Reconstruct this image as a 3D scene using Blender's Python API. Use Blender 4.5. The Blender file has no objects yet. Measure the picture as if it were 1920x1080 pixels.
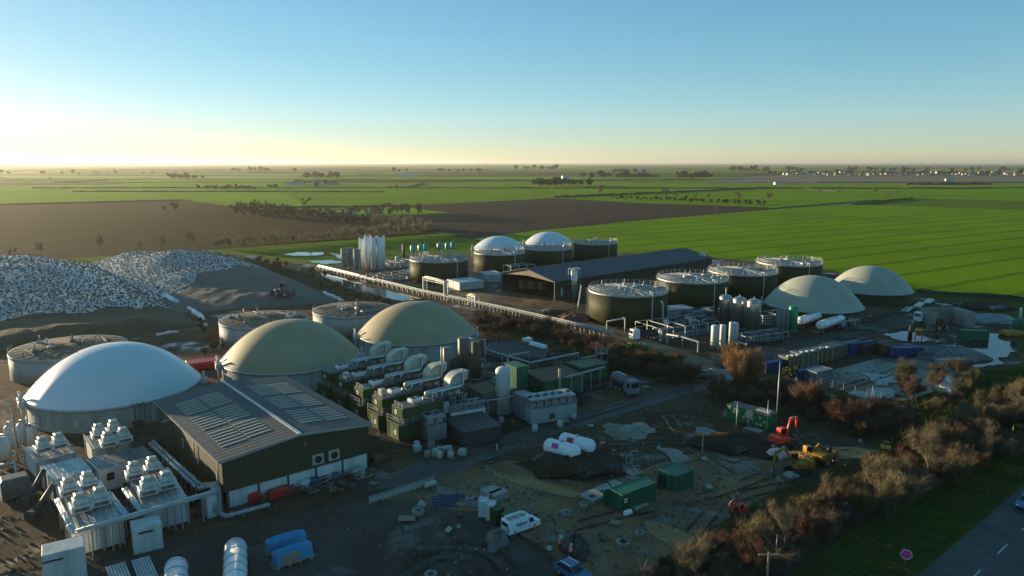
import bpy, bmesh, math, random
from mathutils import Vector, Matrix
R = math.radians
rnd = random.Random(7)
S = bpy.context.scene
COL = S.collection

# ------------------------------------------------------------------ camera, sky, sun, exposure
FPX, CAMH, PITCH = 1370.0, 46.0, math.atan(235 / 1370.0)
cam = bpy.data.cameras.new('camera')
cam.sensor_width = 36.0
cam.lens = 36.0 * FPX / 1920.0
cam.clip_start = 1.0
cam.clip_end = 250000.0
camo = bpy.data.objects.new('camera', cam)
COL.objects.link(camo)
camo.location = (0, 0, CAMH)
camo.rotation_euler = (R(90) - PITCH, 0, 0)
S.camera = camo

SUN_AZ, SUN_EL = R(-57), R(4.5)
W = bpy.data.worlds.new('World')
S.world = W
W.use_nodes = True
wn = W.node_tree
wn.nodes.clear()
sky = wn.nodes.new('ShaderNodeTexSky')
sky.sky_type = 'NISHITA'
sky.sun_disc = False
sky.sun_elevation = SUN_EL
sky.sun_rotation = SUN_AZ
sky.altitude = 0
sky.air_density = 0.66
sky.dust_density = 0.15
sky.ozone_density = 2.2
bg = wn.nodes.new('ShaderNodeBackground')
bg.inputs['Strength'].default_value = 0.145
wo = wn.nodes.new('ShaderNodeOutputWorld')
gm = wn.nodes.new('ShaderNodeGamma'); gm.inputs[1].default_value = 0.62
hsv = wn.nodes.new('ShaderNodeHueSaturation'); hsv.inputs['Saturation'].default_value = 1.36; hsv.inputs['Hue'].default_value = 0.484
wn.links.new(sky.outputs[0], gm.inputs[0]); wn.links.new(gm.outputs[0], hsv.inputs['Color'])
wn.links.new(hsv.outputs[0], bg.inputs[0])
wn.links.new(bg.outputs[0], wo.inputs[0])

sl = bpy.data.lights.new('sun', 'SUN')
sl.energy = 5.0
sl.angle = R(0.5)
sl.color = (1.0, 0.78, 0.48)
so = bpy.data.objects.new('sun', sl)
COL.objects.link(so)
sd = Vector((math.sin(SUN_AZ) * math.cos(SUN_EL), math.cos(SUN_AZ) * math.cos(SUN_EL), math.sin(SUN_EL)))
so.rotation_euler = sd.to_track_quat('Z', 'Y').to_euler()
so.location = (-300, 200, 120)

vs = S.view_settings
vs.view_transform = 'Standard'
vs.look = 'None'
vs.exposure = 1.3
vs.gamma = 1.0
vs.use_curve_mapping = False
S.cycles.max_bounces = 6
S.cycles.diffuse_bounces = 3
S.cycles.glossy_bounces = 3
S.cycles.transmission_bounces = 3
S.cycles.transparent_max_bounces = 8
S.cycles.volume_bounces = 0
S.cycles.use_denoising = True

# ------------------------------------------------------------------ surveying: picture point -> place on the ground
_c, _s = math.cos(PITCH), math.sin(PITCH)
def G(u, v, z=0.0):
    cx = (u - 960) / FPX; cy = (540 - v) / FPX
    d = (cx, _c + cy * _s, -_s + cy * _c)
    t = (z - CAMH) / d[2]
    return Vector((d[0] * t, d[1] * t, z))
def HZ(p, v):
    cy = (540 - v) / FPX
    return CAMH + p[1] * (cy * _c - _s) / (_c + cy * _s)
def fit_tank(l, r, hr):
    a, b = G(l[0], l[1], hr), G(r[0], r[1], hr)
    aa, ab = math.atan2(a.x, a.y), math.atan2(b.x, b.y)
    mid, half = (aa + ab) / 2, (ab - aa) / 2
    t = (a.xy.length + b.xy.length) / 2
    dc = t / math.cos(half)
    return Vector((math.sin(mid) * dc, math.cos(mid) * dc, 0)), t * math.tan(half)

# ------------------------------------------------------------------ materials
MATS = {}
KIDS = {}
def mat(name, col, rough=0.7, metal=0.0, col2=None, scale=1.0, detail=5.0, bump=0.0, bscale=None, objvar=0.0, spec=0.4, coat=0.0, streak=False):
    m = bpy.data.materials.new(name)
    m.use_nodes = True
    nt = m.node_tree; N = nt.nodes; L = nt.links
    b = N['Principled BSDF']
    b.inputs['Roughness'].default_value = rough
    b.inputs['Metallic'].default_value = metal
    b.inputs['Specular IOR Level'].default_value = spec
    b.inputs['Base Color'].default_value = (*col, 1)
    if coat: b.inputs['Coat Weight'].default_value = coat
    tc = N.new('ShaderNodeTexCoord')
    src = tc.outputs['Object']
    if col2 is not None:
        n = N.new('ShaderNodeTexNoise')
        n.inputs['Scale'].default_value = scale
        n.inputs['Detail'].default_value = detail
        n.inputs['Roughness'].default_value = 0.65
        if streak:
            mp = N.new('ShaderNodeMapping'); mp.inputs['Scale'].default_value = (1, 1, 0.12)
            L.new(src, mp.inputs[0]); L.new(mp.outputs[0], n.inputs['Vector'])
        else:
            L.new(src, n.inputs['Vector'])
        r = N.new('ShaderNodeValToRGB')
        r.color_ramp.elements[0].position = 0.35; r.color_ramp.elements[1].position = 0.66
        r.color_ramp.elements[0].color = (*col, 1); r.color_ramp.elements[1].color = (*col2, 1)
        L.new(n.outputs[0], r.inputs[0])
        out = r.outputs[0]
        if objvar:
            oi = N.new('ShaderNodeObjectInfo')
            hs = N.new('ShaderNodeHueSaturation')
            mr = N.new('ShaderNodeMapRange')
            mr.inputs[3].default_value = 1 - objvar; mr.inputs[4].default_value = 1 + objvar
            mh = N.new('ShaderNodeMapRange')
            mh.inputs[3].default_value = 0.5 - objvar * 0.05; mh.inputs[4].default_value = 0.5 + objvar * 0.05
            fr = N.new('ShaderNodeMath'); fr.operation = 'FRACT'
            mu = N.new('ShaderNodeMath'); mu.operation = 'MULTIPLY'; mu.inputs[1].default_value = 7.31
            L.new(oi.outputs['Random'], mu.inputs[0]); L.new(mu.outputs[0], fr.inputs[0])
            L.new(oi.outputs['Random'], mr.inputs[0]); L.new(fr.outputs[0], mh.inputs[0])
            L.new(mr.outputs[0], hs.inputs['Value']); L.new(mh.outputs[0], hs.inputs['Hue'])
            L.new(out, hs.inputs['Color']); out = hs.outputs[0]
        L.new(out, b.inputs['Base Color'])
        rr = N.new('ShaderNodeMapRange')
        rr.inputs[3].default_value = max(0.02, rough - 0.12); rr.inputs[4].default_value = min(1, rough + 0.12)
        L.new(n.outputs[0], rr.inputs[0]); L.new(rr.outputs[0], b.inputs['Roughness'])
    if bump:
        bn = N.new('ShaderNodeTexNoise')
        bn.inputs['Scale'].default_value = bscale or scale * 4
        bn.inputs['Detail'].default_value = 6
        L.new(src, bn.inputs['Vector'])
        bp = N.new('ShaderNodeBump'); bp.inputs['Distance'].default_value = bump
        L.new(bn.outputs[0], bp.inputs['Height']); L.new(bp.outputs[0], b.inputs['Normal'])
    MATS[name] = m
    return m

# ------------------------------------------------------------------ mesh building
class MB:
    def __init__(s): s.v = []; s.f = []; s.m = []; s.sm = []
    def add(s, vs, fs, mi=0, sm=False):
        o = len(s.v); s.v.extend([tuple(p) for p in vs])
        for f in fs:
            s.f.append(tuple(i + o for i in f)); s.m.append(mi); s.sm.append(sm)
        return s
    def box(s, x, y, z, sx, sy, sz, rz=0.0, mi=0):
        c, n = math.cos(rz), math.sin(rz); vs = []
        for dz in (0, sz):
            for dx, dy in ((-1, -1), (1, -1), (1, 1), (-1, 1)):
                px, py = dx * sx / 2, dy * sy / 2
                vs.append((x + px * c - py * n, y + px * n + py * c, z + dz))
        return s.add(vs, [(3, 2, 1, 0), (4, 5, 6, 7), (0, 1, 5, 4), (1, 2, 6, 5), (2, 3, 7, 6), (3, 0, 4, 7)], mi)
    def bevbox(s, x, y, z, sx, sy, sz, b=0.08, rz=0.0, mi=0):
        c, n = math.cos(rz), math.sin(rz); vs = []
        for dz, k in ((0, b), (b, 0), (sz - b, 0), (sz, b)):
            for dx, dy in ((-1, -1), (1, -1), (1, 1), (-1, 1)):
                px, py = dx * (sx / 2 - k), dy * (sy / 2 - k)
                vs.append((x + px * c - py * n, y + px * n + py * c, z + dz))
        fs = [(3, 2, 1, 0), (12, 13, 14, 15)]
        for r in range(3):
            for i in range(4):
                j = (i + 1) % 4; fs.append((r * 4 + i, r * 4 + j, r * 4 + 4 + j, r * 4 + 4 + i))
        return s.add(vs, fs, mi)
    def bar(s, p, q, w=0.1, h=None, mi=0):
        p, q = Vector(p), Vector(q); h = h or w; d = (q - p)
        if d.length < 1e-6: return s
        d.normalize(); up = Vector((0, 0, 1)) if abs(d.z) < 0.95 else Vector((1, 0, 0))
        a = d.cross(up).normalized() * w / 2; b = a.cross(d).normalized() * h / 2
        vs = [e + i * a + j * b for e in (p, q) for i, j in ((-1, -1), (1, -1), (1, 1), (-1, 1))]
        return s.add(vs, [(3, 2, 1, 0), (4, 5, 6, 7), (0, 1, 5, 4), (1, 2, 6, 5), (2, 3, 7, 6), (3, 0, 4, 7)], mi)
    def tube(s, pts, r, n=8, mi=0, cap=True):
        pts = [Vector(p) for p in pts]; rs = r if isinstance(r, (list, tuple)) else [r] * len(pts)
        vs = []; fs = []; prev = None
        for i, p in enumerate(pts):
            d = ((pts[i + 1] - p).normalized() if i < len(pts) - 1 else Vector()) + ((p - pts[i - 1]).normalized() if i else Vector())
            if d.length < 1e-6: d = Vector((0, 0, 1))
            d.normalize()
            if prev is None:
                up = Vector((0, 0, 1)) if abs(d.z) < 0.9 else Vector((1, 0, 0)); a = d.cross(up).normalized()
            else:
                a = prev - d * prev.dot(d)
                a = a.normalized() if a.length > 1e-5 else d.orthogonal().normalized()
            prev = a; b = d.cross(a)
            for k in range(n):
                t = 2 * math.pi * k / n; vs.append(p + (a * math.cos(t) + b * math.sin(t)) * rs[i])
        for i in range(len(pts) - 1):
            for k in range(n):
                j = (k + 1) % n; fs.append((i * n + k, i * n + j, i * n + n + j, i * n + n + k))
        s.add(vs, fs, mi, True)
        if cap and n > 3:
            o = len(s.v) - len(vs)
            s.f.append(tuple(o + k for k in range(n))[::-1]); s.m.append(mi); s.sm.append(False)
            s.f.append(tuple(o + (len(pts) - 1) * n + k for k in range(n))); s.m.append(mi); s.sm.append(False)
        return s
    def lathe(s, x, y, prof, n=24, mi=0, sm=True, cap=True, a0=0.0, a1=2 * math.pi):
        vs = []; fs = []; full = abs(a1 - a0 - 2 * math.pi) < 1e-6
        m = n if full else n + 1
        for r, z in prof:
            for k in range(m):
                t = a0 + (a1 - a0) * k / n; vs.append((x + r * math.cos(t), y + r * math.sin(t), z))
        for i in range(len(prof) - 1):
            for k in range(n):
                j = (k + 1) % m; fs.append((i * m + k, i * m + j, i * m + m + j, i * m + m + k))
        s.add(vs, fs, mi, sm)
        if cap and full:
            o = len(s.v) - len(vs)
            if prof[0][0] > 1e-3: s.f.append(tuple(o + k for k in range(n))[::-1]); s.m.append(mi); s.sm.append(False)
            if prof[-1][0] > 1e-3:
                e = o + (len(prof) - 1) * m
                s.f.append(tuple(e + k for k in range(n))); s.m.append(mi); s.sm.append(False)
        return s
    def cyl(s, x, y, z, r, h, n=20, mi=0, r2=None):
        return s.lathe(x, y, [(r, z), (r2 if r2 is not None else r, z + h)], n, mi)
    def hcyl(s, p, q, r, n=16, mi=0, dome=0.0):
        p, q = Vector(p), Vector(q); d = (q - p).normalized()
        if dome <= 0: return s.tube([p, q], r, n, mi)
        pts = []; rs = []
        for k in range(5):
            t = math.pi / 2 * k / 4; pts.append(p - d * dome * math.cos(t)); rs.append(max(0.02, r * math.sin(t)))
        for k in range(4, -1, -1):
            t = math.pi / 2 * k / 4; pts.append(q + d * dome * math.cos(t)); rs.append(max(0.02, r * math.sin(t)))
        return s.tube(pts, rs, n, mi)
    def prism(s, pts, z0, z1, mi=0):
        n = len(pts); vs = [(p[0], p[1], z0) for p in pts] + [(p[0], p[1], z1) for p in pts]
        fs = [tuple(range(n))[::-1], tuple(range(n, 2 * n))] + [(i, (i + 1) % n, n + (i + 1) % n, n + i) for i in range(n)]
        return s.add(vs, fs, mi)
    def extr(s, prof, y0, y1, mi=0, inset=None):
        n = len(prof); vs = [(p[0], y0, p[1]) for p in prof] + [(p[0], y1, p[1]) for p in prof]
        fs = [tuple(range(n)), tuple(range(n, 2 * n))[::-1]] + [((i + 1) % n, i, n + i, n + (i + 1) % n) for i in range(n)]
        return s.add(vs, fs, mi)
    def build(s, name, mats, parent=None, loc=None, rz=None, **props):
        me = bpy.data.meshes.new(name)
        me.from_pydata(s.v, [], s.f)
        for m in (mats if isinstance(mats, (list, tuple)) else [mats]): me.materials.append(MATS[m] if isinstance(m, str) else m)
        me.polygons.foreach_set('material_index', s.m)
        me.polygons.foreach_set('use_smooth', s.sm)
        if len(s.f) < 4000:
            bm = bmesh.new(); bm.from_mesh(me); bmesh.ops.recalc_face_normals(bm, faces=bm.faces); bm.to_mesh(me); bm.free()
        me.update()
        return link(name, me, parent, loc, rz, **props)
def link(name, me, parent=None, loc=None, rz=None, **props):
    o = bpy.data.objects.new(name, me); COL.objects.link(o)
    if parent is not None:
        o.parent = parent; KIDS.setdefault(parent.name, []).append(o)
    if loc is not None: o.location = loc
    if rz is not None: o.rotation_euler = (0, 0, rz)
    for k, v in props.items(): o[k] = v
    return o
def thing(name, label, cat, loc=(0, 0, 0), rz=0.0, group=None, sc=None):
    o = bpy.data.objects.new(name, None); COL.objects.link(o)
    o.empty_display_size = 0.3
    o.location = loc; o.rotation_euler = (0, 0, rz)
    if sc: o.scale = (sc, sc, sc) if not isinstance(sc, tuple) else sc
    o['label'] = label; o['category'] = cat
    if group: o['group'] = group
    return o
def copy_tree(o, loc=None, rz=None, label=None, group=None, sc=None, parent=None):
    c = o.copy(); COL.objects.link(c)
    if parent is not None:
        c.parent = parent; KIDS.setdefault(parent.name, []).append(c)
    if loc is not None: c.location = loc
    if rz is not None: c.rotation_euler = (o.rotation_euler[0], o.rotation_euler[1], rz)
    if sc: c.scale = (sc, sc, sc) if not isinstance(sc, tuple) else sc
    if label: c['label'] = label
    if group: c['group'] = group
    for ch in KIDS.get(o.name, ()): copy_tree(ch, parent=c)
    return c
def rot(p, a): return Vector((p[0] * math.cos(a) - p[1] * math.sin(a), p[0] * math.sin(a) + p[1] * math.cos(a), p[2] if len(p) > 2 else 0))
def inside(p, poly):
    c = False; n = len(poly); j = n - 1
    for i in range(n):
        a, b = poly[i], poly[j]
        if (a[1] > p[1]) != (b[1] > p[1]) and p[0] < (b[0] - a[0]) * (p[1] - a[1]) / (b[1] - a[1]) + a[0]: c = not c
        j = i
    return c
def scatter(poly, gap, seed=1, tries=4000):
    r = random.Random(seed); xs = [p[0] for p in poly]; ys = [p[1] for p in poly]; out = []
    for _ in range(tries):
        p = (r.uniform(min(xs), max(xs)), r.uniform(min(ys), max(ys)))
        if inside(p, poly) and all((p[0] - q[0]) ** 2 + (p[1] - q[1]) ** 2 > gap * gap for q in out): out.append(p)
    return out
# ------------------------------------------------------------------ ground materials
def gmat(name, c1, c2, c3, s1=0.05, s2=0.6, rough=0.85, bump=0.0, wet=0.0, lines=None, fine=0.0, norm=0.0, thresh=(0.4, 0.6), transl=0.0, blades=0.0):
    m = bpy.data.materials.new(name); m.use_nodes = True
    nt = m.node_tree; N = nt.nodes; L = nt.links; b = N['Principled BSDF']
    b.inputs['Specular IOR Level'].default_value = 0.03 if ('crop' in name or 'grass' in name or 'lawn' in name or 'plough' in name) else 0.15
    tc = N.new('ShaderNodeTexCoord'); src = tc.outputs['Object']
    def noise(sc, det=6, ro=0.6, dist=0.0):
        n = N.new('ShaderNodeTexNoise'); n.inputs['Scale'].default_value = sc; n.inputs['Detail'].default_value = det
        n.inputs['Roughness'].default_value = ro; n.inputs['Distortion'].default_value = dist
        L.new(src, n.inputs['Vector']); return n
    def ramp(a, lo, hi, c0=(0, 0, 0), c1_=(1, 1, 1)):
        r = N.new('ShaderNodeValToRGB'); e = r.color_ramp.elements
        e[0].position = lo; e[1].position = hi; e[0].color = (*c0, 1); e[1].color = (*c1_, 1)
        L.new(a, r.inputs[0]); return r
    def mix(f, a, b_, mode='MIX'):
        x = N.new('ShaderNodeMix'); x.data_type = 'RGBA'; x.blend_type = mode
        if isinstance(f, float): x.inputs[0].default_value = f
        else: L.new(f, x.inputs[0])
        L.new(a, x.inputs[6])
        if isinstance(b_, tuple): x.inputs[7].default_value = (*b_, 1)
        else: L.new(b_, x.inputs[7])
        return x.outputs[2]
    big = noise(s1, 5, 0.62, 0.6); med = noise(s2, 8, 0.7)
    a = ramp(med.outputs[0], 0.3, 0.7, c1, c2)
    bm_ = ramp(big.outputs[0], thresh[0], thresh[1])
    out = mix(bm_.outputs[0], a.outputs[0], c3)
    if fine:
        fn = noise(7.0, 4, 0.7); fr = ramp(fn.outputs[0], 0.25, 0.75, (1 - fine,) * 3, (1 + fine,) * 3)
        out = mix(1.0, out, fr.outputs[0], 'MULTIPLY')
    if lines:
        ang, gap, wd, dk = lines
        mp = N.new('ShaderNodeMapping'); mp.inputs['Rotation'].default_value = (0, 0, -ang)
        nz = noise(0.02, 2); ad = N.new('ShaderNodeVectorMath'); ad.operation = 'MULTIPLY_ADD'
        ad.inputs[1].default_value = (6, 6, 0); L.new(nz.outputs[1], ad.inputs[0]); L.new(src, ad.inputs[2])
        L.new(ad.outputs[0], mp.inputs[0])
        sx = N.new('ShaderNodeSeparateXYZ'); L.new(mp.outputs[0], sx.inputs[0])
        def line(g, w, off):
            q = N.new('ShaderNodeMath'); q.operation = 'MULTIPLY_ADD'; q.inputs[1].default_value = 1.0 / g; q.inputs[2].default_value = off
            L.new(sx.outputs[1], q.inputs[0])
            f = N.new('ShaderNodeMath'); f.operation = 'FRACT'; L.new(q.outputs[0], f.inputs[0])
            t = N.new('ShaderNodeMath'); t.operation = 'LESS_THAN'; t.inputs[1].default_value = w / g; L.new(f.outputs[0], t.inputs[0])
            return t.outputs[0]
        for off in (0.0, -0.09):
            ff = N.new('ShaderNodeMath'); ff.operation = 'MULTIPLY'; ff.inputs[1].default_value = dk
            L.new(line(gap, wd, off), ff.inputs[0])
            out = mix(ff.outputs[0], out, (c1[0] * 0.35, c1[1] * 0.3, c1[2] * 0.4))
    L.new(out, b.inputs['Base Color'])
    if wet:
        wn_ = noise(s1 * 2.3, 6, 0.6, 0.4); wr = N.new('ShaderNodeMapRange'); wr.inputs[1].default_value = 0.53; wr.inputs[2].default_value = 0.64
        wr.inputs[3].default_value = rough; wr.inputs[4].default_value = max(0.12, rough - wet)
        L.new(wn_.outputs[0], wr.inputs[0]); L.new(wr.outputs[0], b.inputs['Roughness'])
        ws = N.new('ShaderNodeMapRange'); ws.inputs[1].default_value = 0.53; ws.inputs[2].default_value = 0.62; ws.inputs[3].default_value = 0.12; ws.inputs[4].default_value = 0.5
        L.new(wn_.outputs[0], ws.inputs[0]); L.new(ws.outputs[0], b.inputs['Specular IOR Level'])
        wd = ramp(wn_.outputs[0], 0.5, 0.62, (1, 1, 1), (0.55, 0.52, 0.5)); out = mix(1.0, out, wd.outputs[0], 'MULTIPLY'); L.new(out, b.inputs['Base Color'])
    else: b.inputs['Roughness'].default_value = rough
    if bump:
        bp = N.new('ShaderNodeBump'); bp.inputs['Distance'].default_value = bump; bp.inputs['Strength'].default_value = 0.9
        hsrc = med
        if blades: hsrc = noise(2.6, 3, 0.6); bp.inputs['Distance'].default_value = blades; bp.inputs['Strength'].default_value = 1.0
        L.new(hsrc.outputs[0], bp.inputs['Height']); L.new(bp.outputs[0], b.inputs['Normal'])
    if transl:
        tr = N.new('ShaderNodeBsdfTranslucent'); L.new(out, tr.inputs[0])
        nz_ = noise(11.0, 2)
        dn = N.new('ShaderNodeBump'); dn.inputs['Distance'].default_value = 0.5; L.new(nz_.outputs[0], dn.inputs['Height'])
        L.new(dn.outputs[0], b.inputs['Normal'])
    MATS[name] = m
    return m

ANG_T = (lambda a, b: math.atan2(b.y - a.y, b.x - a.x))(G(1477, 477), G(1920, 432))
gmat('m_ground', (0.075, 0.085, 0.03), (0.10, 0.10, 0.05), (0.05, 0.10, 0.02), 0.002, 0.01, 0.9)
gmat('m_crop', (0.15, 0.265, 0.004), (0.18, 0.30, 0.006), (0.13, 0.23, 0.005), 0.012, 0.25, 0.95, bump=0.6, blades=0.75, lines=(ANG_T, 24.0, 1.1, 0.9), fine=0.25)
gmat('m_crop_bright', (0.17, 0.33, 0.004), (0.20, 0.36, 0.006), (0.17, 0.29, 0.008), 0.004, 0.1, 0.95, bump=0.8, blades=0.9, lines=(0.05, 30.0, 1.0, 0.4))
gmat('m_crop_dull', (0.075, 0.14, 0.008), (0.10, 0.17, 0.012), (0.11, 0.15, 0.015), 0.004, 0.1, 0.9, bump=0.2, blades=0.7)
gmat('m_plough', (0.060, 0.040, 0.028), (0.085, 0.058, 0.040), (0.066, 0.045, 0.032), 0.01, 0.5, 0.92, bump=0.25, lines=(0.12, 20.0, 0.8, 0.25), fine=0.3)
gmat('m_plough_warm', (0.040, 0.027, 0.006), (0.058, 0.040, 0.010), (0.046, 0.034, 0.009), 0.008, 0.4, 0.92, bump=0.25, lines=(-0.35, 14.0, 0.8, 0.2), fine=0.3)
gmat('m_stubble', (0.17, 0.13, 0.075), (0.21, 0.16, 0.09), (0.16, 0.13, 0.08), 0.005, 0.1, 0.9, bump=0.1)
gmat('m_lawn', (0.10, 0.19, 0.006), (0.14, 0.23, 0.010), (0.12, 0.16, 0.014), 0.03, 0.4, 0.9, bump=0.2, blades=0.6, fine=0.3)
gmat('m_mud', (0.090, 0.057, 0.031), (0.145, 0.095, 0.054), (0.064, 0.041, 0.023), 0.035, 0.35, 0.95, bump=0.25, wet=0.75, fine=0.45)
gmat('m_dark_mud', (0.048, 0.034, 0.021), (0.078, 0.056, 0.036), (0.034, 0.024, 0.016), 0.06, 0.5, 0.95, bump=0.25, wet=0.7, fine=0.4)
gmat('m_gravel', (0.225, 0.135, 0.072), (0.29, 0.18, 0.10), (0.145, 0.088, 0.048), 0.06, 0.45, 0.92, bump=0.12, wet=0.7, fine=0.4)
gmat('m_asphalt', (0.068, 0.058, 0.048), (0.098, 0.084, 0.070), (0.050, 0.042, 0.034), 0.05, 0.5, 0.72, bump=0.01, wet=0.38, fine=0.3)
gmat('m_road', (0.085, 0.083, 0.078), (0.11, 0.108, 0.10), (0.07, 0.066, 0.06), 0.08, 0.8, 0.6, bump=0.01, wet=0.15, fine=0.2)
gmat('m_track', (0.26, 0.18, 0.105), (0.33, 0.23, 0.135), (0.18, 0.125, 0.075), 0.07, 0.6, 0.88, bump=0.04, wet=0.3, fine=0.35)
gmat('m_court', (0.27, 0.15, 0.065), (0.33, 0.19, 0.09), (0.15, 0.095, 0.055), 0.05, 0.5, 0.85, bump=0.03, wet=0.3, fine=0.3)
gmat('m_wetyard', (0.26, 0.245, 0.21), (0.33, 0.305, 0.255), (0.17, 0.135, 0.09), 0.05, 0.35, 0.6, bump=0.03, wet=0.42, fine=0.3)
gmat('m_rough_grass', (0.058, 0.082, 0.010), (0.115, 0.105, 0.026), (0.075, 0.062, 0.022), 0.08, 0.7, 0.92, bump=0.3, fine=0.45)
gmat('m_sand', (0.36, 0.22, 0.10), (0.44, 0.28, 0.14), (0.28, 0.17, 0.08), 0.1, 0.9, 0.92, bump=0.15, fine=0.35)
gmat('m_concrete', (0.19, 0.185, 0.17), (0.27, 0.26, 0.24), (0.15, 0.14, 0.125), 0.1, 0.9, 0.85, bump=0.01, fine=0.2)
mat('m_water', (0.012, 0.016, 0.018), rough=0.06, bump=0.01, bscale=0.8, spec=0.6)
mat('m_paint', (0.62, 0.62, 0.58), rough=0.6)

# ------------------------------------------------------------------ ground sheets
from mathutils import noise as NZ_
LAYER = [0]
def sheet(name, pts, m, jit=0.0, step=3.0, z=None, world=False, kind='structure', grow=1.0, seed=None):
    P = [Vector((p[0], p[1], 0)) for p in pts] if world else [G(*p) for p in pts]
    LAYER[0] += 1
    if z is None: z = 0.004 * LAYER[0]
    if jit:
        r = random.Random(seed if seed is not None else LAYER[0]); Q = []
        for i, p in enumerate(P):
            q = P[(i + 1) % len(P)]; n = max(1, min(60, int((q - p).length / step)))
            d = (q - p); nn = Vector((-d.y, d.x, 0)).normalized() if d.length else Vector()
            for k in range(n):
                c = p + d * (k / n)
                Q.append(c + nn * (jit * 2.6 * NZ_.noise(Vector((c.x / (step * 3.0), c.y / (step * 3.0), LAYER[0]))) + r.gauss(0, jit * 0.3)))
        P = Q
    me = bpy.data.meshes.new(name)
    me.from_pydata([(p.x, p.y, z) for p in P], [], [tuple(range(len(P)))])
    me.materials.append(MATS[m]); me.update()
    if me.polygons[0].normal.z < 0: me.flip_normals()
    return link(name, me, kind=kind)

def plane(name, x0, y0, x1, y1, z, m):
    me = bpy.data.meshes.new(name); me.from_pydata([(x0, y0, z), (x1, y0, z), (x1, y1, z), (x0, y1, z)], [], [(0, 1, 2, 3)])
    me.materials.append(MATS[m]); me.update(); return link(name, me, kind='structure')
plane('ground', -90000, -3000, 90000, 90000, -1.0, 'm_ground')

# far strips of fields, laid row behind row
fr = random.Random(11)
yd = 950.0; k = 0
kinds = ['m_crop_dull', 'm_crop_bright', 'm_stubble', 'm_plough', 'm_crop_dull', 'm_plough_warm', 'm_crop_bright', 'm_crop_dull', 'm_crop']
HEDGE = []
while yd < 16000:
    dep = fr.uniform(110, 260) * (1 + yd / 2600.0)
    x = -1.1 * yd - 500
    while x < 1.1 * yd + 500:
        w = fr.uniform(250, 900) * (1 + yd / 3500.0)
        sk = fr.uniform(-0.05, 0.05) * w
        kk = fr.choice(kinds if x < yd * 0.25 or yd < 1500 else kinds + ['m_stubble', 'm_plough'] * 2)
        sheet('field', [(x, yd - 2), (x + w, yd + sk), (x + w, yd + dep + sk), (x, yd + dep)], kk, world=True, z=-0.7 + 0.0001 * (k % 7) - 0.02 * (k % 3))
        if fr.random() < 0.5: HEDGE.append((x, yd, x + w, yd + sk))
        if fr.random() < 0.3: HEDGE.append((x, yd, x, yd + dep * 0.8))
        x += w; k += 1
    yd += dep

sheet('green_field', [(-1400, 420), (-1400, 343), (0, 348), (360, 344), (520, 343), (960, 352), (1440, 346), (1440, 395), (1040, 380), (760, 390), (430, 392), (340, 376), (0, 384)], 'm_crop_bright', z=-0.5)
sheet('green_field', [(500, 346), (960, 340), (1440, 338), (1990, 344), (2600, 345), (2600, 385), (1920, 378), (1640, 374), (1440, 390), (1040, 372), (760, 388), (580, 386)], 'm_crop', z=-0.45)
sheet('stubble_field', [(1400, 331), (1500, 327.5), (1920, 332), (2700, 334), (2700, 346), (1990, 343.5), (1440, 344), (1300, 342)], 'm_stubble', z=-0.42)
sheet('green_field', [(1605, 381), (1700, 371), (1920, 376), (2700, 385), (2700, 404), (1920, 393)], 'm_crop_dull', z=-0.40)
sheet('brown_field', [(-1500, 640), (-1500, 420), (0, 381), (340, 373), (430, 386), (480, 400), (620, 412), (820, 432), (800, 436), (600, 450), (400, 466), (0, 492)], 'm_plough_warm', z=-0.35)
sheet('dark_field', [(620, 412), (700, 392), (760, 385), (1040, 371), (1200, 380), (1440, 388), (1445, 393), (1200, 412), (1000, 431), (880, 447), (820, 436)], 'm_plough', z=-0.35)
sheet('grass_strip', [(640, 408), (690, 388), (760, 386), (790, 392), (845, 398), (760, 402)], 'm_crop_bright', z=-0.3)
sheet('wheat_field', [(860, 449), (1000, 432), (1200, 412.5), (1440, 393), (1605, 381.5), (1920, 393.5), (2800, 430), (2900, 700), (1980, 565), (1720, 550), (1540, 510), (1170, 490), (900, 480)], 'm_crop', z=-0.3)
sheet('lawn', [(380, 472), (600, 455), (830, 440), (905, 450), (1000, 470), (900, 490), (640, 512), (480, 485)], 'm_lawn', z=-0.12)
sheet('grass_verge', [(-900, 560), (-900, 545), (0, 492), (400, 467), (830, 437), (860, 440), (400, 474), (0, 500)], 'm_lawn', z=-0.14)

# the works: one floor of mud, with yards, roads and pads on it
sheet('site_ground', [(-1200, 2600), (-1200, 590), (0, 500), (250, 484), (400, 473), (480, 480), (640, 506), (760, 478), (900, 476), (1170, 474), (1330, 482), (1540, 503), (1720, 548), (1920, 566), (2900, 700), (4200, 2600)], 'm_mud', z=0.0)
LAYER[0] = 0
sheet('rough_grass', [(1690, 545), (1920, 566), (2600, 640), (2600, 760), (1930, 690), (1900, 600), (1780, 570)], 'm_rough_grass', 1.0)
sheet('rough_grass', [(1640, 760), (1760, 730), (1840, 692), (1905, 690), (1930, 640), (2300, 680), (2300, 1000), (1900, 900), (1660, 860)], 'm_rough_grass', 1.0)
sheet('yard', [(330, 1010), (640, 945), (830, 915), (930, 965), (1020, 1040), (1100, 1110), (900, 1500), (-700, 1500), (-500, 1130), (60, 1060)], 'm_asphalt', 0.5)
sheet('gravel_yard', [(700, 935), (830, 880), (960, 862), (1140, 905), (1330, 840), (1500, 850), (1560, 860), (1480, 905), (1310, 1010), (1140, 1100), (1030, 1045), (935, 965)], 'm_gravel', 0.5)
sheet('mud_bank', [(960, 868), (1080, 836), (1180, 845), (1200, 885), (1100, 905), (1000, 892)], 'm_dark_mud', 0.5)
sheet('earth', [(1100, 775), (1330, 735), (1600, 800), (1650, 850), (1500, 870), (1330, 845), (1170, 850), (1080, 815)], 'm_mud', 0.6)
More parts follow.
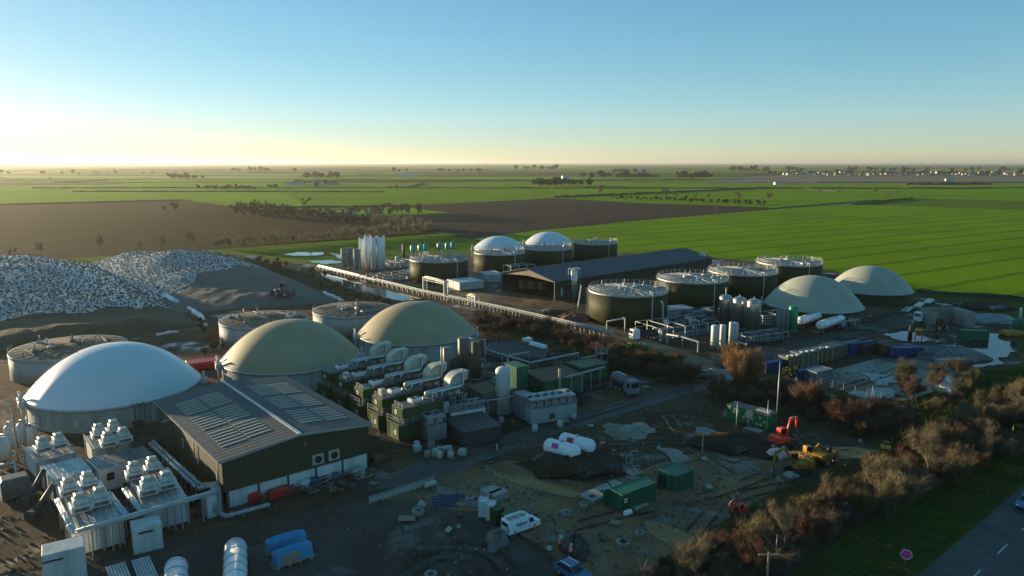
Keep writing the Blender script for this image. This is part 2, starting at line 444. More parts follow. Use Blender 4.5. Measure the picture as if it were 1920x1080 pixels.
sheet('road', [(690, 905), (780, 868), (930, 822), (1080, 777), (1200, 740), (1330, 708), (1345, 722), (1200, 766), (1060, 808), (920, 858), (760, 925)], 'm_road', 0.12)
sheet('track', [(840, 552), (1000, 590), (1150, 634), (1300, 684), (1345, 700), (1335, 676), (1210, 634), (1060, 586), (960, 557)], 'm_track', 0.3)
sheet('concrete_forecourt', [(850, 548), (946, 546), (1043, 561), (1085, 575), (1010, 592), (880, 562)], 'm_court', 0.2)
sheet('road', [(1390, 672), (1500, 640), (1600, 613), (1690, 590), (1740, 585), (1700, 610), (1600, 642), (1520, 664), (1430, 690)], 'm_asphalt', 0.2)
sheet('road', [(1330, 690), (1430, 700), (1560, 730), (1680, 758), (1700, 775), (1560, 760), (1400, 722), (1320, 708)], 'm_wetyard', 0.25)
sheet('grass_verge', [(1420, 697), (1540, 722), (1625, 742), (1650, 752), (1610, 749), (1540, 737), (1420, 706)], 'm_rough_grass', 0.2)
sheet('concrete_yard', [(1530, 722), (1570, 692), (1650, 672), (1740, 668), (1800, 690), (1750, 735), (1700, 752), (1620, 742)], 'm_wetyard', 0.3)
sheet('concrete_pad', [(-260, 1000), (-100, 830), (160, 815), (290, 822), (420, 950), (110, 1060), (-100, 1090)], 'm_dark_mud', 0.3)
sheet('concrete_pad', [(640, 760), (860, 680), (1100, 650), (1180, 700), (1070, 770), (900, 830), (700, 850)], 'm_dark_mud', 0.3)
sheet('concrete_pad', [(1105, 600), (1230, 560), (1460, 570), (1640, 600), (1480, 645), (1300, 660), (1190, 630)], 'm_dark_mud', 0.3)
sheet('concrete_pad', [(600, 502), (760, 480), (940, 500), (930, 548), (840, 545), (700, 530)], 'm_asphalt', 0.3)
sheet('sand', [(1205, 975), (1250, 985), (1310, 1012), (1270, 1035), (1215, 1000)], 'm_sand', 0.35)
sheet('sand', [(925, 884), (1010, 905), (1090, 928), (1075, 934), (990, 914), (925, 892)], 'm_sand', 0.2)
sheet('sand', [(1460, 852), (1560, 838), (1650, 845), (1640, 858), (1560, 862), (1490, 868)], 'm_sand', 0.4)
sheet('bank', [(1040, 1180), (1310, 1012), (1480, 908), (1640, 848), (1668, 858), (1490, 950), (1330, 1050), (1180, 1180)], 'm_rough_grass', 0.35)
PUD = [[(1130, 800), (1190, 792), (1232, 805), (1205, 825), (1150, 830)], [(1230, 838), (1290, 848), (1300, 866), (1268, 870)],
       [(1350, 858), (1380, 860), (1372, 867)], [(1610, 700), (1680, 704), (1720, 715), (1650, 722)], [(1590, 738), (1660, 727), (1690, 744), (1640, 752)],
       [(1655, 628), (1700, 622), (1760, 630), (1762, 641), (1690, 640)], [(525, 478), (560, 473), (607, 474), (604, 479), (560, 480)],
       [(575, 490), (620, 488), (650, 492), (610, 496)], [(893, 449), (935, 448), (930, 451)], [(930, 455), (975, 454), (970, 459)],
       [(620, 475), (660, 483), (640, 487)], [(1810, 758), (1850, 755), (1835, 767)],
       [(1300, 800), (1345, 812), (1310, 818)]]
for i, p in enumerate(PUD): sheet('puddle', p, 'm_wetyard' if i < 2 else 'm_water', 0.7, 0.9, z=0.13 + 0.004 * i)
sheet('pond', [(1768, 655), (1820, 640), (1850, 624), (1880, 628), (1906, 633), (1903, 655), (1885, 668), (1868, 688), (1830, 690), (1812, 682), (1830, 670), (1800, 664)], 'm_water', 0.9, 1.5, z=0.2)
sheet('ditch_water', [(600, 512), (640, 521), (700, 541), (770, 556), (792, 560), (760, 566), (700, 556), (640, 536), (608, 520)], 'm_water', 0.4, 2.0, z=0.21)

# the public road, bottom right
ra, rb = G(1722, 1080), G(1897, 931)
rd = (rb - ra).normalized(); rn = Vector((rd.y, -rd.x, 0))
def strip(name, off, w, m, t0=-60, t1=260, z=0.1, **k):
    p = [ra + rd * t0 + rn * off, ra + rd * t0 + rn * (off + w), ra + rd * t1 + rn * (off + w), ra + rd * t1 + rn * off]
    return sheet(name, [(q.x, q.y) for q in p], m, world=True, z=z, **k)
strip('grass_verge', -9.5, 9.6, 'm_rough_grass', z=0.09)
strip('grass_verge', 8.0, 12, 'm_rough_grass', z=0.085)
strip('road', 0, 8.2, 'm_road', z=0.12)
strip('road_marking', 7.7, 0.14, 'm_paint', z=0.126)
for i in range(34): strip('road_marking', 4.05, 0.12, 'm_paint', t0=-60 + i * 9, t1=-56.5 + i * 9, z=0.1262)

# the air
hz = bpy.data.materials.new('m_haze'); hz.use_nodes = True
hn = hz.node_tree; hn.nodes.clear()
pv = hn.nodes.new('ShaderNodeVolumePrincipled')
pv.inputs['Color'].default_value = (0.76, 0.78, 0.72, 1)
pv.inputs['Density'].default_value = 0.000046
pv.inputs['Anisotropy'].default_value = 0.5
hout = hn.nodes.new('ShaderNodeOutputMaterial'); hn.links.new(pv.outputs[0], hout.inputs['Volume'])
MATS['m_haze'] = hz
MB().box(0, 43000, -2, 190000, 100000, 142).build('haze', 'm_haze', kind='stuff')
# ------------------------------------------------------------------ materials of the plant
mat('white_skin', (0.64, 0.68, 0.72), rough=0.36, col2=(0.54, 0.57, 0.60), scale=0.07, detail=9, coat=0.0)
mat('beige_skin', (0.28, 0.24, 0.135), rough=0.6, col2=(0.33, 0.285, 0.165), scale=0.12, detail=8, bump=0.003, bscale=3)
mat('grey_skin', (0.29, 0.305, 0.245), rough=0.6, col2=(0.35, 0.36, 0.29), scale=0.2)
mat('tank_concrete', (0.30, 0.31, 0.275), rough=0.85, col2=(0.17, 0.175, 0.145), scale=0.35, bump=0.01, streak=True)
mat('tank_green', (0.034, 0.037, 0.013), rough=0.7, spec=0.2, col2=(0.043, 0.046, 0.017), scale=0.3, streak=True)
mat('tank_grey', (0.33, 0.35, 0.35), rough=0.7, col2=(0.26, 0.28, 0.27), scale=0.4, streak=True)
mat('roof_grey', (0.34, 0.33, 0.32), rough=0.75, col2=(0.13, 0.12, 0.115), scale=0.55, detail=8, bump=0.02)
mat('roof_tan', (0.17, 0.14, 0.10), rough=0.85, col2=(0.085, 0.07, 0.055), scale=0.35, detail=8, bump=0.02)
mat('steel', (0.50, 0.50, 0.49), rough=0.32, metal=0.85, col2=(0.36, 0.36, 0.35), scale=1.2)
mat('galv', (0.42, 0.43, 0.43), rough=0.5, metal=0.5, col2=(0.30, 0.31, 0.31), scale=1.5)
mat('dull_steel', (0.17, 0.17, 0.165), rough=0.6, metal=0.4, col2=(0.09, 0.09, 0.088), scale=1.2)
mat('white_metal', (0.58, 0.60, 0.59), rough=0.5, col2=(0.38, 0.40, 0.385), scale=0.7, streak=True)
mat('cream_metal', (0.46, 0.455, 0.37), rough=0.45, col2=(0.36, 0.355, 0.29), scale=0.8, bump=0.004)
mat('grey_metal', (0.22, 0.23, 0.235), rough=0.5, col2=(0.15, 0.16, 0.165), scale=0.8)
mat('dark_metal', (0.035, 0.036, 0.037), rough=0.55, col2=(0.055, 0.055, 0.055), scale=1.0)
mat('black', (0.015, 0.015, 0.016), rough=0.6)
mat('glass', (0.02, 0.025, 0.03), rough=0.08, spec=0.6)
mat('green_metal', (0.020, 0.060, 0.018), rough=0.5, col2=(0.028, 0.075, 0.024), scale=0.6, bump=0.006, bscale=1.5, streak=True)
mat('green_paint', (0.012, 0.105, 0.058), rough=0.5, col2=(0.018, 0.12, 0.068), scale=0.6)
mat('teal_green', (0.02, 0.30, 0.17), rough=0.4, col2=(0.025, 0.24, 0.14), scale=0.8)
mat('shed_green', (0.030, 0.036, 0.018), rough=0.6, col2=(0.038, 0.044, 0.023), scale=0.3, streak=True)
mat('shed_roof', (0.100, 0.108, 0.108), rough=0.75, spec=0.2, col2=(0.13, 0.135, 0.13), scale=0.25, detail=8, bump=0.01)
mat('dark_roof', (0.060, 0.066, 0.078), rough=0.6, col2=(0.075, 0.08, 0.09), scale=0.2, detail=8)
mat('rooflight', (0.38, 0.355, 0.28), rough=0.6, col2=(0.29, 0.275, 0.225), scale=0.7)
mat('timber_brown', (0.13, 0.095, 0.055), rough=0.8, col2=(0.09, 0.065, 0.04), scale=0.8)
mat('olive_panel', (0.12, 0.11, 0.060), rough=0.6, col2=(0.10, 0.095, 0.05), scale=0.3)
mat('silage', (0.065, 0.054, 0.030), rough=0.95, col2=(0.095, 0.075, 0.042), scale=0.35, detail=9, bump=0.35, bscale=0.8)
mat('grey_earth', (0.105, 0.094, 0.078), rough=0.85, col2=(0.145, 0.128, 0.105), scale=0.25, detail=8, bump=0.08, bscale=1.2)
mat('sheet_plastic', (0.21, 0.20, 0.185), rough=0.3, col2=(0.37, 0.36, 0.34), scale=0.09, detail=4, bump=0.4, bscale=0.5)
MATS['sheet_plastic'].node_tree.nodes['Principled BSDF'].inputs['Specular IOR Level'].default_value = 0.6
mat('green_bright', (0.012, 0.15, 0.05), rough=0.5, col2=(0.02, 0.18, 0.06), scale=0.6)
mat('tyre', (0.080, 0.073, 0.064), rough=0.75)
mat('red_paint', (0.50, 0.025, 0.018), rough=0.45, col2=(0.40, 0.02, 0.015), scale=0.9)
mat('orange_paint', (0.72, 0.065, 0.02), rough=0.45)
mat('yellow_paint', (0.46, 0.21, 0.012), rough=0.6, col2=(0.22, 0.11, 0.02), scale=1.0)
mat('blue_paint', (0.012, 0.040, 0.14), rough=0.5, col2=(0.02, 0.05, 0.15), scale=0.7, bump=0.01)
mat('rust', (0.17, 0.065, 0.03), rough=0.85, col2=(0.10, 0.05, 0.03), scale=1.0)
mat('blue_sheet', (0.02, 0.20, 0.40), rough=0.4, col2=(0.03, 0.25, 0.46), scale=0.8, bump=0.05, bscale=1.5)
mat('wood', (0.38, 0.29, 0.17), rough=0.85, col2=(0.28, 0.21, 0.13), scale=1.2)
mat('concrete_block', (0.36, 0.35, 0.31), rough=0.85, col2=(0.28, 0.27, 0.24), scale=0.9, bump=0.01)
mat('hi_vis', (1.0, 0.22, 0.10), rough=0.7)
mat('cloth_dark', (0.02, 0.022, 0.03), rough=0.9)
mat('skin', (0.50, 0.30, 0.21), rough=0.6)
mat('magenta', (0.62, 0.05, 0.30), rough=0.5)
mat('white_paint', (0.80, 0.81, 0.82), rough=0.35, col2=(0.70, 0.71, 0.72), scale=0.8)
mat('van_white', (0.72, 0.76, 0.80), rough=0.28, coat=0.3)
mat('glossy_blue', (0.05, 0.13, 0.26), rough=0.25, coat=0.5)

def project(p):
    y, w = p[1], p[2] - CAMH
    d = y * _c - w * _s
    return 960 + FPX * p[0] / d, 540 - FPX * (y * _s + w * _c) / d

def dome_rise(c, R_, hr, vtop, pw=2.0):
    lo, hi = 0.2, 40.0
    dirn = Vector((c.x, c.y)).normalized()
    for _ in range(40):
        h = (lo + hi) / 2
        v = min(project((c.x + dirn.x * s_ * R_, c.y + dirn.y * s_ * R_, hr + h * (1 - abs(s_) ** pw)))[1] for s_ in [i / 20 for i in range(-10, 20)])
        if v > vtop: lo = h
        else: hi = h
    return h

def cap_profile(R_, z0, h, pw=2.0, n=18):
    return [(R_ * math.cos(math.pi / 2 * i / n) if i < n else 0.001, z0 + h * (1 - math.cos(math.pi / 2 * i / n) ** pw)) for i in range(n + 1)]

def railing(mb, ring, h=1.1, r=0.035, close=True):
    n = len(ring)
    for i, p in enumerate(ring):
        mb.bar(p, (p[0], p[1], p[2] + h), r * 1.6)
        if close or i < n - 1:
            q = ring[(i + 1) % n]
            for f in (0.55, 1.0): mb.bar((p[0], p[1], p[2] + h * f), (q[0], q[1], q[2] + h * f), r)

def ladder(mb, x, y, z0, z1, a, w=0.5, cage=True):
    dx, dy = -math.sin(a) * w / 2, math.cos(a) * w / 2
    for s_ in (-1, 1): mb.bar((x + dx * s_, y + dy * s_, z0), (x + dx * s_, y + dy * s_, z1 + 1), 0.07)
    k = z0 + 0.4
    while k < z1:
        mb.bar((x - dx, y - dy, k), (x + dx, y + dy, k), 0.05); k += 0.45
    if cage:
        k = z0 + 2.2
        while k < z1 + 0.8:
            pts = [(x + math.cos(a + t) * 0.45, y + math.sin(a + t) * 0.45, k) for t in [R(-100 + 25 * j) for j in range(9)]]
            mb.tube(pts, 0.025, 3, cap=False); k += 0.8

def digester(name, label, l, r, hr, vtop, wall_m, skin_m, group, pw=2.3, extras=0, front=None):
    c, R_ = fit_tank(l, r, hr)
    rise = dome_rise(c, R_, hr, vtop, pw)
    t = thing(name, label, 'gas dome tank', c, 0, group)
    a = math.atan2(-c.y, -c.x)
    MB().lathe(0, 0, [(R_ + 0.25, 0), (R_ + 0.25, 0.35), (R_, 0.36), (R_, hr)], 96).build('wall', wall_m, t)
    MB().lathe(0, 0, [(R_ + 0.02, hr - 0.22), (R_ + 0.16, hr - 0.2), (R_ + 0.2, hr + 0.02), (R_ + 0.04, hr + 0.14), (R_ - 0.05, hr + 0.16)], 96, cap=False).build('rim', 'galv', t)
    MB().lathe(0, 0, cap_profile(R_ - 0.04, hr + 0.15, rise, pw, 28), 128, cap=False).build('dome', skin_m, t)
    # outer service line climbing the dome, blower and relief valves, ladder
    m = MB(); b = a - 1.62
    pts = []
    for i in range(14):
        q = 1 - 0.045 * i; ang = b - 0.02 * i
        pts.append((math.cos(ang) * R_ * q, math.sin(ang) * R_ * q, hr + 0.22 + rise * (1 - q ** pw)))
    m.tube(pts, 0.07, 6); m.build('air_hose', 'grey_metal', t)
    for j, da in enumerate((-1.5, -1.36, 1.35) if extras else (-1.45,)):
        an = a + da; m = MB(); x, y = math.cos(an) * (R_ + 0.7), math.sin(an) * (R_ + 0.7)
        m.bevbox(x, y, hr - 0.9, 1.0, 1.2, 1.2, 0.1, an); m.cyl(x, y, hr + 0.3, 0.22, 1.3, 10); m.tube([(x, y, hr - 0.9), (x, y, 0)], 0.15, 8)
        m.build('relief_valve', 'white_metal', t)
    m = MB(); an = a - 1.25
    ladder(m, math.cos(an) * (R_ + 0.35), math.sin(an) * (R_ + 0.35), 0, hr - 0.2, an, cage=False); m.build('ladder', 'galv', t)
    for j in range(extras):
        an = a + 0.1 - 0.55 * j if j else a - 0.05
        m = MB(); x, y = math.cos(an) * (R_ + 0.12), math.sin(an) * (R_ + 0.12)
        m.bevbox(x, y, 0.9, 0.25, 1.1, 1.5, 0.05, an); m.tube([(x, y, 2.3), (x, y, hr - 0.3)], 0.06, 6)
        m.build('access_hatch', 'tank_grey', t)
    for k in range(int(R_ * 1.1)):
        pass
    return t, c, R_, rise

WD, WDc, WDr, _ = digester('gas_dome_tank', 'large domed tank with shiny white membrane and pale concrete wall behind the grey roofed shed', (46, 747), (376, 708), 3.95, 643, 'tank_concrete', 'white_skin', 'domed tanks', extras=3)
BA, BAc, BAr, _ = digester('gas_dome_tank', 'large domed tank with beige membrane just beyond the grey roofed shed', (414, 681), (673, 660), 4.0, 599, 'tank_concrete', 'beige_skin', 'domed tanks', extras=1)
BB, BBc, BBr, _ = digester('gas_dome_tank', 'large domed tank with beige membrane behind the curved cream ducts', (671, 627), (890, 621), 4.0, 565, 'tank_concrete', 'beige_skin', 'domed tanks', extras=1)
D1 = digester('gas_dome_tank', 'small blue white domed tank behind a dark green tank, next to the green vessels', (888, 467), (983, 463), 7.0, 443, 'tank_green', 'white_skin', 'domed tanks')
D2 = digester('gas_dome_tank', 'small blue white domed tank standing farthest back at the field edge', (984, 458), (1074, 453), 7.0, 435, 'tank_green', 'white_skin', 'domed tanks')
D3 = digester('gas_dome_tank', 'grey green domed tank with dark green wall behind the two white road tankers', (1432, 571), (1621, 571), 3.2, 517, 'tank_green', 'grey_skin', 'domed tanks')
D4 = digester('gas_dome_tank', 'pale grey green domed tank with dark green wall against the wheat field', (1554, 536), (1713, 547), 3.6, 499, 'tank_green', 'grey_skin', 'domed tanks')

def flat_tank(label, l, r, hr, wall_m, roof_m, group, seed, rail=True, cat='storage tank', stair=None):
    c, R_ = fit_tank(l, r, hr); rr = random.Random(seed)
    t = thing('storage_tank', label, cat, c, 0, group); a = math.atan2(-c.y, -c.x)
    MB().lathe(0, 0, [(R_, 0), (R_, hr - 0.55)], 80).build('wall', wall_m, t)
    MB().lathe(0, 0, [(R_ + 0.01, hr - 0.56), (R_ + 0.1, hr - 0.55), (R_ + 0.1, hr), (R_ - 0.25, hr + 0.02)], 80, cap=False).build('rim', 'galv' if rail else 'tank_grey', t)
    n = 48; m = MB()
    prof = [(R_ - 0.2, hr - 0.02), (R_ * 0.66, hr + R_ * 0.02), (R_ * 0.33, hr + R_ * 0.04), (0.8, hr + R_ * 0.055), (0.01, hr + R_ * 0.055)]
    m.lathe(0, 0, prof, n, cap=False)
    m.build('roof', roof_m, t)
    m = MB()
    for k in range(24):                       # radial seams of the roof
        an = 2 * math.pi * k / 24
        m.bar((math.cos(an) * 1.2, math.sin(an) * 1.2, hr + R_ * 0.055 + 0.03), (math.cos(an) * (R_ - 0.4), math.sin(an) * (R_ - 0.4), hr + 0.02), 0.07, 0.05)
    m.build('roof_seams', 'galv' if rail else 'roof_tan', t, kind='stuff')
    if rail:
        m = MB(); railing(m, [(math.cos(2 * math.pi * k / 40) * (R_ - 0.05), math.sin(2 * math.pi * k / 40) * (R_ - 0.05), hr) for k in range(40)], 1.25, 0.05)
        m.build('railing', 'galv', t)
    for k in range(7 if rail else 9):
        an, q = rr.uniform(0, 6.28), rr.uniform(0.2, 0.85) * R_; m = MB(); x, y = math.cos(an) * q, math.sin(an) * q
        z = hr + (R_ - q) * 0.055
        if k % 3 == 0: m.cyl(x, y, z - 0.1, 0.55, 0.45, 14); m.cyl(x, y, z + 0.35, 0.18, 0.9, 8); nm = 'hatch'
        elif k % 3 == 1: m.bevbox(x, y, z - 0.1, 1.3, 0.8, 0.7, 0.08, an); m.tube([(x, y, z + 0.5), (x, y, z + 1.9)], 0.12, 8); nm = 'mixer'
        else: m.tube([(x, y, z - 0.1), (x, y, z + 0.7), (x * 1.25, y * 1.25, z + 0.7), (x * 1.25, y * 1.25, z - 0.1)] if q < R_ * 0.7 else [(x, y, z - 0.1), (x, y, z + 1.6)], 0.1, 6); nm = 'vent_pipe'
        m.build(nm, rr.choice(['galv', 'white_metal', 'dull_steel']), t)
    if rail:
        an = a + 0.62; x, y = math.cos(an) * (R_ + 0.3), math.sin(an) * (R_ + 0.3)
        MB().tube([(x * 0.9, y * 0.9, hr + 0.1), (x * 0.9, y * 0.9, hr + 0.9), (x, y, hr + 0.9), (x, y, 0)], 0.16, 8).build('fill_pipe', 'white_metal', t)
        an = a - 1.35; m = MB(); ladder(m, math.cos(an) * (R_ + 0.5), math.sin(an) * (R_ + 0.5), 0, hr, an); m.build('ladder', 'galv', t)
        an = a + (2.0 if stair is None else stair); m = MB(); x, y = math.cos(an) * (R_ - 1.2), math.sin(an) * (R_ - 1.2)
        m.box(x, y, hr + 0.3, 3.2, 1.5, 0.15, an); railing(m, [(x + rot((dx, dy, 0), an).x, y + rot((dx, dy, 0), an).y, hr + 0.45) for dx, dy in ((-1.6, -.75), (1.6, -.75), (1.6, .75), (-1.6, .75))], 1.1, 0.06)
        m.build('roof_platform', 'cream_metal', t)
    else:
        m = MB()
        for k in range(5):
            an = rr.uniform(0, 6.28); q = rr.uniform(0.3, 0.8) * R_; e = an + rr.uniform(0.4, 1.2); q2 = rr.uniform(0.5, 0.95) * R_
            m.bar((math.cos(an) * q, math.sin(an) * q, hr + 0.45), (math.cos(e) * q2, math.sin(e) * q2, hr + 0.35), 0.22)
        m.build('roof_pipework', 'grey_metal', t)
        m = MB(); railing(m, [(math.cos(a + k * 0.12) * R_, math.sin(a + k * 0.12) * R_, hr) for k in range(-16, -6)], 1.1, 0.05, close=False); m.build('railing', 'galv', t)
    return t, c, R_
HT = 9.0
T5 = flat_tank('dark green railed storage tank, nearest of its row to the camera and barn door', (1103.7, 542), (1252.7, 544), HT, 'tank_green', 'roof_grey', 'dark green storage tanks', 1)
T6 = flat_tank('dark green storage tank with railed grey roof, second of the row behind the steel silos', (1233, 521), (1367, 521), HT, 'tank_green', 'roof_grey', 'dark green storage tanks', 2)
T7 = flat_tank('dark green railed storage tank, third of the row beside the barn end', (1329, 507), (1459, 508), HT, 'tank_green', 'roof_grey', 'dark green storage tanks', 3)
T8 = flat_tank('dark green storage tank with railed grey roof, last of its row against the wheat field', (1419, 490), (1543, 492), HT, 'tank_green', 'roof_grey', 'dark green storage tanks', 4)
T1 = flat_tank('dark green storage tank with grey roof carrying the bright green vessels', (768, 484), (878, 485), 8.4, 'tank_green', 'roof_grey', 'dark green storage tanks', 5)
T2 = flat_tank('dark green storage tank with grey roof in front of the left small blue dome', (889, 472), (984, 472), 8.4, 'tank_green', 'roof_grey', 'dark green storage tanks', 6)
T3 = flat_tank('dark green storage tank with grey roof in front of the farthest small dome', (982, 464), (1073, 464), 8.4, 'tank_green', 'roof_grey', 'dark green storage tanks', 7)
T4 = flat_tank('dark green storage tank at the right end of the back row by the wheat', (1076, 454), (1158, 454), 8.4, 'tank_green', 'roof_grey', 'dark green storage tanks', 8)
FT1 = flat_tank('grey round tank with dirty tan roof behind the big white dome', (14, 664), (240, 640), 5.4, 'tank_grey', 'roof_tan', 'grey flat topped tanks', 11, rail=False)
FT2 = flat_tank('grey round tank with dirty tan roof behind the left beige dome', (410, 604), (575, 593), 5.6, 'tank_grey', 'roof_tan', 'grey flat topped tanks', 12, rail=False)
FT3 = flat_tank('grey round tank with dirty tan roof between the two beige domes', (586, 583), (738, 577), 5.6, 'tank_grey', 'roof_tan', 'grey flat topped tanks', 13, rail=False)

# small bright green vessels on the back of the first tank
t1, c1, r1 = T1
proto = None
for i, (u, v) in enumerate([(775, 478), (789, 477), (799, 476), (825, 474), (840, 473), (850, 472)]):
    p = G(u, v, 8.9)
    lab = ['bright green upright vessel at the left end of the set on the tank roof', 'bright green upright vessel second from the left on the tank roof', 'bright green upright vessel third from the left, before the gap', 'bright green upright vessel just after the gap on the tank roof', 'bright green upright vessel second from the right on the tank roof', 'bright green upright vessel at the right end on the tank roof'][i]
    if proto is None:
        proto = thing('green_vessel', lab, 'vessel', p, 0, 'green vessels on the tank roof')
        MB().lathe(0, 0, [(0.3, 1.0), (1.15, 1.35), (1.2, 1.6), (1.2, 3.7), (1.0, 4.0), (0.35, 4.3)], 16).build('shell', 'teal_green', proto)
        MB().cyl(0, 0, 4.3, 0.2, 0.5, 8).build('neck', 'dull_steel', proto)
        for a in range(3): MB().bar((math.cos(a * 2.1) * 0.9, math.sin(a * 2.1) * 0.9, -0.6), (math.cos(a * 2.1) * 0.9, math.sin(a * 2.1) * 0.9, 1.5), 0.18).build('leg', 'white_metal', proto)
    else: copy_tree(proto, p, 0.3 * i, lab)

# ------------------------------------------------------------------ the grey roofed shed
EV = 6.8
A_, B_, C_ = G(272, 757, EV), G(415, 865, EV), G(690, 796, EV)
ax = (C_ - B_); ax.z = 0; WID = ax.length; SRZ = math.atan2(ax.y, ax.x)
LEN = (A_ - B_).length
mid = (B_ + C_) / 2
RID = HZ(mid, 815)
shed = thing('industrial_shed', 'dark green shed with grey roof, strip rooflights and white lower panels', 'shed', (B_.x, B_.y, 0), SRZ)
m = MB()
m.add([(0, 0, 2.3), (WID, 0, 2.3), (WID, 0, EV), (WID / 2, 0, RID), (0, 0, EV)], [(0, 1, 2, 3, 4)])
m.build('gable_wall', 'shed_green', shed)
MB().add([(0, 0, 0), (0, LEN, 0), (0, LEN, EV), (0, 0, EV)], [(0, 1, 2, 3)]).build('side_wall', 'shed_green', shed)
MB().add([(WID, 0, 0), (WID, LEN, 0), (WID, LEN, EV), (WID, 0, EV)], [(0, 1, 2, 3)]).build('side_wall', 'shed_green', shed)
MB().add([(0, LEN, 0), (WID, LEN, 0), (WID, LEN, EV), (WID / 2, LEN, RID), (0, LEN, EV)], [(0, 1, 2, 3, 4)]).build('gable_wall', 'shed_green', shed)
sl_ = math.atan2(RID - EV, WID / 2)
for s_ in (0, 1):
    x0, x1 = (-0.5, WID / 2) if s_ == 0 else (WID + 0.5, WID / 2)
    z0 = EV - 0.5 * math.tan(sl_) + 0.06; z1 = RID + 0.06
    m = MB(); m.add([(x0, -0.35, z0), (x1, -0.35, z1), (x1, LEN + 0.35, z1), (x0, LEN + 0.35, z0), (x0, -0.35, z0 + 0.14), (x1, -0.35, z1 + 0.14), (x1, LEN + 0.35, z1 + 0.14), (x0, LEN + 0.35, z0 + 0.14)], [(0, 1, 2, 3), (4, 5, 6, 7), (0, 1, 5, 4), (1, 2, 6, 5), (2, 3, 7, 6), (3, 0, 4, 7)])
    nr = int(LEN / 1.0)
    for k in range(nr + 1):       # standing seams
        y = -0.3 + k * (LEN + 0.6) / nr
        m.bar((x0, y, z0 + 0.15), (x1, y, z1 + 0.15), 0.04, 0.02)
    rf = m.build('roof', 'shed_roof', shed)
    # strip rooflights, in two columns down each slope
    me = None; cnt = 0
    for col in (0, 1):
        for row in range(21):
            if row % 7 == 6: continue
            y = 4.2 + row * (LEN - 7.0) / 21 + (0.35 if col else 0)
            q0, q1 = ((0.17, 0.47), (0.50, 0.80))[col]
            xa, xb = x0 + (x1 - x0) * q0, x0 + (x1 - x0) * q1
            xc = (xa + xb) / 2; zc = z0 + (z1 - z0) * (q0 + q1) / 2 + 0.17
            if me is None:
                hx = abs(xb - xa) / 2; dz = hx * math.tan(sl_) * (1 if s_ == 0 else -1)
                mm = MB(); mm.add([(-hx, -0.27, -dz), (hx, -0.27, dz), (hx, 0.27, dz), (-hx, 0.27, -dz), (-hx, -0.2, -dz + 0.07), (hx, -0.2, dz + 0.07), (hx, 0.2, dz + 0.07), (-hx, 0.2, -dz + 0.07)], [(4, 5, 6, 7), (0, 1, 5, 4), (1, 2, 6, 5), (2, 3, 7, 6), (3, 0, 4, 7)])
                o = mm.build('rooflight', 'rooflight', shed, loc=(xc, y, zc)); me = o.data
            else: link('rooflight', me, shed, (xc, y, zc))
    MB().box(x0, LEN / 2, z0 - 0.12, 0.2, LEN + 0.7, 0.2).build('gutter', 'grey_metal', shed)
    for f in (0.02, 0.35, 0.68, 0.99): MB().tube([(x0 + (0.15 if s_ == 0 else -0.15), LEN * f, z0), (x0 + (0.3 if s_ == 0 else -0.3), LEN * f, 0)], 0.08, 6).build('downpipe', 'dark_metal', shed)
MB().bar((WID / 2, -0.36, RID + 0.26), (WID / 2, LEN + 0.36, RID + 0.26), 0.5, 0.1).build('ridge_cap', 'white_metal', shed)
for s_ in (0, 1):
    x0, x1 = (-0.5, WID / 2) if s_ == 0 else (WID + 0.5, WID / 2)
    MB().bar((x0, -0.38, EV - 0.05), (x1, -0.38, RID + 0.08), 0.06, 0.3).build('barge_board', 'tank_grey', shed)
pw_ = (WID - 0.8) / 5
for k in range(5):
    MB().box(0.5 + pw_ * (k + 0.5), -0.02, 0, pw_ - 0.35, 0.25, 2.28).build('wall_panel', 'white_metal', shed)
for k in range(6): MB().box(0.5 + pw_ * k - (0.0 if k else 0.1), 0.02, 0, 0.3, 0.3, 2.32).build('post', 'dark_metal', shed)
for fx in (0.62, 0.735):
    f = MB().box(WID * fx, -0.1, 2.75, 1.7, 0.2, 1.5).build('fan_housing', 'cream_metal', shed)
    m = MB(); m.tube([(WID * fx, -0.16, 3.5), (WID * fx, -0.3, 3.5)], 0.55, 16); m.build('fan', 'black', f)
MB().bar((WID * 0.53, -0.05, RID - 1.3), (WID * 0.53, -0.8, RID - 1.4), 0.15).build('lamp', 'cream_metal', shed)
for k, y in enumerate((2.2, 10.5, 18.0)): MB().box(-0.06, y, 3.0, 0.12, 0.35, 1.6).build('window', 'rooflight', shed)
MB().bar((-0.05, 25, 5.6), (-1.2, 25, 5.5), 0.16).build('lamp', 'white_metal', shed)
MB().box(-0.05, 6.5, 0, 0.1, 1.1, 2.2).build('door', 'dark_metal', shed)

# ------------------------------------------------------------------ the long dark barn
EH = 6.6
L_, M_, N_ = G(940, 511, EH), G(1040, 528, EH), G(1337, 484, EH)
ax = M_ - L_; bw = ax.length; brz = math.atan2(ax.y, ax.x); bl = (N_ - M_).length
rid2 = HZ((L_ + M_) / 2, 504)
barn = thing('open_barn', 'long dark barn with an open front gable and dark grey roof', 'barn', (L_.x, L_.y, 0), brz)
for x in (0, bw):
    MB().box(x, bl / 2, 0, 0.3, bl, 3.0).build('lower_wall', 'timber_brown', barn)
    MB().box(x, bl / 2, 3.0, 0.15, bl, EH - 3.0).build('cladding', 'shed_green', barn)
MB().add([(0, bl, 0), (bw, bl, 0), (bw, bl, EH), (bw / 2, bl, rid2), (0, bl, EH)], [(0, 1, 2, 3, 4)]).build('gable_wall', 'shed_green', barn)
MB().add([(0, 0.1, EH - 0.4), (bw * 0.5, 0.1, EH + 0.5), (bw, 0.1, EH - 0.4), (bw, 0.1, EH), (bw / 2, 0.1, rid2), (0, 0.1, EH)], [(0, 1, 4, 5), (1, 2, 3, 4)]).build('gable_panel', 'olive_panel', barn)
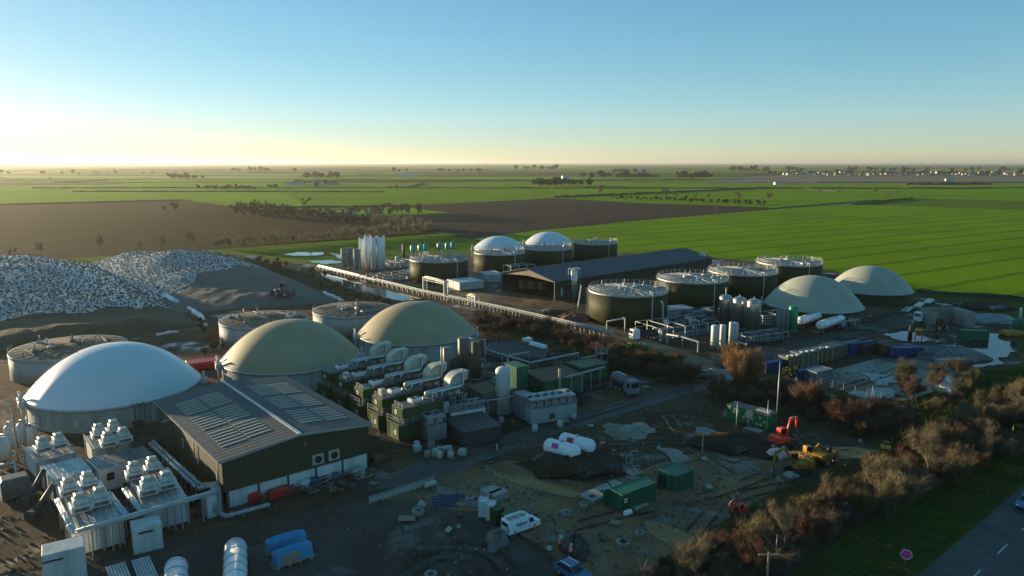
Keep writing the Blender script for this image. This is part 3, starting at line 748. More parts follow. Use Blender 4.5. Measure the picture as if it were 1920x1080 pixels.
for s_ in (0, 1):
    x0, x1 = (-0.6, bw / 2) if s_ == 0 else (bw + 0.6, bw / 2)
    m = MB(); z0, z1 = EH - 0.1, rid2 + 0.06
    m.add([(x0, -0.6, z0), (x1, -0.6, z1), (x1, bl + 0.4, z1), (x0, bl + 0.4, z0), (x0, -0.6, z0 + 0.12), (x1, -0.6, z1 + 0.12), (x1, bl + 0.4, z1 + 0.12), (x0, bl + 0.4, z0 + 0.12)], [(0, 1, 2, 3), (4, 5, 6, 7), (0, 1, 5, 4), (1, 2, 6, 5), (2, 3, 7, 6), (3, 0, 4, 7)])
    for k in range(60): m.bar((x0, -0.5 + k * (bl + 0.8) / 59, z0 + 0.14), (x1, -0.5 + k * (bl + 0.8) / 59, z1 + 0.14), 0.08, 0.05)
    m.build('roof', 'dark_roof', barn)
MB().bar((bw / 2, -0.6, rid2 + 0.2), (bw / 2, bl + 0.4, rid2 + 0.2), 0.5, 0.12).build('ridge_cap', 'dark_roof', barn)
for k in range(14):
    y = 0.3 + k * (bl - 0.6) / 13
    for x in (0.25, bw - 0.25): MB().box(x, y, 0, 0.3, 0.3, EH - 0.1).build('post', 'dull_steel', barn)
for k, (x, h) in enumerate(((2.2, 3.2), (5.0, 3.0), (8.2, 2.8))): MB().box(x, 9.0 + 2 * k, 0, 2.5, 2.5, h).build('bay_wall', 'wood', barn)
MB().box(bw + 0.3, 3.2, 1.5, 0.15, 0.9, 2.6).build('notice_board', 'white_metal', barn)
bs = None
for u, v, vt, lab in ((1076, 561, 503, 'slim steel silo in an open frame beside the barn doorway'), (1316, 512, 473, 'slim steel silo standing at the far end of the long barn')):
    p = G(u, v); h = HZ(p, vt)
    t = thing('slim_silo', lab, 'silo', p, brz, 'slim silos beside the barn')
    MB().lathe(0, 0, [(0.5, 1.2), (1.2, 2.6), (1.2, h - 0.6), (0.4, h)], 20).build('shell', 'steel', t)
    m = MB()
    for dx, dy in ((-1.4, -1.4), (1.4, -1.4), (1.4, 1.4), (-1.4, 1.4)): m.bar((dx, dy, 0), (dx, dy, h), 0.14)
    for z in (2.5, h * 0.5, h):
        for k in range(4):
            q = ((-1.4, -1.4), (1.4, -1.4), (1.4, 1.4), (-1.4, 1.4)); m.bar((*q[k], z), (*q[(k + 1) % 4], z), 0.1)
    m.build('frame', 'galv', t)

# ------------------------------------------------------------------ silage clamps
def clamp_heap(name, label, quad, H_, slope, cover, seed, n=90, crest=(0.5, 0.5), front=0.5):
    fl, frt, br, bl_ = [G(*q) for q in quad]; rr = random.Random(seed)
    from mathutils import noise as NZ
    def P(s_, t_): return (fl * (1 - s_) + frt * s_) * (1 - t_) + (bl_ * (1 - s_) + br * s_) * t_
    def hgt(s_, t_):
        p = P(s_, t_)
        d = min(s_ * (frt - fl).length, (1 - s_) * (frt - fl).length, t_ * (bl_ - fl).length * slope[1], (1 - t_) * (bl_ - fl).length)
        e = max(0.0, min(1.0, d / slope[0])); e = math.sin(e * math.pi / 2) ** 0.9
        w = NZ.noise(Vector((p.x * 0.045, p.y * 0.045, seed))) * 0.22 + NZ.noise(Vector((p.x * 0.15, p.y * 0.15, seed))) * 0.05
        cx_ = 1 - 0.35 * abs(s_ - crest[0]) ** 1.5 * 2 - 0.25 * abs(t_ - crest[1]) ** 1.5 * 2
        cx_ *= front + (1 - front) * max(0.0, min(1.0, (t_ - 0.12) / 0.5))
        return H_ * e * (cx_ + w) + NZ.noise(Vector((p.x * 0.5, p.y * 0.5, seed))) * 0.25 * e
    t = thing(name, label, 'silage clamp', (0, 0, 0), 0, 'silage clamps')
    vs = []; fs = []; cv = {}; cvs = []; cfs = []
    for i in range(n + 1):
        for j in range(n + 1):
            p = P(i / n, j / n); vs.append((p.x, p.y, hgt(i / n, j / n) - (0.05 if 0 < i < n and 0 < j < n else 0.2)))
    for i in range(n):
        for j in range(n):
            f = (i * (n + 1) + j, (i + 1) * (n + 1) + j, (i + 1) * (n + 1) + j + 1, i * (n + 1) + j + 1); fs.append(f)
            s_, t_ = (i + 0.5) / n, (j + 0.5) / n
            if cover(s_, t_, NZ.noise(Vector((s_ * 6, t_ * 6, seed)))):
                g = []
                for q in f:
                    if q not in cv: cv[q] = len(cvs); cvs.append((vs[q][0], vs[q][1], vs[q][2] + 0.12))
                    g.append(cv[q])
                cfs.append(tuple(g))
    mb = MB(); mb.add(vs, fs, 0, True); mb.build('heap', cover.mat if hasattr(cover, 'mat') else 'silage', t)
    mb = MB(); mb.add(cvs, cfs, 0, True); mb.build('plastic_sheet', 'sheet_plastic', t)
    # tyres weighing down the sheet: rows close together
    tv = MB(); L1 = (frt - fl).length; L2 = (bl_ - fl).length
    ns, ntt = int(L1 / 1.02), int(L2 / 1.05)
    for i in range(ns):
        for j in range(ntt):
            s_ = (i + 0.5 + rr.uniform(-0.45, 0.45)) / ns; t_ = (j + 0.5 * (i % 2) + rr.uniform(-0.5, 0.5)) / ntt
            p0_ = P(s_, t_)
            if not (0.01 < s_ < 0.99 and 0.01 < t_ < 0.99) or not cover(s_, t_, NZ.noise(Vector((s_ * 6, t_ * 6, seed)))): continue
            if rr.random() < 0.2 or NZ.noise(Vector((p0_.x * 0.7, p0_.y * 0.7, 7))) > 0.25: continue
            p = p0_; z = hgt(s_, t_) + 0.1; e = 0.02
            nx = Vector((-(hgt(min(1, s_ + e), t_) - hgt(max(0, s_ - e), t_)) / (2 * e * L1), -(hgt(s_, min(1, t_ + e)) - hgt(s_, max(0, t_ - e))) / (2 * e * L2)))
            ds, dt = (frt - fl).normalized(), (bl_ - fl).normalized()
            g = ds * nx.x + dt * nx.y; nrm = Vector((g.x, g.y, 1)).normalized()
            u_ = nrm.orthogonal().normalized(); w_ = nrm.cross(u_); c0 = Vector((p.x, p.y, z))
            k6 = [u_ * math.cos(a) + w_ * math.sin(a) for a in [math.pi / 3 * q for q in range(6)]]
            ro = rr.uniform(0.24, 0.36)
            vv = [c0 + q * ro for q in k6] + [c0 + q * ro * 0.8 + nrm * 0.2 for q in k6] + [c0 + q * ro * 0.45 + nrm * 0.14 for q in k6]
            tv.add(vv, [(q, (q + 1) % 6, 6 + (q + 1) % 6, 6 + q) for q in range(6)] + [(6 + q, 6 + (q + 1) % 6, 12 + (q + 1) % 6, 12 + q) for q in range(6)], 0, True)
    o = tv.build('tyres', 'tyre', t); o['kind'] = 'stuff'
    return t, P, hgt
def cov1(s_, t_, w): return t_ > 0.15 + 0.04 * w + 0.10 * max(0, s_ - 0.55)
def cov2(s_, t_, w): return t_ > 0.16 + 0.50 * s_ + 0.05 * w
cov2.mat = 'grey_earth'
CL1 = clamp_heap('silage_clamp', 'silage heap under a tyre covered sheet with a bare brown front face, left edge', [(-90, 668), (385, 612), (190, 500), (-480, 530)], 10.5, (17, 1.6), cov1, 3, crest=(0.42, 0.6), front=0.36)
CL2 = clamp_heap('silage_clamp', 'silage heap half under sheet and tyres, with a grey ramp where a loader works', [(330, 588), (660, 566), (450, 484), (160, 497)], 8.4, (24, 1.2), cov2, 5, crest=(0.35, 0.7), front=0.36)
# pale rolled sheet edges lying in the gutter between and beside the heaps
def sheet_roll(label, pts, r=0.5, z=0.35):
    P = []; rr = random.Random(len(pts) + int(pts[0][0]))
    for (u, v), (u2, v2) in zip(pts, pts[1:]):
        for k in range(6): P.append(G(u + (u2 - u) * k / 6, v + (v2 - v) * k / 6, z) + Vector((rr.gauss(0, .25), rr.gauss(0, .25), rr.uniform(-0.1, 0.2))))
    o = MB().tube(P, [r * rr.uniform(0.55, 1.25) for _ in P], 7).build('sheet_roll', 'white_skin')
    o['label'] = label; o['category'] = 'plastic sheet'; o['group'] = 'rolled sheet edges'
sheet_roll('crumpled white sheet edge running down between the two silage heaps', [(168, 499), (215, 516), (270, 538), (295, 550), (345, 573)], 0.9)
sheet_roll('crumpled white sheet edge at the foot of the right hand silage gully', [(352, 578), (378, 594), (386, 612)], 0.8)
sheet_roll('white sheet edge beside the grey ramp near the ditch', [(607, 549), (628, 557), (645, 565)], 0.6)
sheet_roll('long white sheet edge on the ground in front of the brown silage face', [(292, 628), (342, 621)], 0.5)
# ------------------------------------------------------------------ process plant
def foot(pl, pn, pr, z=0.0):
    a, b, c = G(*pl, z), G(*pn, z), G(*pr, z)
    ux, uy = c - b, a - b
    ang = (math.atan2(ux.y, ux.x) + math.atan2(uy.y, uy.x) - math.pi / 2) / 2
    return Vector((b.x, b.y, 0)), ang, ux.length, uy.length
def solo(mb, name, label, cat, m, loc=(0, 0, 0), rz=0.0, group=None):
    o = mb.build(name, m, None, loc, rz); o['label'] = label; o['category'] = cat
    if group: o['group'] = group
    return o
def ribbed_box(mb, x0, y0, x1, y1, z0, z1, pitch=0.6, rib=0.06, mi=0, top=False):
    mb.box((x0 + x1) / 2, (y0 + y1) / 2, z0, x1 - x0, y1 - y0, z1 - z0, mi=mi)
    n = max(2, int((x1 - x0) / pitch))
    for k in range(n):
        x = x0 + (k + 0.5) * (x1 - x0) / n
        for y in (y0 - rib / 2, y1 + rib / 2): mb.box(x, y, z0 + 0.15, (x1 - x0) / n * 0.5, rib, z1 - z0 - 0.3, mi=mi)
        if top: mb.box(x, (y0 + y1) / 2, z1, (x1 - x0) / n * 0.45, y1 - y0 - 0.1, rib, mi=mi)
    n = max(2, int((y1 - y0) / pitch))
    for k in range(n):
        y = y0 + (k + 0.5) * (y1 - y0) / n
        for x in (x0 - rib / 2, x1 + rib / 2): mb.box(x, y, z0 + 0.15, rib, (y1 - y0) / n * 0.5, z1 - z0 - 0.3, mi=mi)
def container(label, pl, pn, pr, h, m, group='containers', z0=0.0, w=None, d=None, doors='l', name='container', cat='container', ribs=True, top=False, base_z=0.0):
    o, a, ww, dd = foot(pl, pn, pr, base_z); w = w or ww; d = d or dd
    t = thing(name, label, cat, (o.x, o.y, z0), a, group)
    mb = MB()
    if ribs: ribbed_box(mb, 0.08, 0.08, w - 0.08, d - 0.08, 0.12, h - 0.08, top=top)
    else: mb.bevbox(w / 2, d / 2, 0.1, w, d, h - 0.1, 0.06)
    mb.build('body', m, t)
    fm = MB()
    for x in (0.08, w - 0.08):
        for y in (0.08, d - 0.08): fm.box(x, y, 0, 0.18, 0.18, h)
    for z in (0.1, h - 0.1):
        fm.bar((0, 0.06, z), (w, 0.06, z), 0.16); fm.bar((0, d - 0.06, z), (w, d - 0.06, z), 0.16)
        fm.bar((0.06, 0, z), (0.06, d, z), 0.155); fm.bar((w - 0.06, 0, z), (w - 0.06, d, z), 0.155)
    fm.build('frame', m, t)
    if doors:
        x = -0.03 if doors == 'l' else w + 0.03
        for k in (0, 1):
            y = d * (0.27 + 0.46 * k); dr = MB().box(x, y, 0.2, 0.06, d * 0.42, h - 0.4).build('door', m, t)
            MB().box(x * 1.0 + (-0.05 if doors == 'l' else 0.05), y + (0.25 if k == 0 else -0.25), 0.3, 0.05, 0.07, h - 0.6).build('handle', 'galv', dr)
    return t, a, w, d

# --- gas upgrading yard, front left -------------------------------------------------
UG = 'gas cleaning units in front of the white dome'
U1 = container('white container with a boldly ribbed roof left of the cabin with the dark window', (84, 913), (101, 941), (176, 919), 3.2, 'white_metal', UG, doors=None, top=True)
U2, a2, w2, d2 = container('small white cabin with one dark square window between the container and the long box', (170, 900), (190, 924), (229, 912), 3.3, 'white_metal', UG, doors=None, ribs=False, name='cabin', cat='cabin')
MB().box(w2 * 0.5, -0.03, 1.5, 1.0, 0.1, 1.1).build('window', 'glass', U2)
m = MB()
for k in range(7): m.box(0.3 + k * (w2 - 0.6) / 6, d2 / 2, 3.3, 0.18, d2 - 0.2, 0.06)
m.build('roof_ribs', 'dull_steel', U2)
U3, a3, w3, d3 = container('long white box with a dirty grey roof beside the two shiny pipes', (206, 893), (226, 908), (290, 892), 3.2, 'white_metal', UG, doors=None, ribs=False)
MB().box(w3 / 2, d3 / 2, 3.22, w3 + 0.3, d3 + 0.3, 0.1).build('roof', 'dull_steel', U3)
MB().box(w3 * 0.5, d3 / 2, 3.33, 0.1, d3, 0.05).build('roof_seam', 'rust', U3)

fan0 = None
def cooler(p, rz, label, m='white_metal', group='fan stacks on the gas cleaning units'):
    global fan0
    if fan0 is None:
        fan0 = thing('fan_stack', label, 'fan stack', p, rz, group)
        mb = MB(); mb.bevbox(0, 0, 0.35, 2.2, 2.0, 0.9, 0.06); mb.build('base', m, fan0)
        mb = MB()
        for sx in (-1, 1):
            for sy in (-1, 1): mb.box(sx * 0.95, sy * 0.85, 0, 0.14, 0.14, 0.36)
        mb.build('feet', 'dull_steel', fan0)
        MB().box(0, -1.01, 0.55, 1.6, 0.05, 0.42).build('grille', 'dull_steel', fan0)
        mb = MB(); mb.bevbox(0, 0.05, 1.25, 1.55, 1.4, 0.75, 0.1); mb.build('plenum', m, fan0)
        mb = MB(); mb.bevbox(0, 0.1, 2.0, 1.15, 1.05, 0.55, 0.14); mb.build('hood', 'cream_metal', fan0)
        MB().box(0.2, 0.83, 1.3, 0.7, 0.1, 0.4).build('louvre', 'dull_steel', fan0)
        return fan0
    return copy_tree(fan0, p, rz, label)
def bed_unit(label, top, zt, fans, tag_, pan=9):
    # top = left, near, right px of the deck at height zt; a deck of panels on a cabin front
    o, a, w, d = foot(*top, zt)
    t = thing('cooling_deck', label, 'equipment deck', (o.x, o.y, 0), a, UG)
    MB().box(w / 2, d / 2, zt - 0.25, w, d, 0.22).build('deck', 'galv', t)
    m = MB()
    for k in range(6): m.box(0.4 + k * (w - 0.8) / 5, d / 2, zt - 0.03, 0.1, d, 0.05)
    m.build('deck_ribs', 'white_metal', t)
    MB().box(w / 2, d / 2 + 0.1, 0.2, w - 0.3, d - 0.5, zt - 0.46).build('cabin', 'white_metal', t)
    for k in range(pan):
        MB().box(0.4 + (w - 0.8) * (k + 0.5) / pan, 0.32, 0.3, (w - 0.8) / pan - 0.12, 0.14, zt - 0.75).build('panel', 'white_metal', t)
    for x in (0.1, w / 2, w - 0.1):
        for y in (0.1, d - 0.1): MB().box(x, y, 0, 0.2, 0.2, zt - 0.26).build('post', 'galv', t)
    m = MB(); railing(m, [(0, d, zt), (0, d * 0.5, zt), (0, 0, zt), (w * 0.5, 0, zt), (w, 0, zt)], 0.5, 0.05, close=False); m.build('kerb_rail', 'galv', t)
    for (u, v), lab in fans:
        p = G(u, v, zt + 0.02); p.z = zt + 0.02
        cooler(p, a, lab)
    return t, a, w, d
FA = 'white fan stack on the left front deck, '
BD1 = bed_unit('low white deck with four fan stacks and a panelled front, left of the pair', ((106, 918), (150, 996), (232, 975)), 3.3,
    [((131, 930), FA + 'back row on the left'), ((167, 919), FA + 'back row beside the cabin'), ((152, 961), FA + 'front row on the left'), ((189, 949), FA + 'front row on the right')], 'a')
BD2 = bed_unit('low white deck with four fan stacks and tall front panels, beside the shiny pipes', ((236, 893), (270, 957), (354, 937)), 3.3,
    [((253, 899), FA.replace('left', 'right') + 'back row on the left'), ((288, 889), FA.replace('left', 'right') + 'back row by the shiny pipes'), ((278, 929), FA.replace('left', 'right') + 'front row on the left'), ((313, 918), FA.replace('left', 'right') + 'front row by the shiny pipes')], 'b', pan=8)
BD3 = bed_unit('low white deck with two fan stacks behind the rib roofed container', ((50, 838), (66, 866), (140, 846)), 3.2,
    [((82, 849), 'white fan stack behind the rib roofed container, left of the two'), ((112, 842), 'white fan stack behind the rib roofed container, right of the two')], 'c')
BD4 = bed_unit('sunlit pale deck with four fan stacks at the foot of the white dome', ((157, 818), (172, 842), (246, 826)), 3.2,
    [((187, 824), 'sunlit cream fan stack below the white dome, back left of four'), ((215, 816), 'sunlit cream fan stack below the white dome, back right of four'), ((204, 839), 'sunlit cream fan stack below the white dome, front left of four'), ((233, 831), 'sunlit cream fan stack below the white dome, front right of four')], 'd')
def pipe(label, pts, r, m='steel', name='pipe_run', cat='pipe', group='pipe runs', n=10, posts=0, flanges=True):
    P = [G(u, v, z) for u, v, z in pts]
    t = thing(name, label, cat, (0, 0, 0), 0, group)
    MB().tube(P, r, n).build('pipe', m, t)
    for i in range(posts):
        f = (i + 0.5) / posts * (len(P) - 1); k = int(f); q = P[k].lerp(P[k + 1], f - k)
        if q.z > 0.4: MB().bar((q.x, q.y, 0), (q.x, q.y, q.z - r), 0.14).build('post', 'galv', t)
    if flanges:
        for i in range(max(2, posts)):
            f = (i + 0.3) / max(2, posts) * (len(P) - 1); k = int(f); q = P[k].lerp(P[k + 1], f - k); d = (P[k + 1] - P[k]).normalized()
            MB().tube([q - d * 0.06, q + d * 0.06], r * 1.5, n).build('flange', m, t)
    return t
for k, (a, b) in enumerate((((281, 832), (369, 914)), ((287, 828), (376, 909)))):
    pipe(['shiny sunlit pipe beside the dark shed wall, nearer of the pair', 'shiny sunlit pipe beside the dark shed wall, farther of the pair'][k], [(*a, 3.0), (*b, 3.0)], 0.29, posts=5)
pipe('silver header pipe crossing the front of both fan decks', [(142, 996, 3.75), (270, 958, 3.75), (404, 920, 3.75)], 0.2, 'white_metal', posts=5)
pipe('grey header pipe alongside the crossing silver header', [(143, 1001, 3.55), (270, 963, 3.55), (404, 925, 3.55)], 0.16, 'galv', posts=2)
for k, (a, b) in enumerate((((105, 938), (138, 1004)), ((109, 936), (143, 1002)), ((200, 925), (235, 968)), ((205, 923), (240, 966)), ((231, 917), (264, 962)), ((236, 915), (269, 960)))):
    pipe(['outer pale pipe down the left edge of the left fan deck', 'inner pale pipe down the left edge of the left fan deck', 'left pipe of the pair on the right edge of the left deck', 'right pipe of the pair on the right edge of the left deck', 'left pipe of the pair on the left edge of the right deck', 'right pipe of the pair on the left edge of the right deck'][k], [(*a, 3.4), (*b, 3.4)], 0.2, 'white_metal', posts=3)
pipe('large silver elbow pipe dropping at the shed corner and running along its front', [(376, 911, 3.0), (402, 907, 3.0), (410, 917, 3.0), (412, 962, 0.7), (425, 968, 0.7), (505, 946, 0.7)], 0.33, 'galv', posts=4)
pipe('second silver elbow pipe dropping beside the cabinet at the shed corner', [(370, 916, 3.2), (398, 912, 3.2), (402, 922, 3.2), (404, 960, 0.8)], 0.3, 'galv')
cab, aa, cw, cd = container('tall white cabinet at the front left corner of the shed', (384, 967), (391, 973), (408, 968), 2.9, 'white_metal', UG, doors=None, ribs=False, name='cabinet', cat='cabinet')
wb = container('white cube shaped enclosure in front of the right fan deck', (244, 1022), (252, 1041), (307, 1029), 3.1, 'white_metal', 'white enclosures', doors=None, ribs=False, name='enclosure', cat='enclosure')
MB().box(wb[2] * 0.45, -0.04, 2.45, 1.6, 0.1, 0.25).build('vent', 'dark_metal', wb[0])
wb = container('large white enclosure at the bottom left, cut by the picture edge', (78, 1078), (84, 1100), (164, 1083), 3.6, 'white_metal', 'white enclosures', doors=None, ribs=False, name='enclosure', cat='enclosure')
MB().box(wb[2] * 0.25, -0.04, 2.7, 2.0, 0.1, 0.2).build('vent', 'dark_metal', wb[0])
# filter columns and pipework at the far left
for k, (u, v, vt, r) in enumerate(((20, 842, 797, 0.65), (43, 838, 793, 0.65), (60, 842, 800, 0.55), (6, 868, 820, 1.3))):
    p = G(u, v); h = HZ(p, vt)
    t = thing('filter_column', ['pale filter column by the left picture edge, left of the trio', 'pale filter column by the left edge, tallest of the trio', 'pale filter column by the left edge, right of the trio', 'wide pale filter drum cut by the left picture edge'][k], 'filter', p, 0, 'filter columns')
    MB().lathe(0, 0, [(r * 0.5, 0.5), (r, 0.9), (r, h - 0.5), (r * 0.7, h - 0.15), (0.1, h)], 16).build('shell', 'white_metal', t)
    MB().tube([(0, 0, h - 0.1), (0, 0, h + 0.5), (r * 1.8, 0, h + 0.5), (r * 1.8, 0, 0)], 0.1, 6).build('pipe', 'steel', t)
    for a in range(3): MB().bar((math.cos(a * 2.1) * r * 0.8, math.sin(a * 2.1) * r * 0.8, 0), (math.cos(a * 2.1) * r * 0.8, math.sin(a * 2.1) * r * 0.8, 1.0), 0.12).build('leg', 'galv', t)
pipe('pale bent vent pipe beside the filter columns', [(28, 812, 0), (24, 775, 4.5), (18, 757, 6.5), (15, 757, 6.8)], 0.2, 'white_metal')
pipe('low pale pipe in front of the filter columns', [(0, 872, 1.0), (28, 868, 1.0), (30, 885, 0.3)], 0.18, 'white_metal', posts=2)
# slanting augers and hopper in the shade at the left
for k, (a, b) in enumerate((((52, 938, 0.6), (83, 880, 4.0)), ((62, 966, 0.6), (101, 908, 4.0)))):
    P = [G(*a), G(*b)]; t = thing('auger', ['dark slanting auger left of the fan decks, farther', 'dark slanting auger left of the fan decks, nearer'][k], 'auger', (0, 0, 0), 0, 'slanting augers')
    MB().tube(P, 0.35, 10).build('tube', 'dark_metal', t)
    MB().bar((P[1].x, P[1].y, 0), (P[1].x, P[1].y, P[1].z - .3), 0.2).build('leg', 'dark_metal', t)
    MB().bevbox(P[0].x, P[0].y, 0, 1.4, 1.4, 1.3, 0.2).build('hopper', 'dark_metal', t)
solo(MB().bevbox(0, 0, 0, 3.4, 2.6, 3.0, 0.25), 'feed_bin', 'dark feed bin beside the slanting augers', 'bin', 'dull_steel', G(30, 930), 0.7)
# racks and lying vessels along the bottom edge
for k, (pl, pn, pr) in enumerate((((200, 1072), (212, 1110), (250, 1098)), ((255, 1058), (262, 1100), (297, 1088)))):
    o, a, w, d = foot(pl, pn, pr)
    t = thing('grating_stack', ['stack of pale steel gratings at the bottom edge, left', 'stack of pale steel gratings at the bottom edge, right'][k], 'grating', o, a, 'steel gratings')
    m = MB()
    for i in range(9): m.box(w / 2, 0.1 + i * (d - 0.2) / 8, 0.5, w, 0.16, 0.1)
    for i in range(7): m.box(0.1 + i * (w - 0.2) / 6, d / 2, 0.52, 0.16, d, 0.1)
    m.build('grid', 'white_metal', t); MB().box(w / 2, d / 2, 0, w - 0.1, d - 0.1, 0.45).build('crate', 'dull_steel', t)
for k, (a, b, r) in enumerate((((442, 1032), (440, 1180), 1.25), ((331, 1068), (328, 1190), 1.2))):
    p, q = G(*a, r), G(*b, r); d = (q - p).normalized()
    t = thing('white_vessel', ['long ribbed white vessel lying at the bottom edge, longer of the two', 'ribbed white vessel lying at the bottom edge, mostly cut off'][k], 'vessel', (0, 0, 0), 0, 'lying white vessels')
    MB().hcyl(p + Vector((0, 0, .35)), q + Vector((0, 0, .35)), r, 32, dome=0.25).build('shell', 'white_paint', t)
    for i in range(8):
        c = p + d * (0.4 + i * 1.7) + Vector((0, 0, .35)); MB().tube([c - d * 0.06, c + d * 0.06], r + 0.05, 32).build('band', 'galv', t)
    for i in (1, 5): MB().box((p + d * 2 * i).x, (p + d * 2 * i).y, 0, 2.0, 0.4, 0.9).build('saddle', 'concrete_block', t)

# --- engine containers ---------------------------------------------------------------
n1, n5 = G(749, 829), G(613, 754)
ldir = (n5 - n1); 
erz = SRZ
ex = Vector((math.cos(erz), math.sin(erz), 0)); ey = Vector((-ex.y, ex.x, 0))
EW = 4.0; ELEN = 13.0
def chp(i):
    p = n1.lerp(n5, i / 4)
    lab = ['nearest', 'second nearest', 'middle', 'second farthest', 'farthest'][i] + ' of five green two storey engine containers beside the grey roofed shed'
    t = thing('engine_container', lab, 'engine container', p, erz, 'engine containers')
    m = MB(); ribbed_box(m, 0, 0, ELEN, EW, 0.15, 2.9, 0.5, 0.05); m.build('lower_body', 'green_metal', t)
    m = MB(); ribbed_box(m, 0.9, 0.25, ELEN * 0.72, EW - 0.25, 3.02, 5.4, 0.5, 0.04); m.build('upper_body', 'green_metal', t)
    MB().box(ELEN * 0.36 + 0.45, EW / 2, 5.41, ELEN * 0.72 - 1.0, EW - 0.6, 0.06).build('roof', 'dull_steel', t)
    MB().box(ELEN / 2, EW / 2, 2.92, ELEN + 0.1, EW + 0.1, 0.08).build('floor_frame', 'dark_metal', t)
    m = MB(); m.tube([(0.86, EW / 2 + 0.35, 4.5), (0.80, EW / 2 + 0.35, 4.5)], 0.42, 20)
    disc = m.build('badge', 'white_paint', t)
    m = MB(); m.box(0.78, EW / 2 + 0.35, 4.36, 0.03, 0.14, 0.3); m.box(0.78, EW / 2 + 0.48, 4.5, 0.03, 0.14, 0.12); m.build('mark', 'green_paint', disc)
    MB().box(-0.06, 1.2, 1.0, 0.06, 0.5, 0.8).build('notice', 'white_paint', t)
    for y in (0.8, 2.2): MB().box(-0.05, y, 0.3, 0.08, 1.25, 2.3).build('door', 'green_metal', t)
    m = MB(); railing(m, [(0.05, 0.05, 2.98), (0.05, EW - 0.05, 2.98)], 1.0, 0.06, close=False); railing(m, [(0.05, 0.05, 2.98), (0.9, 0.05, 2.98)], 1.0, 0.06, close=False)
    railing(m, [(x, 0.05, 2.98) for x in (9.4, 11, 12.9)], 1.0, 0.05, close=False)
    m.build('railing', 'galv', t)
    m = MB(); railing(m, [(0.95, y, 5.42) for y in (0.3, 1.5, 2.8)], 0.9, 0.06, close=False); railing(m, [(x, 0.3, 5.42) for x in (0.95, 3, 5, 7, 9)], 0.9, 0.05, close=False); m.build('roof_rail', 'galv', t)
    c = MB(); c.bevbox(4.6, EW / 2 + 0.2, 5.5, 2.3, 1.5, 0.7, 0.12); c = c.build('roof_cooler', 'white_paint', t)
    m = MB(); m.cyl(4.2, EW / 2 + 0.2, 6.2, 0.5, 0.12, 14); m.cyl(5.2, EW / 2 + 0.2, 6.2, 0.4, 0.1, 14); m.build('fan', 'dark_metal', c)
    if i in (1, 3): MB().bevbox(2.2, EW / 2 + 0.5, 5.5, 1.0, 1.2, 1.1, 0.1).build('roof_tank', 'cream_metal', t)
    if i == 3: MB().lathe(1.2, EW - 0.3 + 0.9, [(0.7, 0.6), (0.75, 1.0), (0.75, 2.3), (0.3, 2.7)], 14).build('side_drum', 'white_metal', t)
    m = MB()                                          # silencer lying on a frame over the rear end
    m.hcyl((7.2, EW / 2 - 0.2, 6.55), (13.6, EW / 2 - 0.2, 6.55), 0.55, 18, dome=0.35); s_ = m.build('silencer', 'steel', t)
    m = MB(); m.hcyl((6.6, EW / 2 - 0.2, 6.55), (7.1, EW / 2 - 0.2, 6.55), 0.5, 14, dome=0.3); m.build('silencer_cap', 'cream_metal', s_)
    for x in (8.2, 10.2, 12.6): MB().bar((x, EW / 2 - 0.2, 2.98), (x, EW / 2 - 0.2, 6.1), 0.18).build('silencer_leg', 'dull_steel', t)
    prof = []                                         # curved intake hood: quarter round, opening to the rear
    for k in range(9):
        an = math.pi - math.pi / 2 * k / 8; prof.append((11.7 + 2.3 + math.cos(an) * 2.3, 6.9 + math.sin(an) * 2.1))
    outer = [(11.7, 5.2)] + prof + [(15.9, 9.0), (15.7, 7.5)]
    inner = [(14.9, 7.2), (14.1, 6.6), (14.0, 5.2)]
    m = MB(); m.extr(outer + inner, EW / 2 + 0.1, EW / 2 + 2.1); h_ = m.build('intake_hood', 'cream_metal', t)
    MB().add([(15.75, EW / 2 + 0.3, 7.55), (15.75, EW / 2 + 1.9, 7.55), (15.92, EW / 2 + 1.9, 8.9), (15.92, EW / 2 + 0.3, 8.9)], [(0, 1, 2, 3)]).build('mesh', 'black', h_)
    MB().box(12.6, EW / 2 + 1.2, 2.98, 2.2, 2.3, 2.2).build('intake_plenum', 'dull_steel', t)
    MB().tube([(13.4, EW / 2 - 0.2, 6.6), (14.4, EW / 2 - 0.2, 6.6), (14.4, EW / 2 - 0.2, 9.6)], 0.2, 10).build('exhaust_pipe', 'steel', t)
    MB().bar((15.7, EW / 2 + 2.3, 3.0), (15.7, EW / 2 + 2.3, 8.4), 0.12).build('hood_post', 'rust', t)
    m = MB()
    for k in range(6): m.tube([(6.2 + k * 1.1, 0.4 + 0.3 * (k % 3), 5.5), (6.2 + k * 1.1, 0.4 + 0.3 * (k % 3), 6.1), (6.2 + k * 1.1, 2.3, 6.1)], 0.07, 5)
    m.build('pipework', 'dull_steel', t)
    m = MB(); q = random.Random(i + 50)
    for k in range(9):
        x = q.uniform(9.6, 14.5); y = q.uniform(-0.5, EW + 0.4); z = q.uniform(3.4, 6.2)
        m.tube([(x, y, 2.98), (x, y, z), (x + q.uniform(-2, 2), y, z)], q.uniform(0.06, 0.14), 6)
    m.build('pipes', 'galv', t, kind='stuff')
    for k in range(4): MB().bevbox(q.uniform(9.5, 14), q.uniform(0.3, EW - 0.3), 3.0, q.uniform(.7, 1.4), q.uniform(.6, 1.0), q.uniform(.8, 1.9), 0.05).build('control_box', q.choice(['dark_metal', 'grey_metal', 'galv']), t)
    MB().box(ELEN + 1.5, EW / 2, 0.1, 2.8, EW, 2.7).build('pump_enclosure', 'dark_metal', t)
    m = MB(); m.box(ELEN * 0.5, -0.45, 2.9, ELEN, 0.75, 0.08); m.build('catwalk', 'dark_metal', t)
    m = MB(); railing(m, [(x, -0.82, 2.98) for x in (0.1, 2.2, 4.4, 6.6, 8.8, 11, 13)], 1.0, 0.05, close=False); m.build('catwalk_rail', 'galv', t)
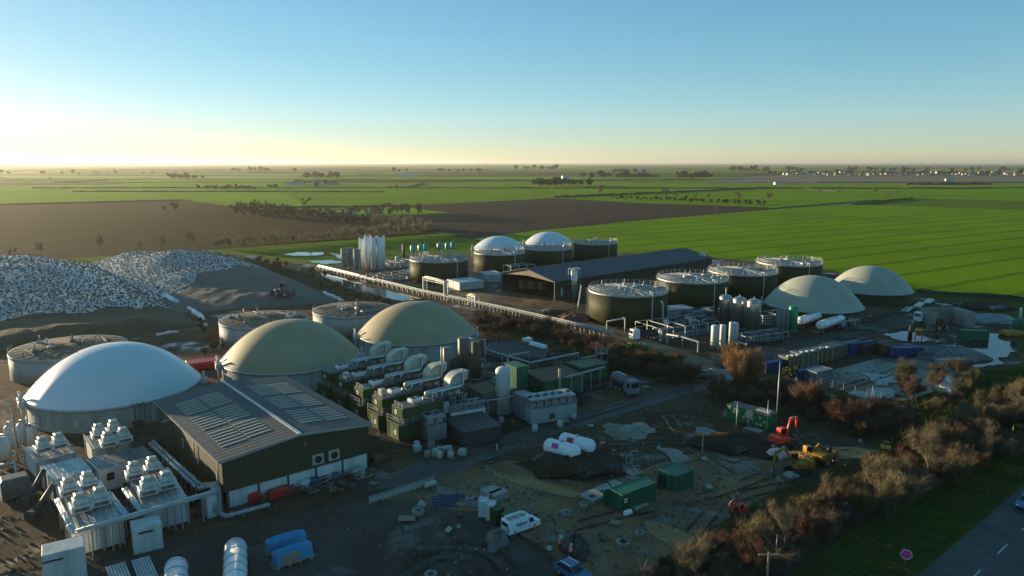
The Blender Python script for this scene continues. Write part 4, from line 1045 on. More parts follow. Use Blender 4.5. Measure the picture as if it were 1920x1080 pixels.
    for k in range(3): MB().tube([(5.2 + 1.9 * k, 0.6, 5.4), (5.2 + 1.9 * k, 0.6, 6.6), (5.6 + 1.9 * k, 0.6, 6.6)], 0.17, 8).build('vent_duct', 'steel', t)
for i in range(5): chp(i)
pipe('steel exhaust pipe dropping in front of the nearest engine container', [(811, 737, 6.4), (818, 738, 6.4), (818, 788, 1.0)], 0.28, 'steel')

def boxthing(name, label, cat, pl, pn, pr, h, m, group=None, z0=0, extra=None, ribs=False):
    o, a, w, d = foot(pl, pn, pr)
    t = thing(name, label, cat, (o.x, o.y, z0), a, group)
    mb = MB()
    if ribs: ribbed_box(mb, 0, 0, w, d, 0, h, 0.7, 0.05)
    else: mb.bevbox(w / 2, d / 2, 0, w, d, h, 0.05)
    mb.build('body', m, t)
    if extra: extra(t, w, d, h)
    return t, a, w, d
def roof_rim(m='dull_steel', over=0.3, th=0.15):
    return lambda t, w, d, h: MB().box(w / 2, d / 2, h - 0.02, w + over, d + over, th).build('roof', m, t)
def cages(n, m='galv', hh=1.2):
    def f(t, w, d, h):
        for k in range(n):
            mb = MB(); x = w * (k + 0.5) / n
            for dx in (-0.45, 0.45):
                for dy in (-0.4, 0.4): mb.bar((x + dx * w / n, d / 2 + dy * d, h), (x + dx * w / n, d / 2 + dy * d, h + hh), 0.1)
            mb.box(x, d / 2, h + hh - 0.25, w / n * 0.9, d * 0.85, 0.3); mb.box(x, d / 2, h + 0.15, w / n * 0.7, d * 0.6, hh * 0.5)
            fr_ = mb.build('cooler', m, t); MB().cyl(x, d / 2, h + hh + 0.05, min(w / n, d) * 0.3, 0.14, 14).build('fan', 'black', fr_)
    return f
boxthing('pump_house', 'grey blue plant block in front of the nearest engine container', 'plant block', (793, 812), (803, 829), (835, 820), 2.6, 'grey_metal', 'plant blocks', extra=cages(2, 'galv', 1.4))
boxthing('cooler_block', 'pale container with pipes along its roof right of the engine containers', 'plant block', (838, 795), (846, 806), (906, 792), 3.0, 'white_metal', 'plant blocks', extra=cages(5, 'grey_metal', 1.1), ribs=True)
boxthing('dark_building', 'low dark plant room with blackened walls behind the drums', 'plant block', (840, 800), (868, 838), (934, 820), 2.4, 'dark_metal', 'plant blocks', extra=roof_rim('dark_metal'))
boxthing('brown_tank_house', 'square brown walled plant block beside the white upright tank', 'plant block', (884, 762), (905, 780), (938, 771), 4.2, 'dull_steel', 'plant blocks', extra=roof_rim('timber_brown'))
boxthing('green_tower', 'tall dark green cladded box behind the white upright tank', 'plant building', (946, 735), (969, 745), (989, 740), 6.0, 'green_paint', 'green plant buildings', extra=roof_rim('green_paint'), ribs=True)
boxthing('green_building', 'broad low green building with flat brown roof and dark walls', 'plant building', (988, 725), (1020, 747), (1090, 732), 3.4, 'green_paint', 'green plant buildings', extra=roof_rim('timber_brown', 0.4), ribs=True)
boxthing('green_building', 'low dark green building at the right end of the plant near the shrubs', 'plant building', (1064, 706), (1090, 718), (1135, 707), 3.2, 'green_paint', 'green plant buildings', extra=roof_rim('green_metal', 0.4), ribs=True)
def wc(t, w, d, h):
    cages(6, 'galv', 1.7)(t, w, d, h)
    for k in (0.42, 0.48): MB().box(w * k, -0.03, 0.6, 0.55, 0.08, 0.9).build('window', 'dark_metal', t)
    m = MB(); railing(m, [(w * k / 5, -0.05, h) for k in range(6)], 1.0, 0.06, close=False); m.build('railing', 'galv', t)
boxthing('cooler_container', 'long pale container carrying a row of white coolers on its roof', 'container', (982, 782), (996, 797), (1074, 779), 2.7, 'tank_grey', 'plant blocks', extra=wc)
boxthing('cabin', 'small pale blue cube standing at the left end of the cooler container', 'cabin', (968, 775), (980, 788), (1000, 783), 4.3, 'grey_metal', 'plant blocks')
# upright white tank, chimneys
def uptank(label, u, vb, vt, wpx, m, group, name='upright_tank', cat='tank', legs=False, n=24, dome=0.35):
    p = G(u, vb); h = HZ(p, vt); r = wpx / 2 * (p.y * _c + CAMH * _s) / FPX
    p = p + Vector((0, r * 0.8, 0)); h = HZ(p, vt)
    t = thing(name, label, cat, p, 0, group)
    zb = 1.2 if legs else 0.1
    prof = [(r, zb), (r, h - r * dome * 1.6)] + [(r * math.cos(a), h - r * dome * 1.6 + r * dome * 1.6 * math.sin(a)) for a in [math.pi / 2 * k / 5 for k in range(1, 5)]] + [(0.02, h)]
    if legs: prof = [(r * 0.25, 0.5)] + prof
    MB().lathe(0, 0, prof, n).build('shell', m, t)
    if legs:
        for k in range(4): MB().bar((math.cos(k * 1.57 + .78) * r, math.sin(k * 1.57 + .78) * r, 0), (math.cos(k * 1.57 + .78) * r, math.sin(k * 1.57 + .78) * r, 1.8), 0.14).build('leg', 'galv', t)
    else: MB().cyl(0, 0, 0, r * 1.08, 0.25, n).build('plinth', 'concrete_block', t)
    return t, p, h, r
wt, wp, wh, wr = uptank('white upright tank with domed top beside the green tower', 943, 777, 687, 28, 'white_metal', 'upright tanks of the engine plant')
m = MB(); ladder(m, wr + 0.3, 0, 0, wh - 1, 0.0); m.build('ladder', 'galv', wt)
uptank('grey chimney drum with pale pipe behind the curved ducts', 838, 705, 651, 15, 'grey_metal', 'upright tanks of the engine plant', dome=0.05)
uptank('tall dark chimney drum with railing beside the right beige dome', 869, 700, 633, 21, 'dull_steel', 'upright tanks of the engine plant', dome=0.05)
uptank('slim pale flue beside the grey chimney drum', 829, 712, 650, 4, 'cream_metal', 'upright tanks of the engine plant', dome=0.05)
uptank('slim flue with bright cap above the broad green building', 1049, 745, 691, 5, 'cream_metal', 'upright tanks of the engine plant')
uptank('brown drum beside the tall dark chimney', 893, 712, 640, 18, 'timber_brown', 'upright tanks of the engine plant', dome=0.02)
# overhead pipe bridges
PB = 'overhead pipe bridges'
pipe('grey overhead pipe zigzagging from the chimneys to the shrubs', [(871, 634, 7.5), (908, 637, 7.5), (911, 655, 5.0), (953, 668, 4.6), (995, 680, 4.2), (1040, 671, 4.2), (1084, 662, 4.2), (1085, 676, 2)], 0.22, 'galv', posts=9, group=PB)
pipe('grey overhead pipe from the green building to the scaffold tower', [(1062, 707, 4), (1100, 697, 4), (1134, 688, 4)], 0.18, 'galv', posts=4, group=PB)
pipe('grey overhead pipe loop behind the green tower', [(952, 690, 3), (952, 667, 4.5), (992, 660, 4.5), (992, 680, 2)], 0.2, 'galv', posts=3, group=PB)
pipe('pale overhead pipe along the front of the broad green building', [(905, 752, 3.4), (938, 748, 3.6), (990, 735, 3.6), (1020, 745, 3.4)], 0.12, 'galv', posts=5, group=PB)
pipe('grey overhead pipe near the right end of the plant', [(1090, 672, 3.5), (1120, 666, 3.5), (1121, 684, 0.5)], 0.15, 'galv', posts=2, group=PB)
st = thing('scaffold_tower', 'thin scaffold tower at the right end of the engine plant', 'scaffold', G(1127, 692), 0.7)
m = MB()
for x in (-1, 1):
    for y in (-1, 1): m.bar((x, y, 0), (x, y, 5.5), 0.12)
m.build('frame', 'galv', st)
for z in (1.8, 3.6): MB().box(0, 0, z, 2.2, 2.2, 0.1).build('platform', 'dull_steel', st)
m = MB(); railing(m, [(-1, -1, 3.6), (1, -1, 3.6), (1, 1, 3.6), (-1, 1, 3.6)], 1.1, 0.06); m.build('railing', 'galv', st)
# black covered lagoon and the white tanks at its edge
lg = thing('covered_lagoon', 'black sheeted lagoon with low bund behind the green building', 'lagoon', (0, 0, 0))
P = [G(*q) for q in ((905, 668), (918, 648), (1000, 645), (1030, 662), (1020, 680), (940, 678))]
m = MB(); m.prism([(p.x, p.y) for p in P], 0, 0.9); m.build('bund', 'dark_metal', lg)
c0 = sum(P, Vector()) / 6; m = MB(); m.prism([(c0.x + (p.x - c0.x) * .9, c0.y + (p.y - c0.y) * .9) for p in P], 0.9, 1.05); m.build('cover', 'black', lg)
p, q = G(996, 645, 1.2), G(1022, 652, 1.2)
t = thing('white_cylinder', 'long white cylinder lying by the shrubs behind the green tower', 'vessel', (0, 0, 0)); MB().hcyl(p, q, 0.8, 16, dome=0.3).build('shell', 'white_paint', t)
for f in (0.25, 0.75): c = p.lerp(q, f); MB().box(c.x, c.y, 0, 1.2, 0.4, 0.7).build('saddle', 'concrete_block', t)
solo(MB().bevbox(0, 0, 0, 2.2, 1.6, 1.9, 0.1), 'white_tank', 'small white cube tank by the shrubs behind the lagoon', 'tank', 'white_paint', G(988, 647), 0.6)

# --- pipe rack along the ditch --------------------------------------------------------
rk = [(598, 505), (715, 534), (790, 553), (878, 572), (960, 590), (1060, 613), (1150, 636)]
for k, (off, r, m, lab) in enumerate(((0, 0.2, 'white_metal', 'fat white pipe along the ditch rack, upper of three'), (0.6, 0.14, 'galv', 'grey pipe along the ditch rack, middle of three'), (1.05, 0.11, 'dull_steel', 'thin steel pipe along the ditch rack, lowest of three'))):
    P = [G(u, v) for u, v in rk]; d = (P[-1] - P[0]).normalized(); nn = Vector((-d.y, d.x, 0))
    t = thing('rack_pipe', lab, 'pipe', (0, 0, 0), 0, 'pipes on the ditch rack')
    MB().tube([p - nn * off + Vector((0, 0, 1.9 - 0.3 * k)) for p in P], r, 8).build('pipe', m, t)
rack = thing('pipe_rack', 'long low pipe rack on many short posts beside the ditch', 'pipe rack', (0, 0, 0))
P = [G(u, v) for u, v in rk]; pm = None
for i in range(len(P) - 1):
    L = (P[i + 1] - P[i]).length; n = max(1, int(L / 3.2)); a = math.atan2((P[i + 1] - P[i]).y, (P[i + 1] - P[i]).x)
    for k in range(n):
        c = P[i].lerp(P[i + 1], k / n)
        if pm is None:
            m = MB(); m.box(0, 0.2, 0, 0.16, 0.16, 1.55); m.box(0, -1.3, 0, 0.16, 0.16, 1.2); m.box(0, -0.55, 1.2, 0.16, 1.9, 0.12)
            pm = m.build('trestle', 'galv', rack, c, a).data
        else: link('trestle', pm, rack, c, a)
def portal(label, a, b, h, wd=1.6):
    p, q = G(*a), G(*b); an = math.atan2((q - p).y, (q - p).x); L = (q - p).length
    t = thing('pipe_portal', label, 'pipe portal', p, an, 'pipe portals over the ditch rack')
    for x in (0, L):
        m = MB()
        for y in (0, wd): m.bar((x, y, 0), (x, y, h), 0.3)
        for z in (0.2, 0.5, 0.8): m.bar((x, 0, h * z), (x, wd, h * (z + 0.15)), 0.14)
        m.build('tower', 'galv', t)
    m = MB()
    for y in (0, wd): m.bar((-0.3, y, h), (L + 0.3, y, h), 0.3); m.bar((-0.3, y, h - 0.8), (L + 0.3, y, h - 0.8), 0.16)
    m.build('beam', 'galv', t)
    m = MB()
    for y in (0.4, 0.8, 1.2): m.tube([(0.2, y, 1.5), (0.2, y, h + 0.3), (L - 0.2, y, h + 0.3), (L - 0.2, y, 1.5)], 0.14, 6)
    m.build('pipes', 'white_metal', t)
portal('tall steel pipe portal bridging the site entrance', (794, 553), (833, 563), 6.3)
portal('small steel pipe portal over the ditch rack, right of the tall one', (877, 571), (891, 575), 3.2)

# --- silos and vessels in the north -----------------------------------------------------
WS = 'white silos by the lawn'
for k, (u, vb, vt, w) in enumerate(((679, 499, 448, 11), (690, 502, 443, 12), (701, 504, 446, 11), (714, 504, 445, 16))):
    t, p, h, r = uptank(['white silo by the lawn, shortest and leftmost of four', 'white silo by the lawn, tallest and second from left', 'white silo by the lawn, third from left', 'widest white silo by the lawn, at the right end'][k], u, vb, vt, w, 'white_paint', WS, name='white_silo', cat='silo', dome=0.12)
    MB().tube([(-r, -r * 0.5, 0), (-r * 0.9, -r * 0.5, h)], 0.09, 6).build('fill_pipe', 'galv', t)
    m = MB(); railing(m, [(math.cos(a) * r, math.sin(a) * r, h - 0.25) for a in [k_ * 1.05 for k_ in range(6)]], 0.8, 0.05); m.build('railing', 'galv', t)
for k, (u, vb, vt, w) in enumerate(((646, 504, 465, 14), (659, 503, 464, 11), (669, 507, 467, 13))):
    t, p, h, r = uptank(['beige silo on white legs left of the white silos, leftmost', 'beige silo on white legs left of the white silos, middle one', 'beige silo on white legs next to the white silos'][k], u, vb, vt, w, 'roof_grey', 'beige silos', name='beige_silo', cat='silo', legs=True, dome=0.1)
    m = MB()
    for a in range(4):
        x, y = math.cos(a * 1.57 + .78) * r * 1.15, math.sin(a * 1.57 + .78) * r * 1.15; m.bar((x, y, 0), (x, y, h * 0.55), 0.22)
    for z in (0.3, 0.55):
        for a in range(4): m.bar((math.cos(a * 1.57 + .78) * r * 1.15, math.sin(a * 1.57 + .78) * r * 1.15, h * z), (math.cos(a * 1.57 + 2.35) * r * 1.15, math.sin(a * 1.57 + 2.35) * r * 1.15, h * z), 0.18)
    m.build('frame', 'white_metal', t)
SS = 'tall stainless silos'
for k, (u, vb, vt, w) in enumerate(((1361, 612, 552, 23), (1387, 618, 556, 24), (1414, 625, 560, 25))):
    t, p, h, r = uptank(['tall stainless silo with pointed vent, leftmost of three by the process skids', 'tall stainless silo in the middle of the three', 'tall stainless silo nearest the green silo, right of the three'][k], u, vb, vt, w, 'steel', SS, name='steel_silo', cat='silo', dome=0.3)
    MB().lathe(0, 0, [(r * 1.02, h - r * 0.62), (r * 1.05, h - r * 0.5), (r * 1.02, h - r * 0.4)], 24, cap=False).build('band', 'galv', t)
    MB().tube([(0, 0, h - 0.1), (0, 0, h + (2.0 if k == 0 else 0.5))], 0.16, 8).build('vent', 'white_metal', t)
    MB().tube([(r + 0.15, 0, h - 1), (r + 0.15, 0, 0)], 0.1, 6).build('pipe', 'galv', t)
for k, (u, vb, vt, w) in enumerate(((1341, 657, 609, 15), (1355, 655, 608, 11), (1371, 648, 603, 9), (1379, 647, 604, 11))):
    uptank(['pale silo on legs in front of the stainless silos, leftmost', 'pale silo on legs in front of the stainless silos, second from left', 'pale silo on legs in front of the stainless silos, slimmest', 'pale silo on legs in front of the stainless silos, rightmost'][k], u, vb, vt, w, 'white_metal', 'pale silos on legs', name='pale_silo', cat='silo', legs=True, n=16, dome=0.2)
for k, (u, vb, vt, w) in enumerate(((1459, 624, 583, 9), (1467, 624, 581, 9), (1475, 623, 580, 9))):
    uptank(['slim blue grey vessel left of the bright green silo, leftmost of three', 'slim blue grey vessel left of the green silo, middle of three', 'slim blue grey vessel touching the bright green silo'][k], u, vb, vt, w, 'grey_metal', 'slim grey vessels', name='slim_vessel', cat='vessel', n=14)
uptank('bright green upright silo beside the white road tankers', 1488, 622, 573, 17, 'teal_green', None, name='green_silo', cat='silo', dome=0.15)
uptank('ringed dark flue tower behind the first green tank', 757, 486, 457, 6, 'dull_steel', None, name='flue_tower', cat='flue', dome=0.05)
uptank('pale upright drum beside the flue tower', 745, 500, 480, 8, 'white_metal', None, name='upright_drum', cat='drum')
def skid(label, pl, pn, pr, h, seed, m='galv', n=10, grp='process skids'):
    o, a, w, d = foot(pl, pn, pr); rr = random.Random(seed)
    t = thing('process_skid', label, 'process skid', o, a, grp)
    MB().box(w / 2, d / 2, 0.1, w, d, 0.25).build('base_frame', 'dark_metal', t)
    mb = MB()
    nx = max(2, int(w / 3.5))
    for i in range(nx + 1):
        for y in (0.1, d - 0.1): mb.bar((w * i / nx, y, 0.1), (w * i / nx, y, h), 0.14)
    for y in (0.1, d - 0.1): mb.bar((0, y, h), (w, y, h), 0.16); mb.bar((0, y, h * 0.5), (w, y, h * 0.5), 0.1)
    for i in range(nx + 1): mb.bar((w * i / nx, 0.1, h), (w * i / nx, d - 0.1, h), 0.12)
    mb.build('frame', m, t)
    for k in range(n):
        x, y = rr.uniform(0.5, w - 0.5), rr.uniform(0.4, d - 0.4); q = rr.random(); mb = MB()
        if q < 0.4:
            z = rr.uniform(0.8, h + 0.5); L = rr.uniform(2, w * 0.6); x2 = min(w, x + L)
            mb.tube([(x, y, 0.3), (x, y, z), (x2, y, z), (x2, y, 0.3)], rr.uniform(0.08, 0.18), 6); mb.build('pipe', rr.choice(['galv', 'steel', 'white_metal']), t)
        elif q < 0.7:
            r = rr.uniform(0.3, 0.7); hh = rr.uniform(1.2, h + 0.6); mb.lathe(x, y, [(r, 0.35), (r, hh - 0.2), (r * 0.6, hh), (0.05, hh + 0.05)], 12); mb.build('vessel', rr.choice(['steel', 'white_metal', 'grey_metal']), t)
        else:
            mb.bevbox(x, y, 0.35, rr.uniform(0.8, 2.0), rr.uniform(0.7, 1.2), rr.uniform(0.8, 1.8), 0.06); mb.build('cabinet', rr.choice(['white_metal', 'grey_metal', 'dull_steel', 'dark_metal']), t)
    return t
skid('dark process skid with railing right of the nearest green tank', (1214, 622), (1240, 640), (1310, 616), 3.2, 21, 'galv', 16)
skid('process skid full of pipes in front of the second green tank', (1250, 604), (1270, 612), (1340, 596), 3.0, 22, 'dull_steel', 14)
skid('process skid of pipes between the stainless silos and the road', (1385, 640), (1400, 648), (1455, 632), 2.2, 23, 'galv', 10)
skid('pipe skid behind the stainless silos under the grey green dome', (1420, 604), (1430, 612), (1462, 603), 3.0, 24, 'galv', 10)
skid('pump skid with small drums behind the road tankers', (1578, 612), (1588, 621), (1612, 614), 2.6, 25, 'dull_steel', 7)
skid('pipe skid beside the white silos and the first green tank', (690, 525), (705, 533), (760, 520), 2.4, 26, 'dull_steel', 12)
skid('pump skid under the flue tower', (728, 498), (735, 505), (766, 498), 2.4, 27, 'galv', 8)
skid('small skid of valves in front of the long barn', (955, 516), (958, 520), (985, 513), 4.5, 28, 'white_metal', 5)
skid('pump skid at the foot of the white dome by the shed corner', (246, 790), (256, 804), (272, 798), 4.2, 29, 'dull_steel', 8)
pipe('white goalpost pipe over the track beside the nearest green tank', [(1138, 624, 0), (1138, 603, 4.0), (1163, 598, 4.3), (1172, 596, 4.3), (1172, 618, 0)], 0.22, 'white_metal', group=PB, posts=2)
pipe('white goalpost pipe along the road in front of the process skids', [(1251, 645, 0), (1251, 627, 2.8), (1280, 632, 2.8), (1309, 640, 2.8), (1309, 660, 0)], 0.24, 'white_metal', group=PB, posts=3)
pipe('white goalpost pipe above the process skids', [(1283, 614, 0), (1283, 597, 3), (1311, 602, 3), (1311, 618, 0)], 0.22, 'white_metal', group=PB)
pipe('bundle of bent white pipes at the right side of the nearest green tank', [(1243, 615, 0), (1243, 570, 7), (1240, 565, 8.5)], 0.28, 'white_metal', group=PB)
pipe('pale slanting pipe left of the nearest green tank', [(1082, 590, 0), (1090, 535, 8)], 0.22, 'white_metal', group=PB)
for k, (pl, pn, pr, lab) in enumerate((((853, 537), (862, 545), (896, 538), 'pale grey container lying between the first green tank and the barn forecourt'), ((911, 522), (916, 530), (940, 526), 'pale blue container tucked against the left end of the barn'))):
    container(lab, pl, pn, pr, 3.0, 'white_metal', 'pale containers')
container('pale blue container behind the process skids', (1238, 592), (1246, 600), (1282, 590), 2.9, 'white_metal', 'pale containers')
container('pale blue container left of the stainless silos', (1286, 598), (1290, 602), (1315, 594), 2.6, 'grey_metal', 'pale containers')
# ------------------------------------------------------------------ vehicles, yard goods, people
def wheel(parent, x, y, r, w, name='wheel'):
    o = MB().tube([(x, y - w / 2, r), (x, y + w / 2, r)], r, 16).build(name, 'tyre', parent)
    MB().tube([(x, y - w / 2 - 0.015, r), (x, y + w / 2 + 0.015, r)], r * 0.55, 12).build('rim', 'galv', o)
    return o
def shell(prof, w, inset=0.12, zb=0.9):
    # side profile pulled across the width, narrowing above the waist
    m = MB(); ys = [-w / 2, -w / 2 + 0.08, w / 2 - 0.08, w / 2]; n = len(prof); vs = []
    for i, y in enumerate(ys):
        for x, z in prof:
            k = max(0, (z - zb)) * inset; e = 0.06 if i in (0, 3) else 0.0
            cx = 0.0
            vs.append((x * (1 - e * 0.25), (abs(y) - k) * (1 if y > 0 else -1), z - (e * 0.6 if z > zb + 0.6 else 0)))
    fs = [tuple(range(n)), tuple(range(3 * n, 4 * n))[::-1]]
    for i in range(3):
        for k in range(n):
            j = (k + 1) % n; fs.append((i * n + j, i * n + k, (i + 1) * n + k, (i + 1) * n + j))
    m.add(vs, fs); return m
def van(label, p, rz):
    t = thing('van', label, 'van', p, rz)
    shell([(-2.45, 0.35), (2.35, 0.35), (2.5, 0.55), (2.48, 0.95), (1.75, 1.15), (1.15, 1.88), (0.9, 1.97), (-2.3, 1.98), (-2.45, 1.8)], 1.92, 0.1, 1.0).build('body', 'van_white', t)
    MB().add([(1.80, -0.78, 1.17), (1.80, 0.78, 1.17), (1.25, 0.72, 1.84), (1.25, -0.72, 1.84)], [(0, 1, 2, 3)]).build('windscreen', 'glass', t)
    for s_ in (-1, 1):
        y = s_ * 0.955
        MB().add([(1.55, y, 1.15), (0.75, y, 1.15), (0.75, y - s_ * 0.06, 1.72), (1.15, y - s_ * 0.06, 1.72)], [(0, 1, 2, 3)]).build('side_window', 'glass', t)
        MB().bar((0.68, y + s_ * 0.012, 0.5), (0.68, y - s_ * 0.05, 1.8), 0.03).build('door_seam', 'dark_metal', t)
        MB().bar((-0.62, y + s_ * 0.012, 0.5), (-0.62, y - s_ * 0.05, 1.8), 0.03).build('door_seam', 'dark_metal', t)
        m = MB()                                      # blue lettering on the panel
        for k in range(7): m.box(-0.95 + k * 0.2, y + s_ * 0.012, 1.28 + 0.03 * (k % 2), 0.12, 0.03, 0.2 - 0.05 * (k % 3))
        m.box(-1.15, y + s_ * 0.012, 1.2, 0.16, 0.03, 0.36); m.box(-0.3, y + s_ * 0.012, 1.14, 1.3, 0.03, 0.06)
        m.build('lettering', 'blue_paint', t, kind='stuff')
        MB().box(2.4, s_ * 0.72, 0.75, 0.2, 0.3, 0.2).build('headlight', 'white_paint', t)
        MB().box(-2.46, s_ * 0.85, 0.8, 0.06, 0.14, 0.5).build('rear_light', 'red_paint', t)
        for x in (-1.5, 1.55): wheel(t, x, s_ * 0.84, 0.34, 0.22)
    MB().box(-2.465, 0, 1.25, 0.04, 1.3, 0.5).build('rear_window', 'glass', t)
    MB().box(2.45, 0, 0.36, 0.2, 1.7, 0.22).build('bumper', 'dark_metal', t)
    m = MB()
    for x in (-1.9, -0.9, 0.1): m.bar((x, -0.7, 2.1), (x, 0.7, 2.1), 0.06); m.bar((x, -0.7, 1.95), (x, -0.7, 2.1), 0.06); m.bar((x, 0.7, 1.95), (x, 0.7, 2.1), 0.06)
    m.build('roof_rack', 'galv', t)
    m = MB()
    for y in (-0.45, -0.05): m.bar((-2.2, y, 2.17), (0.6, y, 2.17), 0.06)
    for k in range(9): m.bar((-2.1 + k * 0.32, -0.45, 2.17), (-2.1 + k * 0.32, -0.05, 2.17), 0.05)
    m.build('ladder', 'yellow_paint', t)
    m = MB()
    for y in (0.3, 0.5, 0.62): m.tube([(-2.1, y, 2.18), (0.5, y, 2.18)], 0.05, 6)
    m.build('roof_pipes', 'white_paint', t, kind='stuff')
    return t
o, a, w, d = foot((954, 1001), (964, 1006), (1009, 995))
van('white works van with blue lettering and a ladder on its roof rack', o + rot((w / 2, 0.95, 0), a), a)
def car(label, p, rz, m, group=None, rack=False):
    t = thing('car', label, 'car', p, rz, group)
    shell([(-2.2, 0.32), (2.15, 0.32), (2.25, 0.55), (2.15, 0.85), (1.1, 0.98), (0.35, 1.5), (-1.4, 1.54), (-2.15, 1.05), (-2.25, 0.7)], 1.82, 0.28, 0.9).build('body', m, t)
    MB().add([(1.1, -0.72, 1.02), (1.1, 0.72, 1.02), (0.42, 0.6, 1.49), (0.42, -0.6, 1.49)], [(0, 1, 2, 3)]).build('windscreen', 'glass', t)
    MB().add([(-2.14, -0.7, 1.1), (-2.14, 0.7, 1.1), (-1.47, 0.6, 1.53), (-1.47, -0.6, 1.53)], [(0, 1, 2, 3)]).build('rear_window', 'glass', t)
    for s_ in (-1, 1):
        MB().add([(0.95, s_ * 0.90, 1.0), (-1.8, s_ * 0.90, 1.02), (-1.35, s_ * 0.77, 1.46), (0.35, s_ * 0.77, 1.44)], [(0, 1, 2, 3)]).build('side_window', 'glass', t)
        MB().box(2.13, s_ * 0.62, 0.62, 0.2, 0.35, 0.16).build('headlight', 'white_paint', t)
        MB().box(-2.2, s_ * 0.68, 0.72, 0.1, 0.3, 0.18).build('rear_light', 'red_paint', t)
        for x in (-1.35, 1.38): wheel(t, x, s_ * 0.8, 0.33, 0.22)
        if rack: MB().bar((-1.3, s_ * 0.62, 1.6), (0.25, s_ * 0.62, 1.58), 0.07).build('roof_rail', 'white_paint', t)
    return t
q0, q1 = G(1048, 1064), G(1092, 1090)
car('dark blue estate car with pale roof rails at the bottom edge', (q0 + q1) / 2 + Vector((0.2, -0.4, 0)), math.atan2((q1 - q0).y, (q1 - q0).x), 'glossy_blue', rack=True)
ct = (G(1908, 948) - ra).dot(rd)
car('dark car coming along the public road, cut by the picture edge', ra + rd * (ct + 0.5) + rn * 2.4 + Vector((0, 0, 0.13)), math.atan2(-rd.y, -rd.x), 'glossy_blue')
def tanker(label, p, rz, group, tank_m='white_paint', cab_m='white_paint', cab=True, L=9.0, r=1.15):
    t = thing('road_tanker', label, 'road tanker', p, rz, group)
    MB().box(L / 2, 0, 0.75, L, 1.1, 0.3).build('chassis', 'dark_metal', t)
    MB().hcyl((0.6, 0, 1.15 + r), (L - 0.6, 0, 1.15 + r), r, 24, dome=0.5).build('tank', tank_m, t)
    for k in range(4):
        x = 1.2 + k * (L - 2.4) / 3; MB().tube([(x - 0.05, 0, 1.15 + r), (x + 0.05, 0, 1.15 + r)], r + 0.04, 24).build('band', 'galv', t)
    MB().bevbox(L * 0.5, 0, 1.1 + 2 * r, L * 0.55, 0.6, 0.18, 0.04).build('catwalk', 'galv', t)
    MB().box(0.25, 0, 1.0, 0.4, 1.8, 1.4).build('rear_cabinet', 'galv', t)
    for x in (1.2, 2.5, 3.8):
        for s_ in (-1, 1): wheel(t, x, s_ * 0.95, 0.5, 0.4)
    if cab:
        shell([(L - 0.2, 0.5), (L + 2.1, 0.5), (L + 2.2, 1.5), (L + 2.0, 2.9), (L + 1.7, 3.1), (L + 0.1, 3.2), (L - 0.2, 2.9)], 2.3, 0.05, 1.6).build('cab', cab_m, t)
        MB().add([(L + 2.2, -0.95, 1.75), (L + 2.2, 0.95, 1.75), (L + 2.06, 0.9, 2.75), (L + 2.06, -0.9, 2.75)], [(0, 1, 2, 3)]).build('windscreen', 'glass', t)
        for s_ in (-1, 1):
            MB().box(L + 1.3, s_ * 1.13, 1.75, 0.9, 0.06, 0.75).build('side_window', 'glass', t)
            wheel(t, L + 1.2, s_ * 0.95, 0.5, 0.34)
    else:
        for s_ in (-1, 1): MB().bar((L - 1.5, s_ * 0.6, 0), (L - 1.5, s_ * 0.6, 0.9), 0.16).build('landing_leg', 'galv', t)
    return t
for k, (a_, b_) in enumerate((((1541, 604), (1497, 617)), ((1578, 612), (1534, 626)))):
    p, q = G(*a_), G(*b_); tanker(['white road tanker trailer beside the bright green silo', 'white road tanker trailer, right of the two under the grey green dome'][k], p, math.atan2((q - p).y, (q - p).x), 'white tanker trailers', cab=False, L=(q - p).length)
tanker('grey tanker lorry parked by the shrubs at the end of the plant', G(1150, 724), math.atan2(-0.9, 0.45), None, 'dull_steel', 'grey_metal', L=5.5)
def lorry(label, p, rz, m='white_paint', body='dark_metal', group='lorries on the site'):
    t = thing('lorry', label, 'lorry', p, rz, group)
    MB().box(-1.5, 0, 0.75, 6.5, 1.0, 0.3).build('chassis', 'dark_metal', t)
    shell([(1.2, 0.5), (3.2, 0.5), (3.3, 1.5), (3.1, 2.8), (2.8, 2.95), (1.4, 3.0), (1.2, 2.8)], 2.3, 0.05, 1.6).build('cab', m, t)
    MB().add([(3.3, -0.95, 1.7), (3.3, 0.95, 1.7), (3.16, 0.9, 2.65), (3.16, -0.9, 2.65)], [(0, 1, 2, 3)]).build('windscreen', 'glass', t)
    b = MB()
    b.box(-1.9, 0, 1.1, 5.6, 2.3, 0.15)
    for s_ in (-1, 1): b.box(-1.9, s_ * 1.12, 1.25, 5.6, 0.1, 0.9)
    b.box(-4.66, 0, 1.25, 0.1, 2.15, 0.9)
    b.build('body', body, t)
    for x in (-3.8, -2.6, 2.2):
        for s_ in (-1, 1): wheel(t, x, s_ * 0.95, 0.5, 0.34)
    return t
lorry('white cabbed lorry facing left beside the dark process skid', G(1203, 636), R(200), 'white_paint')
lorry('silver tipper lorry at the left of the concrete bunker', G(1730, 602), R(215), 'white_paint', 'grey_metal')

